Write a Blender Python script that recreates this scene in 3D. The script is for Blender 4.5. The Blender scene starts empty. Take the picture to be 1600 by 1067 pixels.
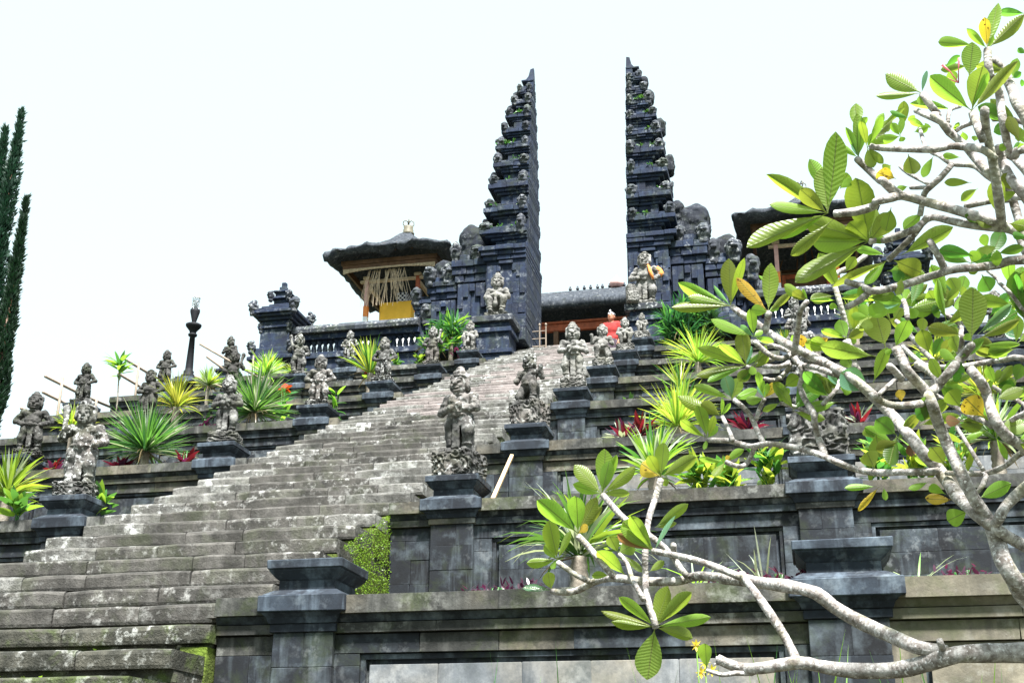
import bpy, math, random
import numpy as np
from mathutils import Vector, Matrix, Quaternion

S = bpy.context.scene
COL = S.collection
R = math.radians

# ------------------------------------------------------------------ camera
cd = bpy.data.cameras.new('camera')
cam = bpy.data.objects.new('camera', cd)
COL.objects.link(cam)
cd.sensor_width = 36.0
cd.lens = 43.89
cd.clip_start = 0.1
cd.clip_end = 6000
CR = Vector((0.9745666, 0.22396815, 0.00762928))
CU = Vector((0.07270518, -0.34820276, 0.93459552))
CF = Vector((-0.21197617, 0.91027089, 0.35563043))
cam.matrix_world = Matrix(((CR.x, CU.x, -CF.x, 0), (CR.y, CU.y, -CF.y, 0), (CR.z, CU.z, -CF.z, 0), (0, 0, 0, 1)))
S.camera = cam

# ------------------------------------------------------------------ daylight
SUN = Vector((0.22, -0.45, 0.95)).normalized()
w = bpy.data.worlds.new('World')
S.world = w
w.use_nodes = True
wt = w.node_tree
wt.nodes.clear()
sky = wt.nodes.new('ShaderNodeTexSky')
sky.sky_type = 'NISHITA'
sky.sun_disc = False
sky.sun_elevation = math.asin(SUN.z)
sky.sun_rotation = math.atan2(SUN.x, SUN.y)
sky.air_density = 1.0
sky.dust_density = 4.0
sky.ozone_density = 1.0
hs = wt.nodes.new('ShaderNodeHueSaturation')
hs.inputs['Saturation'].default_value = 0.30
mixw = wt.nodes.new('ShaderNodeMix')
mixw.data_type = 'RGBA'
mixw.inputs[0].default_value = 0.80
mixw.inputs[7].default_value = (2.35, 3.0, 3.1, 1)       # thin even cloud over the whole sky
bg = wt.nodes.new('ShaderNodeBackground')
bg.inputs['Strength'].default_value = 0.10
wo = wt.nodes.new('ShaderNodeOutputWorld')
wt.links.new(sky.outputs[0], hs.inputs['Color'])
wt.links.new(hs.outputs[0], mixw.inputs[6])
wt.links.new(mixw.outputs[2], bg.inputs['Color'])
wt.links.new(bg.outputs[0], wo.inputs[0])
sl = bpy.data.lights.new('sun', 'SUN')
sl.energy = 4.6
sl.angle = R(8)
sl.color = (1.0, 0.975, 0.95)
so = bpy.data.objects.new('sun', sl)
COL.objects.link(so)
so.rotation_euler = (-SUN).to_track_quat('-Z', 'Y').to_euler()
so.location = (0, 0, 40)
S.view_settings.view_transform = 'Standard'
S.view_settings.look = 'None'
S.view_settings.gamma = 1.0
S.view_settings.exposure = 2.02

# ------------------------------------------------------------------ small helpers
rnd = random.Random(11)
NP = np.random.RandomState(5)


def mesh(name, v, f, mats, fm=None, smooth=False):
    me = bpy.data.meshes.new(name)
    me.from_pydata(v, [], f)
    for m in (mats if isinstance(mats, (list, tuple)) else [mats]):
        me.materials.append(m)
    if fm is not None:
        me.polygons.foreach_set('material_index', fm)
    if smooth:
        me.polygons.foreach_set('use_smooth', [True] * len(me.polygons))
    me.update()
    return me


def link(name, me, parent=None, loc=(0, 0, 0), rot=None, scale=None):
    o = bpy.data.objects.new(name, me)
    COL.objects.link(o)
    o.location = loc
    if rot is not None:
        o.rotation_euler = rot
    if scale is not None:
        o.scale = scale
    if parent is not None:
        o.parent = parent
    return o


def thing(name, label, cat, loc=(0, 0, 0), rz=0.0, group=None, kind=None):
    o = link(name, None, None, loc, (0, 0, rz))
    o.empty_display_size = 0.1
    o['label'] = label
    o['category'] = cat
    if group:
        o['group'] = group
    return o


def tag(o, label=None, cat=None, group=None, kind=None):
    if label:
        o['label'] = label
    if cat:
        o['category'] = cat
    if group:
        o['group'] = group
    if kind:
        o['kind'] = kind
    return o


class MB:
    """collects faces into one mesh"""

    def __init__(self):
        self.v, self.f, self.m = [], [], []

    def add(self, v, f, m=0):
        n = len(self.v)
        self.v += [tuple(p) for p in v]
        self.f += [tuple(i + n for i in q) for q in f]
        self.m += [m] * len(f)

    def box(self, x0, x1, y0, y1, z0, z1, m=0, j=0.0):
        v = [(x, y, z) for x in (x0, x1) for y in (y0, y1) for z in (z0, z1)]
        if j:
            v = [tuple(c + rnd.uniform(-j, j) for c in p) for p in v]
        self.add(v, [(0, 1, 3, 2), (4, 6, 7, 5), (0, 4, 5, 1), (2, 3, 7, 6), (0, 2, 6, 4), (1, 5, 7, 3)], m)

    def bev(self, x0, x1, y0, y1, z0, z1, c=0.01, m=0, j=0.0):
        v, f = bevbox(x0, x1, y0, y1, z0, z1, c, j)
        self.add(v, f, m)

    def loft(self, rings, m=0, cap0=True, cap1=True):
        n = len(rings[0])
        v = [p for r in rings for p in r]
        f = []
        for a in range(len(rings) - 1):
            for i in range(n):
                k = (i + 1) % n
                f.append((a * n + i, a * n + k, (a + 1) * n + k, (a + 1) * n + i))
        if cap0:
            f.append(tuple(range(n - 1, -1, -1)))
        if cap1:
            f.append(tuple((len(rings) - 1) * n + i for i in range(n)))
        self.add(v, f, m)

    def tube(self, pts, rad, n=8, m=0, cap=True):
        pts = [Vector(p) for p in pts]
        rings = []
        up = None
        for i, p in enumerate(pts):
            t = (pts[min(i + 1, len(pts) - 1)] - pts[max(i - 1, 0)])
            t.normalize()
            if up is None:
                up = t.orthogonal().normalized()
            up = (up - t * up.dot(t))
            if up.length < 1e-5:
                up = t.orthogonal()
            up.normalize()
            sd = t.cross(up)
            r = rad[i] if isinstance(rad, (list, tuple)) else rad
            rings.append([p + (up * math.cos(a) + sd * math.sin(a)) * r for a in [2 * math.pi * q / n for q in range(n)]])
        self.loft(rings, m, cap, cap)

    def lathe(self, prof, n=12, c=(0, 0, 0), m=0):
        self.loft([[(c[0] + r * math.cos(2 * math.pi * q / n), c[1] + r * math.sin(2 * math.pi * q / n), c[2] + z) for q in range(n)] for z, r in prof], m)

    def sq(self, prof, c=(0, 0, 0), m=0):
        """square loft: (z, half x, half y)"""
        self.loft([[(c[0] - a, c[1] - b, c[2] + z), (c[0] + a, c[1] - b, c[2] + z), (c[0] + a, c[1] + b, c[2] + z), (c[0] - a, c[1] + b, c[2] + z)] for z, a, b in prof], m)

    def me(self, name, mats, smooth=False):
        return mesh(name, self.v, self.f, mats, self.m, smooth)

    def obj(self, name, mats, parent=None, smooth=False, loc=(0, 0, 0)):
        return link(name, self.me(name, mats, smooth), parent, loc)


def bevbox(x0, x1, y0, y1, z0, z1, c=0.01, j=0.0):
    """box with every edge chamfered: 24 vertices, 44 triangles"""
    c = min(c, 0.45 * min(abs(x1 - x0), abs(y1 - y0), abs(z1 - z0)))
    v, idx = [], {}
    for ix, X in ((0, x0), (1, x1)):
        for iy, Y in ((0, y0), (1, y1)):
            for iz, Z in ((0, z0), (1, z1)):
                jx, jy, jz = (rnd.uniform(-j, j), rnd.uniform(-j, j), rnd.uniform(-j, j)) if j else (0, 0, 0)
                sx, sy, sz = (1 - 2 * ix) * c, (1 - 2 * iy) * c, (1 - 2 * iz) * c
                for ax in range(3):
                    idx[ix, iy, iz, ax] = len(v)
                    v.append((X + jx + (0 if ax == 0 else sx), Y + jy + (0 if ax == 1 else sy), Z + jz + (0 if ax == 2 else sz)))
    f = []
    g = lambda a, b, d, ax: idx[a, b, d, ax]
    for s in (0, 1):
        q = [g(s, 0, 0, 0), g(s, 1, 0, 0), g(s, 1, 1, 0), g(s, 0, 1, 0)]
        f.append(tuple(q if s else q[::-1]))
        q = [g(0, s, 0, 1), g(1, s, 0, 1), g(1, s, 1, 1), g(0, s, 1, 1)]
        f.append(tuple(q[::-1] if s else q))
        q = [g(0, 0, s, 2), g(1, 0, s, 2), g(1, 1, s, 2), g(0, 1, s, 2)]
        f.append(tuple(q if s else q[::-1]))
    for a in (0, 1):
        for b in (0, 1):
            f.append((g(a, b, 0, 0), g(a, b, 0, 1), g(a, b, 1, 1), g(a, b, 1, 0)) if a != b else (g(a, b, 0, 1), g(a, b, 0, 0), g(a, b, 1, 0), g(a, b, 1, 1)))
            f.append((g(a, 0, b, 0), g(a, 1, b, 0), g(a, 1, b, 2), g(a, 0, b, 2)) if a == b else (g(a, 1, b, 0), g(a, 0, b, 0), g(a, 0, b, 2), g(a, 1, b, 2)))
            f.append((g(0, a, b, 1), g(1, a, b, 1), g(1, a, b, 2), g(0, a, b, 2)) if a != b else (g(1, a, b, 1), g(0, a, b, 1), g(0, a, b, 2), g(1, a, b, 2)))
            for d in (0, 1):
                t = (g(a, b, d, 0), g(a, b, d, 1), g(a, b, d, 2))
                f.append(t if (a + b + d) % 2 else t[::-1])
    return v, f


UNITBEV = {}


def unit_stone(mat, var):
    """a few shared block meshes (unit size, chamfered, a little out of true)"""
    k = (mat.name, var)
    if k not in UNITBEV:
        v, f = bevbox(-0.5, 0.5, -0.5, 0.5, -0.5, 0.5, 0.014, 0.008)
        UNITBEV[k] = mesh('stone', v, f, mat)
    return UNITBEV[k]


def block(name, x0, x1, y0, y1, z0, z1, mat, parent):
    me = unit_stone(mat, rnd.randrange(6))
    return link(name, me, parent, ((x0 + x1) / 2, (y0 + y1) / 2, (z0 + z1) / 2), None, (x1 - x0, y1 - y0, z1 - z0))


def pieces(a, b, mean, jit=0.3):
    """cut a..b into uneven lengths"""
    n = max(1, int(round((b - a) / mean)))
    ws = [1 + rnd.uniform(-jit, jit) for _ in range(n)]
    t = sum(ws)
    out, x = [], a
    for q in ws:
        out.append((x, x + (b - a) * q / t))
        x = out[-1][1]
    return out


# ------------------------------------------------------------------ materials
class NT:
    def __init__(self, name):
        self.m = bpy.data.materials.new(name)
        self.m.use_nodes = True
        self.t = self.m.node_tree
        self.b = self.t.nodes['Principled BSDF']
        self.out = self.t.nodes['Material Output']

    def n(self, typ, **kw):
        q = self.t.nodes.new('ShaderNode' + typ)
        for k, v in kw.items():
            setattr(q, k, v)
        return q

    def l(self, a, b):
        self.t.links.new(a, b)

    def pos(self, scale=(1, 1, 1), src='pos'):
        if src == 'pos':
            g = self.n('NewGeometry').outputs['Position']
        else:
            g = self.n('TexCoord').outputs['Object']
        if scale == (1, 1, 1):
            return g
        mp = self.n('Mapping')
        mp.inputs['Scale'].default_value = scale
        self.l(g, mp.inputs['Vector'])
        return mp.outputs[0]

    def noise(self, vec, scale, detail=4, rough=0.55, lo=0.35, hi=0.65, dist=0.0):
        q = self.n('TexNoise')
        q.inputs['Scale'].default_value = scale
        q.inputs['Detail'].default_value = detail
        q.inputs['Roughness'].default_value = rough
        q.inputs['Distortion'].default_value = dist
        self.l(vec, q.inputs['Vector'])
        if lo is None:
            return q.outputs[0]
        r = self.n('MapRange')
        r.inputs[1].default_value = lo
        r.inputs[2].default_value = hi
        self.l(q.outputs[0], r.inputs[0])
        return r.outputs[0]

    def mix(self, fac, a, b, typ='MIX'):
        q = self.n('Mix', data_type='RGBA', blend_type=typ)
        for i, x in ((0, fac), (6, a), (7, b)):
            if isinstance(x, (int, float)):
                q.inputs[i].default_value = x
            elif isinstance(x, tuple):
                q.inputs[i].default_value = (*x, 1)
            else:
                self.l(x, q.inputs[i])
        return q.outputs[2]

    def math(self, op, a, b=None):
        q = self.n('Math', operation=op)
        for i, x in ((0, a), (1, b)):
            if x is None:
                continue
            if isinstance(x, (int, float)):
                q.inputs[i].default_value = x
            else:
                self.l(x, q.inputs[i])
        return q.outputs[0]

    def bump(self, h, strength=0.4, dist=0.02):
        q = self.n('Bump')
        q.inputs['Strength'].default_value = strength
        q.inputs['Distance'].default_value = dist
        self.l(h, q.inputs['Height'])
        self.l(q.outputs[0], self.b.inputs['Normal'])

    def fin(self, col, rough=0.85, spec=0.3):
        if isinstance(col, tuple):
            self.b.inputs['Base Color'].default_value = (*col, 1)
        else:
            self.l(col, self.b.inputs['Base Color'])
        if isinstance(rough, (int, float)):
            self.b.inputs['Roughness'].default_value = rough
        else:
            self.l(rough, self.b.inputs['Roughness'])
        self.b.inputs['Specular IOR Level'].default_value = spec
        return self.m


def stone_mat(name, dark, mid, light, streak=0.6, lichen=0.5, lichen_col=(0.5, 0.52, 0.5), var=0.5, moss=0.0, mscale=1.0, rough=0.85, moss_col=(0.05, 0.075, 0.012), bumpd=0.012, lscale=9.0, warm=None, blot=0.35, cloud=0.0, bstr=0.75):
    n = NT(name)
    P = n.pos()
    rnd_ = n.n('ObjectInfo').outputs['Random']
    off = n.n('VectorMath', operation='MULTIPLY_ADD')      # each stone reads its own place in the pattern
    cmb = n.n('CombineXYZ')
    for i in range(3):
        n.l(n.math('MULTIPLY', rnd_, 3.0 + 2 * i), cmb.inputs[i])
    n.l(P, off.inputs[0])
    off.inputs[1].default_value = (1, 1, 1)
    n.l(cmb.outputs[0], off.inputs[2])
    A = off.outputs[0]
    c = n.mix(n.noise(A, 2.2 * mscale, 6, 0.62, 0.33, 0.68), dark, mid)
    mp = n.n('Mapping')
    mp.inputs['Scale'].default_value = (7, 7, 0.9)
    n.l(P, mp.inputs['Vector'])
    st = n.noise(mp.outputs[0], 1.0, 5, 0.6, 0.52, 0.74)
    c = n.mix(n.math('MULTIPLY', st, streak), c, light)
    if cloud:
        c = n.mix(n.math('MULTIPLY', n.noise(A, 3.4, 6, 0.66, 0.50, 0.74), cloud), c, light)
    if warm:
        c = n.mix(n.math('MULTIPLY', n.noise(A, 1.3, 3, 0.5, 0.48, 0.66), 0.7), c, warm)
    # per-stone value
    val = n.math('ADD', n.math('MULTIPLY', rnd_, var), 1 - var / 2)
    vv = n.n('CombineXYZ')
    for i in range(3):
        n.l(val, vv.inputs[i])
    c = n.mix(1.0, c, vv.outputs[0], 'MULTIPLY')
    fine = n.noise(P, 38, 5, 0.7, 0.3, 0.7)
    c = n.mix(n.math('MULTIPLY', fine, 0.35), c, dark)
    c = n.mix(n.math('MULTIPLY', n.noise(P, 6.5, 5, 0.7, 0.47, 0.62), blot), c, dark)
    if lichen:
        l1 = n.noise(P, lscale, 5, 0.66, 0.53, 0.67)
        l2 = n.noise(P, 1.4, 2, 0.5, 0.42, 0.62)
        c = n.mix(n.math('MULTIPLY', n.math('MULTIPLY', l1, l2), lichen), c, lichen_col)
    if moss:
        m1 = n.noise(P, 3.2, 5, 0.65, 0.5, 0.64, 0.4)
        c = n.mix(n.math('MULTIPLY', m1, moss), c, moss_col)
    h = n.math('ADD', n.noise(P, 16, 6, 0.6, None, None), n.math('MULTIPLY', n.noise(P, 70, 3, 0.6, None, None), 0.5))
    n.bump(h, bstr, bumpd)
    return n.fin(c, rough, 0.35)


M = {}
M['basalt'] = stone_mat('dark_basalt', (0.003, 0.004, 0.006), (0.016, 0.022, 0.030), (0.16, 0.20, 0.23), 0.6, 0.35, (0.26, 0.28, 0.285), 0.7, 0.2, cloud=0.6, bumpd=0.004, bstr=0.5)
M['basalt_block'] = stone_mat('basalt_pedestal', (0.004, 0.006, 0.010), (0.022, 0.032, 0.046), (0.16, 0.21, 0.26), 0.55, 0.25, (0.28, 0.33, 0.36), 0.3, cloud=0.6, bumpd=0.004, bstr=0.5)
M['coping'] = stone_mat('weathered_coping', (0.010, 0.011, 0.010), (0.068, 0.070, 0.063), (0.21, 0.21, 0.195), 0.6, 0.45, (0.36, 0.37, 0.34), 0.5, 0.35, warm=(0.17, 0.148, 0.105), blot=0.65, cloud=0.5, bumpd=0.006)
M['pale'] = stone_mat('pale_panel_stone', (0.05, 0.058, 0.065), (0.17, 0.185, 0.20), (0.31, 0.315, 0.31), 0.7, 0.25, (0.5, 0.5, 0.48), 0.35, 0.1, warm=(0.26, 0.225, 0.165), blot=0.5, cloud=0.5, bumpd=0.003, bstr=0.5)
M['tan'] = stone_mat('tan_wall_stone', (0.07, 0.065, 0.05), (0.19, 0.17, 0.125), (0.31, 0.28, 0.21), 0.6, 0.25, (0.5, 0.5, 0.45), 0.4, 0.3, blot=0.5, cloud=0.3, bumpd=0.004)
M['step'] = stone_mat('worn_step_stone', (0.016, 0.0155, 0.013), (0.098, 0.092, 0.082), (0.22, 0.21, 0.195), 0.35, 0.6, (0.43, 0.43, 0.41), 0.28, 0.16, lscale=15.0, bumpd=0.014, blot=0.55, cloud=0.4)
M['step_lichen'] = stone_mat('lichened_step_end', (0.03, 0.03, 0.026), (0.19, 0.185, 0.17), (0.36, 0.36, 0.34), 0.5, 1.0, (0.55, 0.56, 0.54), 0.3, 0.1, lscale=9.0, bumpd=0.02, blot=0.6, cloud=0.8)
M['step_far'] = stone_mat('worn_step_stone_upper', (0.085, 0.074, 0.070), (0.26, 0.226, 0.214), (0.37, 0.335, 0.32), 0.4, 0.25, (0.46, 0.44, 0.42), 0.28, 0.04, lscale=15.0, bumpd=0.02, blot=0.4)
M['step_moss_shade'] = stone_mat('mossy_shaded_step_stone', (0.012, 0.013, 0.009), (0.075, 0.072, 0.056), (0.17, 0.162, 0.13), 0.4, 0.7, (0.5, 0.51, 0.48), 0.4, 0.8, bumpd=0.02, blot=0.7, lscale=12.0, cloud=0.25)  # mossy low steps; its dark tone also paints shade on every riser
M['moss_stone'] = stone_mat('moss_covered_stone', (0.045, 0.06, 0.008), (0.085, 0.12, 0.014), (0.13, 0.18, 0.02), 0.4, 0.0, var=0.3, moss=0.7, moss_col=(0.13, 0.20, 0.015), bumpd=0.03)
M['statue'] = stone_mat('lichened_statue_stone', (0.010, 0.010, 0.010), (0.115, 0.114, 0.106), (0.42, 0.42, 0.40), 0.45, 1.0, (0.74, 0.76, 0.74), 0.3, 0.2, 3.0, lscale=24.0, blot=0.85, bumpd=0.008, cloud=0.75, warm=(0.16, 0.14, 0.125), moss_col=(0.10, 0.11, 0.05))
M['statue_dark'] = stone_mat('dark_statue_stone', (0.012, 0.012, 0.011), (0.062, 0.060, 0.054), (0.15, 0.145, 0.135), 0.4, 0.6, (0.32, 0.33, 0.31), 0.3, 0.25, 3.0, lscale=26.0)
M['statue_pale'] = stone_mat('pale_statue_stone', (0.05, 0.049, 0.045), (0.29, 0.285, 0.265), (0.50, 0.495, 0.47), 0.4, 0.8, (0.68, 0.68, 0.64), 0.2, 0.12, 3.0, lscale=22.0, blot=0.6, moss_col=(0.2, 0.2, 0.1))
M['gate'] = stone_mat('gate_basalt', (0.003, 0.007, 0.020), (0.011, 0.024, 0.058), (0.040, 0.072, 0.135), 0.5, 0.5, (0.30, 0.33, 0.35), 0.4, 0.3, 0.7, moss_col=(0.035, 0.05, 0.02), lscale=7.0)
M['gate_dark'] = stone_mat('gate_shield_stone', (0.003, 0.005, 0.010), (0.010, 0.016, 0.028), (0.03, 0.045, 0.07), 0.4, 0.4, (0.30, 0.33, 0.34), 0.3, 0.35, 0.7, moss_col=(0.025, 0.035, 0.015), lscale=16.0)
M['gate_knob'] = stone_mat('gate_ornament_stone', (0.012, 0.016, 0.024), (0.055, 0.064, 0.08), (0.17, 0.18, 0.19), 0.5, 1.0, (0.45, 0.46, 0.46), 0.6, 0.25, 2.0, lscale=16.0)


def plain(name, col, rough=0.7, var=0.25, scale=8.0, bump=0.0, spec=0.3):
    n = NT(name)
    P = n.pos()
    c = n.mix(n.noise(P, scale, 4, 0.6, 0.3, 0.7), tuple(x * (1 - var) for x in col), tuple(min(1, x * (1 + var)) for x in col))
    if bump:
        n.bump(n.noise(P, scale * 4, 4, 0.6, None, None), 0.6, bump)
    return n.fin(c, rough, spec)


M['soil'] = plain('garden_soil', (0.045, 0.04, 0.026), 0.95, 0.5, 5, 0.03)
M['ground'] = plain('ground', (0.06, 0.07, 0.035), 0.95, 0.4, 1.5, 0.03)
M['core'] = M['basalt']
M['wood'] = plain('dark_wood', (0.10, 0.052, 0.026), 0.6, 0.4, 6)
M['redwood'] = plain('red_painted_wood', (0.30, 0.075, 0.03), 0.6, 0.35, 8)
M['palewood'] = plain('carved_pale_wood', (0.42, 0.33, 0.22), 0.7, 0.35, 20)
M['bamboo'] = plain('weathered_bamboo', (0.22, 0.18, 0.14), 0.7, 0.3, 9)
M['plank'] = plain('pale_timber', (0.52, 0.36, 0.21), 0.7, 0.2, 9)
M['gold'] = plain('yellow_cloth', (0.80, 0.47, 0.05), 0.75, 0.08, 4)
M['orange'] = plain('orange_cloth', (0.72, 0.24, 0.06), 0.75, 0.15, 6)
M['pink'] = plain('faded_pink_paint', (0.55, 0.33, 0.30), 0.7, 0.2, 9)
M['white'] = plain('white_cloth', (0.72, 0.74, 0.75), 0.8, 0.08, 5)
M['gilt'] = plain('gilt_finial', (0.13, 0.12, 0.085), 0.6, 0.3, 20)
M['iron'] = plain('dark_iron', (0.010, 0.011, 0.014), 0.7, 0.3, 10, 0, 0.2)
M['straw'] = plain('dry_straw', (0.52, 0.42, 0.30), 0.8, 0.3, 20)
M['skin'] = plain('skin', (0.33, 0.15, 0.09), 0.6, 0.1, 20)
M['red'] = plain('red_shirt', (0.30, 0.025, 0.022), 0.8, 0.35, 14)
M['hair'] = plain('black_hair', (0.012, 0.010, 0.010), 0.5, 0.2, 20)
M['sarong'] = plain('dark_sarong', (0.05, 0.035, 0.05), 0.8, 0.3, 20)


def thatch():
    n = NT('grey_thatch')
    P = n.pos()
    a = n.noise(n.pos((14, 14, 3)), 1.0, 5, 0.65, 0.3, 0.7)
    c = n.mix(a, (0.022, 0.027, 0.034), (0.080, 0.090, 0.105))
    c = n.mix(n.math('MULTIPLY', n.noise(P, 9, 5, 0.7, 0.58, 0.64), 0.8), c, (0.17, 0.18, 0.185))
    c = n.mix(n.math('MULTIPLY', n.noise(P, 3, 4, 0.6, 0.55, 0.7), 0.5), c, (0.035, 0.04, 0.03))
    n.bump(n.noise(n.pos((40, 40, 8)), 1.0, 5, 0.7, None, None), 0.9, 0.04)
    return n.fin(c, 0.95, 0.1)


M['thatch'] = thatch()


def check():
    n = NT('black_white_checked_cloth')
    ck = n.n('TexChecker')
    ck.inputs['Scale'].default_value = 16
    ck.inputs['Color1'].default_value = (0.6, 0.62, 0.66, 1)
    ck.inputs['Color2'].default_value = (0.03, 0.03, 0.05, 1)
    n.l(n.pos(), ck.inputs['Vector'])
    return n.fin(ck.outputs[0], 0.8, 0.2)


M['check'] = check()


def glassy():
    n = NT('lamp_glass')
    n.b.inputs['Base Color'].default_value = (0.85, 0.9, 0.95, 1)
    n.b.inputs['Roughness'].default_value = 0.12
    n.b.inputs['Transmission Weight'].default_value = 0.75
    return n.m


M['glass'] = glassy()


def leaf_mat(name, top, back, trans, veins=True, spots=0.0, spot_col=(0.12, 0.05, 0.01), gloss=0.35, wt_=0.5, hue=0.04):
    n = NT(name)
    P = n.pos((1, 1, 1), 'obj')
    W = n.pos()
    geo = n.n('NewGeometry')
    ri = n.n('ObjectInfo').outputs['Random']
    c = n.mix(geo.outputs['Backfacing'], top, back)
    c = n.mix(n.math('MULTIPLY', n.noise(W, 11, 4, 0.6, 0.35, 0.7), 0.35), c, tuple(x * 0.6 for x in top))
    hsn = n.n('HueSaturation')
    n.l(n.math('ADD', n.math('MULTIPLY', ri, hue), 0.5 - hue / 2), hsn.inputs['Hue'])
    n.l(n.math('ADD', n.math('MULTIPLY', ri, 0.5), 0.75), hsn.inputs['Value'])
    n.l(c, hsn.inputs['Color'])
    c = hsn.outputs[0]
    tcol = n.n('RGB').outputs[0]
    tcol.default_value = (*trans, 1)
    tc = n.mix(n.math('MULTIPLY', n.noise(W, 7, 3, 0.6, 0.4, 0.7), 0.35), tcol, tuple(x * 0.55 for x in trans))
    hs2 = n.n('HueSaturation')
    n.l(n.math('ADD', n.math('MULTIPLY', ri, hue), 0.5 - hue / 2), hs2.inputs['Hue'])
    n.l(n.math('ADD', n.math('MULTIPLY', ri, 0.45), 0.75), hs2.inputs['Value'])
    n.l(tc, hs2.inputs['Color'])
    tc = hs2.outputs[0]
    if veins:
        sp = n.n('SeparateXYZ')
        n.l(P, sp.inputs[0])
        ax = n.math('ABSOLUTE', sp.outputs[0])
        ph = n.math('ADD', sp.outputs[1], n.math('MULTIPLY', ax, -0.22))
        s = n.math('SINE', n.math('ADD', n.math('MULTIPLY', ph, 105.0), n.math('MULTIPLY', n.noise(W, 30, 2, 0.5, None, None), 5.0)))
        mr = n.n('MapRange')
        mr.inputs[1].default_value = 0.55
        mr.inputs[2].default_value = 1.0
        n.l(s, mr.inputs[0])
        mid = n.n('MapRange')
        mid.inputs[1].default_value = 0.030
        mid.inputs[2].default_value = 0.012
        n.l(ax, mid.inputs[0])
        c = n.mix(n.math('MULTIPLY', mr.outputs[0], 0.13), c, tuple(x * 0.45 for x in top))
        c = n.mix(mid.outputs[0], c, (0.20, 0.24, 0.07))
        tc = n.mix(n.math('MULTIPLY', mr.outputs[0], 0.15), tc, tuple(x * 0.45 for x in trans))
        tc = n.mix(mid.outputs[0], tc, tuple(x * 0.3 for x in trans))
        n.bump(n.math('ADD', n.math('MULTIPLY', s, 0.3), n.math('MULTIPLY', mid.outputs[0], 1.0)), 0.35, 0.004)
    if spots:
        q = n.math('MULTIPLY', n.noise(W, 60, 3, 0.6, 0.60, 0.66), spots)
        c = n.mix(q, c, spot_col)
        tc = n.mix(q, tc, spot_col)
    n.fin(c, gloss, 0.45)
    tr = n.n('BsdfTranslucent')
    n.l(tc, tr.inputs['Color'])
    ms = n.n('MixShader')
    ms.inputs[0].default_value = wt_
    n.l(n.b.outputs[0], ms.inputs[1])
    n.l(tr.outputs[0], ms.inputs[2])
    n.l(ms.outputs[0], n.out.inputs['Surface'])
    return n.m


M['lf_green'] = leaf_mat('plumeria_leaf_green', (0.07, 0.16, 0.022), (0.19, 0.30, 0.045), (0.41, 0.63, 0.055), True, 0.12)
M['lf_olive'] = leaf_mat('plumeria_leaf_olive', (0.06, 0.12, 0.022), (0.19, 0.245, 0.05), (0.34, 0.44, 0.045), True, 0.2)
M['lf_dark'] = leaf_mat('plumeria_leaf_deep_green', (0.035, 0.115, 0.02), (0.085, 0.18, 0.035), (0.22, 0.50, 0.05))
M['lf_blue'] = leaf_mat('plumeria_leaf_glossy_top', (0.10, 0.22, 0.13), (0.22, 0.36, 0.24), (0.22, 0.42, 0.12), True, 0, (0, 0, 0), 0.22)
M['lf_yellow'] = leaf_mat('plumeria_leaf_yellowing', (0.42, 0.27, 0.03), (0.5, 0.34, 0.05), (0.75, 0.48, 0.04), True, 0.95)
M['lf_brown'] = leaf_mat('plumeria_leaf_dry', (0.13, 0.06, 0.03), (0.2, 0.10, 0.06), (0.3, 0.13, 0.05), True, 0.5)
M['g_lime'] = leaf_mat('spiky_leaf_lime', (0.13, 0.28, 0.03), (0.20, 0.36, 0.05), (0.36, 0.58, 0.05), False, wt_=0.45)
M['g_yell'] = leaf_mat('spiky_leaf_yellow_green', (0.30, 0.38, 0.05), (0.36, 0.42, 0.08), (0.58, 0.64, 0.07), False, wt_=0.45)
M['g_green'] = leaf_mat('spiky_leaf_green', (0.035, 0.13, 0.025), (0.07, 0.19, 0.045), (0.14, 0.36, 0.05), False, wt_=0.35)
M['g_deep'] = leaf_mat('spiky_leaf_deep_green', (0.012, 0.055, 0.022), (0.025, 0.08, 0.035), (0.05, 0.17, 0.04), False, wt_=0.3)
M['g_pale'] = leaf_mat('spiky_leaf_pale_edge', (0.40, 0.48, 0.34), (0.5, 0.55, 0.42), (0.5, 0.6, 0.3), False, wt_=0.35)
M['g_red'] = leaf_mat('red_cordyline_leaf', (0.11, 0.007, 0.012), (0.15, 0.012, 0.016), (0.24, 0.016, 0.02), False, wt_=0.4)
M['g_purple'] = leaf_mat('purple_leaf', (0.045, 0.012, 0.03), (0.07, 0.02, 0.05), (0.16, 0.02, 0.07), False, wt_=0.3)
M['g_croton'] = leaf_mat('mottled_croton_leaf', (0.13, 0.27, 0.03), (0.2, 0.3, 0.05), (0.5, 0.6, 0.06), False, 0.9, (0.6, 0.55, 0.05), wt_=0.45)
M['g_dead'] = leaf_mat('dry_leaf', (0.15, 0.115, 0.06), (0.18, 0.14, 0.08), (0.2, 0.15, 0.06), False, wt_=0.3)
M['moss'] = leaf_mat('bright_moss', (0.13, 0.22, 0.012), (0.13, 0.22, 0.015), (0.24, 0.38, 0.02), False, wt_=0.3)
M['cypress'] = leaf_mat('cypress_foliage', (0.008, 0.035, 0.018), (0.012, 0.045, 0.022), (0.02, 0.075, 0.03), False, wt_=0.25, gloss=0.6)
M['yflower'] = leaf_mat('yellow_petal', (0.75, 0.6, 0.05), (0.75, 0.6, 0.05), (0.9, 0.75, 0.1), False)
M['pinkf'] = leaf_mat('pink_flower_bud', (0.55, 0.2, 0.25), (0.55, 0.2, 0.25), (0.8, 0.35, 0.4), False)
M['redf'] = leaf_mat('red_hibiscus_petal', (0.32, 0.003, 0.004), (0.32, 0.003, 0.004), (0.4, 0.004, 0.004), False)
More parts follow.
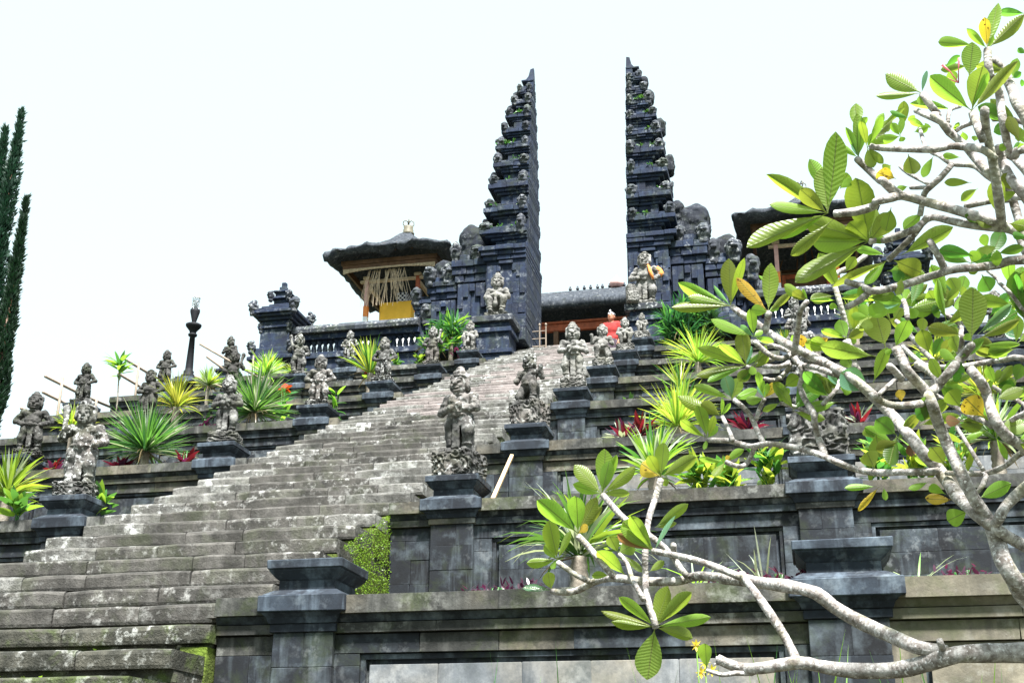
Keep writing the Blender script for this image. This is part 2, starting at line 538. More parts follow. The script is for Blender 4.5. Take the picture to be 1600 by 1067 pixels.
M['ytrunk'] = stone_mat('ringed_yucca_trunk', (0.12, 0.10, 0.08), (0.34, 0.30, 0.24), (0.5, 0.47, 0.4), 0.2, 0.3, (0.6, 0.58, 0.52), 0.2, 0, 6)


def bark():
    n = NT('plumeria_bark')
    P = n.pos()
    a = n.noise(P, 26, 6, 0.65, 0.36, 0.66)
    c = n.mix(a, (0.13, 0.112, 0.10), (0.52, 0.50, 0.48))
    c = n.mix(n.math('MULTIPLY', n.noise(P, 9, 5, 0.7, 0.50, 0.62), 0.65), c, (0.09, 0.072, 0.055))
    c = n.mix(n.math('MULTIPLY', n.noise(P, 55, 3, 0.6, 0.58, 0.66), 0.8), c, (0.70, 0.69, 0.68))
    c = n.mix(n.math('MULTIPLY', n.noise(P, 5, 3, 0.6, 0.56, 0.7), 0.45), c, (0.20, 0.21, 0.07))
    uvn = n.n('UVMap')
    sp = n.n('SeparateXYZ')
    n.l(uvn.outputs[0], sp.inputs[0])
    s = n.math('SINE', n.math('ADD', n.math('MULTIPLY', sp.outputs[1], 300.0), n.math('MULTIPLY', n.noise(P, 12, 4, 0.6, None, None), 22.0)))
    c = n.mix(n.math('MULTIPLY', n.math('MAXIMUM', s, 0.0), 0.24), c, (0.16, 0.135, 0.115))
    n.bump(n.math('ADD', n.math('MULTIPLY', s, 0.16), n.noise(P, 45, 5, 0.65, None, None)), 0.7, 0.006)
    return n.fin(c, 0.85, 0.25)


M['bark'] = bark()

# ------------------------------------------------------------------ terraces: measured levels
YS = [4.10, 7.27, 10.56, 13.63, 16.60, 19.50, 22.39, 25.28, 28.18]      # index 0 is the bed below the lowest wall in view
ZS = [0.05, 1.44, 2.83, 4.24, 5.67, 7.02, 8.35, 9.70, 11.05]
TS = [z - 0.17 for z in ZS]
XC = -4.965
SR, SL = -3.60, -6.50                # right and left ends of the stair
XEND = {1: 4.6, -1: -13.9}           # outer ends of the terraces
COLS = {1: [-3.01, 0.24, 3.35], -1: [-6.92, -9.80, -12.80]}   # pedestal centres
PHW = 0.25
ORD = ['lowest', 'first', 'second', 'third', 'fourth', 'fifth', 'sixth', 'seventh', 'topmost']
SIDE = {1: 'right', -1: 'left'}

g = MB()
N = 24
ext = 3000.0
g.add([(-ext, -ext, -1.62), (ext, -ext, -1.62), (ext, ext, -1.62), (-ext, ext, -1.62)], [(0, 1, 2, 3)])
tag(g.obj('ground', M['ground']), kind='structure')


def soil_sheet(name, x0, x1, y0, y1, z):
    nx, ny = max(2, int((x1 - x0) / 0.35)), max(2, int((y1 - y0) / 0.35))
    v, f = [], []
    for j in range(ny + 1):
        for i in range(nx + 1):
            v.append((x0 + (x1 - x0) * i / nx, y0 + (y1 - y0) * j / ny, z - 0.05 + rnd.uniform(0, 0.045)))
    for j in range(ny):
        for i in range(nx):
            a = j * (nx + 1) + i
            f.append((a, a + 1, a + nx + 2, a + nx + 1))
    return tag(link(name, mesh(name, v, f, M['soil'], None, True)), kind='structure')


soil_sheet('garden_bed', SR + 0.05, XEND[1] + 3, YS[0] + 0.3, YS[1] + 0.35, TS[0])
soil_sheet('garden_bed', -18, SL - 0.05, YS[0] + 0.3, YS[1] + 0.35, TS[0])
for k in range(1, 8):
    soil_sheet('terrace_bed', SR - 0.2, XEND[1], YS[k] + 0.3, YS[k + 1] + 0.35, TS[k] - 0.03)
    soil_sheet('terrace_bed', XEND[-1] if k > 3 else -17.5, SL + 0.2, YS[k] + 0.3, YS[k + 1] + 0.35, TS[k] - 0.03)
pl = MB()
pl.box(-13.6, 4.0, 28.6, 60, 8.0, 10.86)
tag(pl.obj('plateau_ground', M['soil']), kind='structure')
sk = MB()      # earth that carries the terraces, out of sight behind the walls
for s in (1, -1):
    for k in range(1, 8):
        xa, xb = (SR + 0.1, XEND[1] - 0.15) if s > 0 else ((XEND[-1] if k > 3 else -17.5) + 0.15, SL - 0.1)
        sk.box(xa, xb, YS[k] + 0.32, YS[k + 1] + 0.3, TS[k - 1] - 0.3, TS[k] - 0.1)
tag(sk.obj('terrace_earth', M['soil']), kind='structure')


def terrace_wall(k, s):
    """stone wall of level k on side s: coping, mouldings, coursed blocks and framed panels"""
    label = {(1, 1): 'lowest panelled stone wall in view, right of the stairs behind the plumeria branches',
             (1, -1): 'lowest stone wall left of the stairs, at the left edge'}.get((k, s)) or \
        '%s stone terrace wall up from the bottom, %s of the staircase' % (ORD[k] if k < 8 else 'topmost', SIDE[s])
    W = thing('terrace_wall', label, 'wall', (0, 0, 0), 0, 'terrace walls beside the staircase')
    T, B, yw = TS[k], TS[k - 1] - 0.04, YS[k] + 0.10
    far = k >= 5
    if s > 0:
        xa, xb = SR, XEND[1]
    else:
        xa, xb = (XEND[-1] if k > 3 else -17.5), SL
    cols = [c for c in COLS[s] if xa - 0.1 < c < xb + 0.1]
    wall_m, panel_m = M['basalt'], M['basalt']
    if k == 1:
        panel_m = M['pale']
    if k == 3 and s > 0:
        panel_m = M['pale']
    core = MB()
    core.box(xa + 0.02, xb - 0.02, yw + 0.055, yw + 0.36, B, T - 0.05)
    core.obj('wall_core', M['basalt'], W)
    ends = sorted([xa, xb] + [c - 0.19 for c in cols] + [c + 0.19 for c in cols])
    spans = [(ends[i], ends[i + 1]) for i in range(0, len(ends), 2)]
    for (a, b) in spans:
        if b - a < 0.04:
            continue
        tan = (k == 1 and s > 0 and a > 0.2)
        bm = M['tan'] if tan else wall_m
        cm = M['tan'] if tan else (M['coping'] if k != 2 or s < 0 else M['coping'])
        for (p, q) in pieces(a, b, 0.85, 0.25):
            dz = rnd.uniform(-0.006, 0.006)
            block('coping_stone', p + 0.002, q - 0.002, yw - 0.085 + rnd.uniform(-0.006, 0.006), yw + 0.40, T - 0.115, T + dz, cm, W)
        mo = MB()
        mo.loft([[(a, yw - 0.055, T - 0.116), (a, yw - 0.025, T - 0.160), (a, yw + 0.08, T - 0.160), (a, yw + 0.08, T - 0.116)],
                 [(b, yw - 0.055, T - 0.116), (b, yw - 0.025, T - 0.160), (b, yw + 0.08, T - 0.160), (b, yw + 0.08, T - 0.116)]])
        mo.obj('cove_moulding', bm, W)
        for (p, q) in pieces(a, b, 0.7, 0.3):
            block('band_stone', p + 0.001, q - 0.001, yw - 0.035, yw + 0.09, T - 0.225, T - 0.166, M['coping'] if (k in (1, 3, 5) or rnd.random() < 0.35) and not tan else bm, W)
        for (p, q) in pieces(a, b, 0.62, 0.3):
            block('stone_block', p + 0.001, q - 0.001, yw + rnd.uniform(-0.004, 0.004), yw + 0.10, T - 0.345, T - 0.232, M['coping'] if k in (1, 3) and not tan and rnd.random() < 0.6 else bm, W)
        top, bot = T - 0.349, B
        if b - a > 1.2:
            mg = 0.17
            for (u0, u1) in ((a, a + mg), (b - mg, b)):
                z = bot
                while z < top - 0.01:
                    z1 = min(top, z + rnd.uniform(0.17, 0.22))
                    if top - z1 < 0.07:
                        z1 = top
                    block('stone_block', u0 + 0.001, u1 - 0.001, yw + rnd.uniform(-0.004, 0.004), yw + 0.10, z + 0.001, z1 - 0.001, bm, W)
                    z = z1
            # frame fillet then the panel itself, parted by a shadow groove
            fa, fb, ft = a + mg + 0.002, b - mg - 0.002, top - 0.002
            fr = MB()
            fr.box(fa, fb, yw + 0.02, yw + 0.09, ft - 0.03, ft)
            fr.box(fa, fa + 0.03, yw + 0.02, yw + 0.09, bot, ft - 0.031)
            fr.box(fb - 0.03, fb, yw + 0.02, yw + 0.09, bot, ft - 0.031)
            fr.obj('panel_frame', bm, W)
            pa, pb, pt = fa + 0.062, fb - 0.062, ft - 0.062
            z = pt
            hgt = 0.19 if not far else 0.26
            while z > bot + 0.02:
                z0 = max(bot, z - hgt * rnd.uniform(0.85, 1.15))
                if z0 - bot < 0.06:
                    z0 = bot
                for (p, q) in pieces(pa, pb, 0.48 if not far else 0.75, 0.35):
                    block('panel_stone', p + 0.0007, q - 0.0007, yw + 0.008 + rnd.uniform(-0.002, 0.003), yw + 0.09, z0 + 0.0007, z - 0.0007, (M['tan'] if tan and rnd.random() < 0.5 else panel_m), W)
                z = z0
        else:
            z = top
            while z > bot + 0.02:
                z0 = max(bot, z - rnd.uniform(0.16, 0.22))
                if z0 - bot < 0.06:
                    z0 = bot
                for (p, q) in pieces(a, b, 0.24, 0.3):
                    block('stone_block', p + 0.001, q - 0.001, yw + rnd.uniform(-0.005, 0.005), yw + 0.09, z0 + 0.001, z - 0.001, bm, W)
                z = z0
    if s < 0 and k > 3:      # short return at the outer end
        rt = MB()
        rt.box(xa - 0.02, xa + 0.3, yw + 0.41, YS[k + 1] + 0.3 if k < 8 else yw + 3, B, T)
        rt.obj('return_wall', M['basalt'], W)
    return W


for k in range(1, 8):
    for s in (1, -1):
        terrace_wall(k, s)
lw = thing('terrace_wall', 'wall of the garden bed below the frame', 'wall')
q = MB()
q.box(SR + 0.1, XEND[1] + 3, YS[0], YS[0] + 0.35, -1.62, TS[0] + 0.02)
q.box(-18, SL - 0.1, YS[0], YS[0] + 0.35, -1.62, TS[0] + 0.02)
q.obj('wall_core', M['basalt'], lw)

# ------------------------------------------------------------------ pedestals
PED_COUNT = {}


def pedestal(k, c, s, label, sc=1.0, wide=1.0):
    P = thing('pedestal', label, 'pedestal', (c, YS[k] + PHW, ZS[k]), 0, 'moulded stone pedestals')
    w = wide
    a = MB()
    a.bev(-PHW * w, PHW * w, -PHW, PHW, 0.0, 0.055, 0.006, 0, 0.003)
    a.obj('cap_slab', M['basalt_block'], P)
    a = MB()
    a.sq([(-0.066, 0.185 * w, 0.185), (-0.058, 0.196 * w, 0.196), (-0.030, 0.222 * w, 0.222), (-0.012, 0.236 * w, 0.236), (-0.001, 0.238 * w, 0.238)])
    a.obj('cap_moulding', M['basalt_block'], P)
    a = MB()
    a.sq([(-0.128, 0.186 * w, 0.186), (-0.067, 0.184 * w, 0.184)])
    a.obj('neck', M['basalt_block'], P)
    a = MB()
    a.sq([(-0.165, 0.262 * w, 0.262), (-0.150, 0.240 * w, 0.240), (-0.129, 0.205 * w, 0.205)])
    a.obj('skirt_moulding', M['basalt_block'], P)
    a = MB()
    a.bev(-0.285 * w, 0.285 * w, -0.275, 0.24, -0.272, -0.166, 0.007, 0, 0.003)
    a.obj('base_block', M['basalt_block'], P)
    a = MB()
    a.sq([(-0.335, 0.222 * w, 0.222), (-0.300, 0.235 * w, 0.235), (-0.273, 0.262 * w, 0.258)])
    a.obj('cove_moulding', M['basalt_block'], P)
    a = MB()
    a.bev(-0.217 * w, 0.217 * w, -0.212, 0.2, -0.388, -0.336, 0.004)
    a.obj('fillet', M['coping'] if rnd.random() < 0.5 else M['basalt_block'], P)
    z = -0.389
    bot = TS[k - 1] - ZS[k] - 0.05
    i = 0
    while z > bot:
        z0 = max(bot, z - rnd.uniform(0.17, 0.23))
        if z0 - bot < 0.07:
            z0 = bot
        xs = [-0.197 * w, 0.197 * w] if i % 2 else [-0.197 * w, rnd.uniform(-0.06, 0.06), 0.197 * w]
        for u in range(len(xs) - 1):
            block('shaft_stone', xs[u] + 0.0005, xs[u + 1] - 0.0005, -0.197 + rnd.uniform(-0.002, 0.002), 0.0, z0 + 0.0005, z - 0.0005, M['basalt'], P)
        z = z0
        i += 1
    return P


NTH = ['', 'nearest', 'second', 'third', 'fourth', 'fifth', 'sixth', 'seventh', 'eighth']
for k in range(1, 8):
    pedestal(k, COLS[1][0], 1, 'empty low pedestal beside the bottom steps, no statue on it' if k == 1 else '%s statue pedestal along the right edge of the stairs' % NTH[k - 1])
    if k >= 2:
        pedestal(k, COLS[-1][0], -1, '%s statue pedestal along the left edge of the stairs' % NTH[k - 1])
    pedestal(k, COLS[1][1], 1, 'empty wide pedestal under the plumeria branches, lower right' if k == 1 else '%s pedestal up the row behind the plumeria' % NTH[k], 1, 1.12)
    if k >= 3:
        pedestal(k, COLS[-1][1], -1, '%s pedestal up the second row, left of the stairs' % NTH[k - 2])
    if k >= 5:
        pedestal(k, COLS[-1][2], -1, '%s pedestal up the outermost left row, on the skyline' % NTH[k - 4])
    if k >= 4:
        pedestal(k, COLS[1][2], 1, '%s pedestal up the outer row at the far right, behind leaves' % NTH[k - 3])

# ------------------------------------------------------------------ staircase
ST = thing('staircase', 'long worn stone staircase climbing to the split gate', 'staircase')
nose0 = TS[2] + 0.04                     # tread height where the flight passes wall level 2
RISE, RUN = 0.1985, 0.4285
steps = []
yn, zn = YS[2] + 0.12, nose0
i0 = -int((zn + 1.55) / RISE)
i1 = int((10.93 - zn) / RISE) + 1
core = MB()
for i in range(i0, i1 + 1):
    steps.append((yn + i * RUN, zn + i * RISE))
prof = []
for (y, z) in steps:
    core.box(SL + 0.03, SR - 0.03, y + 0.10, y + RUN * 1.0 + 0.05, -1.6 if z < 1 else z - 1.2, z - 0.012)
core.obj('stair_core', M['step_moss_shade'], ST)
for n_, (y, z) in enumerate(steps):
    if z < 0.2:
        mt = M['step_moss_shade']
        mean = 1.4
    elif z < 1.15:
        mt, mean = M['step_moss_shade'], 0.95
    elif z < 5.6:
        mt, mean = M['step'], 0.66
    else:
        mt, mean = M['step_far'], 0.95
    th = 0.128 if z > 1.15 else 0.118
    ja, jb = rnd.uniform(-0.05, 0.05), rnd.uniform(-0.035, 0.035)
    for (p, q) in pieces(SL + ja, SR + jb, mean, 0.45):
        # worn slab: chamfered front edge, slightly tilted and shifted
        e = rnd.uniform(0.012, 0.028)
        f0, f1 = y + rnd.uniform(-0.009, 0.009), y + rnd.uniform(-0.009, 0.009)
        t0, t1 = z + rnd.uniform(-0.004, 0.003), z + rnd.uniform(-0.004, 0.003)
        b0 = z - th
        g_ = 0.0045
        cols_ = []
        ns = max(3, int((q - p) / 0.16)) if z < 6 else 3
        for u in range(ns + 1):
            t = u / ns
            x = p + g_ + (q - p - 2 * g_) * t
            fy, tz = f0 + (f1 - f0) * t, t0 + (t1 - t0) * t
            if u in (0, ns):
                fy += rnd.uniform(0.004, 0.014)
                tz -= rnd.uniform(0.002, 0.008)
            fy += rnd.uniform(-0.003, 0.003)
            wz = tz - (rnd.uniform(0, 0.004))
            ee = e * rnd.uniform(0.7, 1.5)
            cols_.append([(x, fy + 0.006, b0), (x, fy, b0 + 0.02), (x, fy, wz - ee), (x, fy + ee * 0.35, wz - ee * 0.3), (x, fy + ee, wz), (x, y + RUN + 0.08, z - 0.002), (x, y + RUN + 0.08, b0)])
        a = MB()
        a.loft(cols_)
        edge_ = z > 0.9 and (p < SL + 0.1 or (q > SR - 0.1 and z > 2.2)) and rnd.random() < 0.85
        me = a.me('step_slab', M['step_lichen'] if edge_ else mt)
        link('step_slab', me, ST)
    # thinner recessed course under the slab, darker to paint the shade there
    if z > 0.2:
        for (p, q) in pieces(SL + 0.02, SR - 0.02, mean * 1.3, 0.4):
            block('riser_stone', p + 0.002, q - 0.002, y + (0.042 if z > 1.15 else 0.07) + rnd.uniform(0, 0.014), y + 0.2, z - RISE + 0.004, z - th - 0.001, M['step_moss_shade'], ST)
# side stones of the flight on the right, seen between the lowest two walls
for (y, z) in steps:
    if 1.0 < z < 3.2:
        yb = min(y + 1.8, YS[2] + 0.1) if z < TS[2] else y + 1.2
        for (p, q) in pieces(y + 0.02, yb, 0.4, 0.3):
            if q - p < 0.08:
                continue
            block('side_stone', SR - 0.2, SR - 0.012 + rnd.uniform(-0.015, 0.012), p, q, z - RISE * 2 + 0.004, z - 0.14, M['moss_stone'] if rnd.random() < 0.6 else M['step_moss_shade'], ST)

# ------------------------------------------------------------------ carved shapes: distance fields turned into meshes
LAT = NP.rand(32, 32, 32).astype(np.float32)


def vnoise(P):
    i = np.floor(P).astype(np.int32)
    f = (P - i).astype(np.float32)
    f = f * f * (3 - 2 * f)
    out = 0
    for dx in (0, 1):
        wx = f[..., 0] if dx else 1 - f[..., 0]
        for dy in (0, 1):
            wy = f[..., 1] if dy else 1 - f[..., 1]
            for dz in (0, 1):
                wz = f[..., 2] if dz else 1 - f[..., 2]
                out = out + LAT[(i[..., 0] + dx) & 31, (i[..., 1] + dy) & 31, (i[..., 2] + dz) & 31] * wx * wy * wz
    return out - 0.5


def smin(a, b, k=0.03):
    h = np.clip(0.5 + 0.5 * (b - a) / k, 0, 1)
    return b + (a - b) * h - k * h * (1 - h)


def s_cap(P, a, b, ra, rb=None):
    rb = ra if rb is None else rb
    a, b = np.array(a, np.float32), np.array(b, np.float32)
    ba = b - a
    t = np.clip(((P - a) @ ba) / max(1e-9, float(ba @ ba)), 0, 1)
    return np.linalg.norm(P - a - t[..., None] * ba, axis=-1) - (ra + (rb - ra) * t)


def s_ell(P, c, r):
    q = (P - np.array(c, np.float32))
    r = np.array(r, np.float32)
    k0 = np.linalg.norm(q / r, axis=-1)
    k1 = np.linalg.norm(q / (r * r), axis=-1) + 1e-9
    return k0 * (k0 - 1) / k1


def s_box(P, c, h, r=0.01):
    q = np.abs(P - np.array(c, np.float32)) - (np.array(h, np.float32) - r)
    return np.linalg.norm(np.maximum(q, 0), axis=-1) + np.minimum(q.max(-1), 0) - r


def nets(fn, lo, hi, h):
    """surface nets over a distance function"""
    lo, hi = np.array(lo, float), np.array(hi, float)
    n = np.ceil((hi - lo) / h).astype(int) + 1
    ax = [lo[i] + h * np.arange(n[i]) for i in range(3)]
    P = np.stack(np.meshgrid(*ax, indexing='ij'), -1).astype(np.float32)
    V = fn(P)
    V[0], V[-1], V[:, 0], V[:, -1], V[:, :, 0], V[:, :, -1] = 1, 1, 1, 1, 1, 1
    ins = V < 0
    c = [(dx, dy, dz) for dx in (0, 1) for dy in (0, 1) for dz in (0, 1)]
    sl_ = lambda A, d: A[d[0]:A.shape[0] - 1 + d[0], d[1]:A.shape[1] - 1 + d[1], d[2]:A.shape[2] - 1 + d[2]]
    cnt = sum(sl_(ins, d).astype(np.int32) for d in c)
    act = (cnt > 0) & (cnt < 8)
    acc = np.zeros(act.shape + (3,), np.float32)
    num = np.zeros(act.shape, np.float32)
    for a in range(8):
        for b in range(a + 1, 8):
            da, db = np.array(c[a]), np.array(c[b])
            if np.abs(da - db).sum() != 1:
                continue
            va, vb = sl_(V, c[a]), sl_(V, c[b])
            m = (va < 0) != (vb < 0)
            t = np.where(m, va / np.where(m, va - vb, 1), 0)
            acc += np.where(m[..., None], da + t[..., None] * (db - da), 0)
            num += m
    idx = -np.ones(act.shape, np.int64)
    idx[act] = np.arange(act.sum())
    cell = np.argwhere(act)
    verts = lo + h * (cell + acc[act] / num[act][:, None])
    faces = []
    for d in range(3):
        e = [0, 0, 0]
        e[d] = 1
        o1, o2 = [(1, 2), (2, 0), (0, 1)][d]
        A = ins[tuple(slice(1, -1) if q != d else slice(0, -1) for q in range(3))]
        B = ins[tuple(slice(1, -1) if q != d else slice(1, None) for q in range(3))]
        w_ = np.argwhere(A != B)
        if not len(w_):
            continue
        flip = A[tuple(w_.T)]
        base = w_.copy()
        for q in range(3):
            if q != d:
                base[:, q] += 1
        def at(s1, s2):
            z = base.copy()
            z[:, o1] -= s1
            z[:, o2] -= s2
            return idx[tuple(z.T)]
        qd = np.stack([at(1, 1), at(0, 1), at(0, 0), at(1, 0)], 1)
        qd[~flip] = qd[~flip][:, ::-1]
        faces.append(qd)
    F = np.concatenate(faces)
    F = F[(F >= 0).all(1)]
    return verts, F


def nets_mesh(name, fn, lo, hi, h, mats):
    v, f = nets(fn, lo, hi, h)
    return mesh(name, v.tolist(), f.tolist(), mats, None, True)


# ornament heads used all over the gate
def knob_fn(seed):
    o = np.array([seed * 7.3, seed * 3.1, seed * 5.7], np.float32)

    def fn(P):
        d = s_box(P, (0, 0, 0.13), (0.15, 0.15, 0.13), 0.06)
        d = smin(d, s_ell(P, (0, -0.06, 0.25), (0.14, 0.13, 0.13)), 0.05)
        d = smin(d, s_ell(P, (0, 0.02, 0.36), (0.09, 0.09, 0.07)), 0.04)
        for sx in (-1, 1):
            d = smin(d, s_ell(P, (sx * 0.06, -0.17, 0.27), (0.035, 0.03, 0.035)), 0.015)
            d = smin(d, s_ell(P, (sx * 0.15, -0.02, 0.22), (0.04, 0.06, 0.1)), 0.02)
        d = smin(d, s_ell(P, (0, -0.19, 0.17), (0.08, 0.05, 0.04)), 0.02)
        d = smin(d, s_box(P, (0, 0.0, -0.06), (0.11, 0.11, 0.13), 0.04), 0.03)
        return d + 0.05 * vnoise(P * 13 + o) + 0.02 * vnoise(P * 31 + o)
    return fn


KNOB = [nets_mesh('ornament', knob_fn(i), (-0.26, -0.3, -0.36), (0.26, 0.26, 0.5), 0.026, M['gate_knob']) for i in range(3)]


def shoulder_mesh(seed, w_, h_, d_):
    """rounded upright stone with a rough face"""
    o = np.array([seed * 2.3, seed * 5.1, 1.0], np.float32)

    def fn(P):
        a = s_box(P, (0, 0, h_ * 0.45), (w_ * 0.5, d_ * 0.5, h_ * 0.45), min(w_, h_) * 0.3)
        b = s_ell(P, (w_ * 0.12, 0, h_ * 0.62), (w_ * 0.42, d_ * 0.55, h_ * 0.40))
        return smin(a, b, 0.08) + 0.06 * vnoise(P * 9 + o) + 0.05 * np.abs(vnoise(P * 17 + o)) + 0.02 * vnoise(P * 30 + o)
    return nets_mesh('shoulder_stone', fn, (-w_ * 0.8, -d_ * 0.9, -0.15), (w_ * 0.8, d_ * 0.9, h_ * 1.25), 0.04, M['gate_dark'])


GY = 28.80          # middle plane of the gate
XIN = {1: -3.60, -1: -6.14}


def gate_half(s):
    G = thing('split_gate', 'tall dark tiered half of the split gate, %s of the opening' % SIDE[s], 'gate', (XIN[s], GY, 10.86), 0, 'two halves of the split gate')
    z00 = 10.86

    def bx(mb, w0, w1, hd, z0, z1, c=0.015):
        # a course of two or three stones that do not quite line up; the inner cut face stays flush
        n_ = 1 if w1 - w0 < 0.3 else (2 if w1 - w0 < 0.7 else 3)
        cuts = pieces(w0, w1, (w1 - w0) / n_, 0.3)
        for q_, (a_, b_) in enumerate(cuts):
            e_ = rnd.uniform(-0.02, 0.03)
            if q_ == len(cuts) - 1:
                b_ += rnd.uniform(-0.02, 0.03)
            x0, x1 = (a_ + (0.001 if q_ else 0), b_ - 0.001) if s > 0 else (-b_ + 0.001, -a_ - (0.001 if q_ else 0))
            mb.bev(x0, x1, -hd - e_, hd + e_, z0 - z00, z1 - z00 - rnd.uniform(0, 0.004), c, 0, 0.0)

    def knob(wx, hd, z, sc=1.0, back=False):
        o = link('ornament', KNOB[rnd.randrange(3)], G, (s * wx, (hd if back else -hd), z - z00), (0, 0, (math.pi if back else 0) + rnd.uniform(-0.3, 0.3)), (sc * rnd.uniform(0.75, 1.2), sc * rnd.uniform(0.75, 1.15), sc * rnd.uniform(0.7, 1.25)))
        return o
    # body courses, each a wide slab or block
    z = 10.86
    body = [(11.25, 1.30, 1.06), (11.45, 1.22, 1.02), (11.60, 1.14, 0.98), (13.10, 1.02, 0.92), (13.22, 1.10, 0.98), (13.34, 1.16, 1.02), (13.47, 1.24, 1.06)]
    for (z1, wd, hd) in body:
        if z1 == 13.10:
            zz = z
            nz = 5
            for q in range(nz):
                a = MB()
                za, zb = z + (z1 - z) * q / nz, z + (z1 - z) * (q + 1) / nz
                bx(a, 0, wd, hd, za, zb - 0.002, 0.006)
                a.obj('body_course', M['gate'], G)
        else:
            a = MB()
            bx(a, 0, wd, hd, z, z1 - 0.002)
            a.obj('plinth_course' if z < 12 else 'cornice', M['gate'], G)
        z = z1
    # raised corner panels and stepped relief on the front
    for q, (u0, u1, za, zb, dp) in enumerate([(0.03, 0.16, 12.15, 12.95, 0.05), (0.86, 1.0, 12.15, 12.95, 0.05), (0.16, 0.26, 12.62, 12.95, 0.045), (0.76, 0.86, 12.62, 12.95, 0.045), (0.26, 0.36, 12.78, 12.95, 0.04), (0.66, 0.76, 12.78, 12.95, 0.04), (0.03, 0.2, 11.62, 11.9, 0.05), (0.82, 1.0, 11.62, 11.9, 0.05), (0.34, 0.70, 12.98, 13.06, 0.07)]):
        a = MB()
        x0, x1 = (u0, u1) if s > 0 else (-u1, -u0)
        a.bev(x0, x1, -0.92 - dp, -0.92 - 0.002, za - z00, zb - z00, 0.01)
        a.obj('relief_block', M['gate'], G)
    # tiers
    lev = [13.47, 14.05, 14.72, 15.42, 16.02, 16.55, 17.05, 17.52, 17.95, 18.32]
    lev = [13.47 + (q - 13.47) * 1.035 for q in lev]
    wid = [1.14, 1.06, 0.98, 0.90, 0.83, 0.74, 0.63, 0.51, 0.38]
    hds = [0.88, 0.80, 0.72, 0.65, 0.58, 0.50, 0.42, 0.33, 0.24]
    for i in range(9):
        z0, z1, wd, hd = lev[i], lev[i + 1], wid[i], hds[i]
        h = z1 - z0
        for (a0, a1, k) in ((0.0, 0.42, 0.74), (0.42, 0.54, 0.84), (0.54, 0.66, 0.95), (0.66, 0.86, 1.08), (0.86, 1.0, 1.0)):
            a = MB()
            bx(a, 0, wd * k, hd * (k * 0.6 + 0.42), z0 + h * a0, z0 + h * a1 - 0.002, 0.012)
            a.obj('tier_neck' if a0 == 0 else 'tier_cornice', M['gate'], G)
        zc = z0 + h * 0.86
        sc = 0.46 + 0.40 * (1 - i / 9)
        knob(0.15 * sc + 0.02, hd * 0.98, zc, sc * 0.92)
        knob(wd * 0.95, hd * 0.92, zc, sc)
        knob(wd * 0.95, hd * 0.9, zc, sc, True)
        if i in (0, 1, 3, 5, 7, 8):
            sh = link('shoulder_stone', shoulder_mesh(i + (s > 0) * 10, 0.50 * sc, 0.80 * sc, 0.55 * sc), G, (s * (wd + 0.12 * sc), 0.0, z0 + h * 0.05 - z00))
            if s < 0:
                sh.scale = (-1, 1, 1)
    # finial
    a = MB()
    for (z0, z1, wd, hd) in ((18.50, 18.60, 0.30, 0.2), (18.60, 18.76, 0.20, 0.14), (18.76, 18.82, 0.33, 0.17)):
        bx(a, 0, wd, hd, z0, z1 - 0.002, 0.01)
    a.loft([[(s * 0.0, -0.10, 18.82 - z00), (s * 0.24, -0.10, 18.82 - z00), (s * 0.24, 0.10, 18.82 - z00), (s * 0.0, 0.10, 18.82 - z00)], [(0, -0.08, 18.93 - z00), (s * 0.15, -0.08, 18.95 - z00), (s * 0.15, 0.08, 18.95 - z00), (0, 0.08, 18.93 - z00)], [(s * 0.01, -0.05, 19.22 - z00), (s * 0.10, -0.05, 19.19 - z00), (s * 0.10, 0.05, 19.19 - z00), (s * 0.01, 0.05, 19.22 - z00)]])
    a.obj('finial', M['gate'], G)
    # two lower wings stepping down outwards
    for (w0, w1, hd, zt, rs) in ((1.02, 1.86, 0.72, 13.42, 0.9), (1.86, 2.55, 0.60, 12.90, 0.72), (2.55, 2.95, 0.5, 12.45, 0.0)):
        z = 10.86
        for (f, ex) in ((0.16, 0.10), (0.24, 0.05), (0.70, -0.02), (0.78, 0.04), (0.86, 0.08), (0.93, 0.13), (1.0, 0.06)):
            z1 = 10.86 + (zt - 10.86) * f
            a = MB()
            bx(a, w0 + 0.003, w1 + ex, hd + ex, z, z1 - 0.002, 0.014)
            a.obj('wing_course', M['gate'], G)
            z = z1
        for (u, za, zb) in ((0.06, 0.42, 0.68), (0.22, 0.54, 0.68), (0.78, 0.42, 0.68), (0.62, 0.54, 0.68), (0.42, 0.60, 0.68)):
            a = MB()
            c0 = w0 + (w1 - w0) * u
            x0, x1 = (c0, c0 + 0.14) if s > 0 else (-c0 - 0.14, -c0)
            a.bev(x0, x1, -hd - 0.05, -hd + 0.015, 10.86 + (zt - 10.86) * za - z00, 10.86 + (zt - 10.86) * zb - z00, 0.01)
            a.obj('relief_block', M['gate'], G)
        knob(w1 + 0.02, hd + 0.05, zt - 0.10, 1.05)
        knob(w1 + 0.02, hd, zt - 0.10, 1.0, True)
        if rs:
            knob(w0 + (w1 - w0) * 0.35, hd + 0.05, zt - 0.06, 0.9)
            sh = link('shoulder_stone', shoulder_mesh(int(zt * 7) + (s > 0) * 3, 0.86 * rs, 1.38 * rs if w0 < 1.5 else 1.15 * rs, 0.8 * rs), G, (s * (w1 - 0.30 * rs), 0.1, zt - z00 - 0.03))
            if s < 0:
                sh.scale = (-1, 1, 1)
        else:
            knob(w0 + 0.12, hd, zt - 0.6, 1.0)
    # tufts growing out of the ledges
    tf = MB()
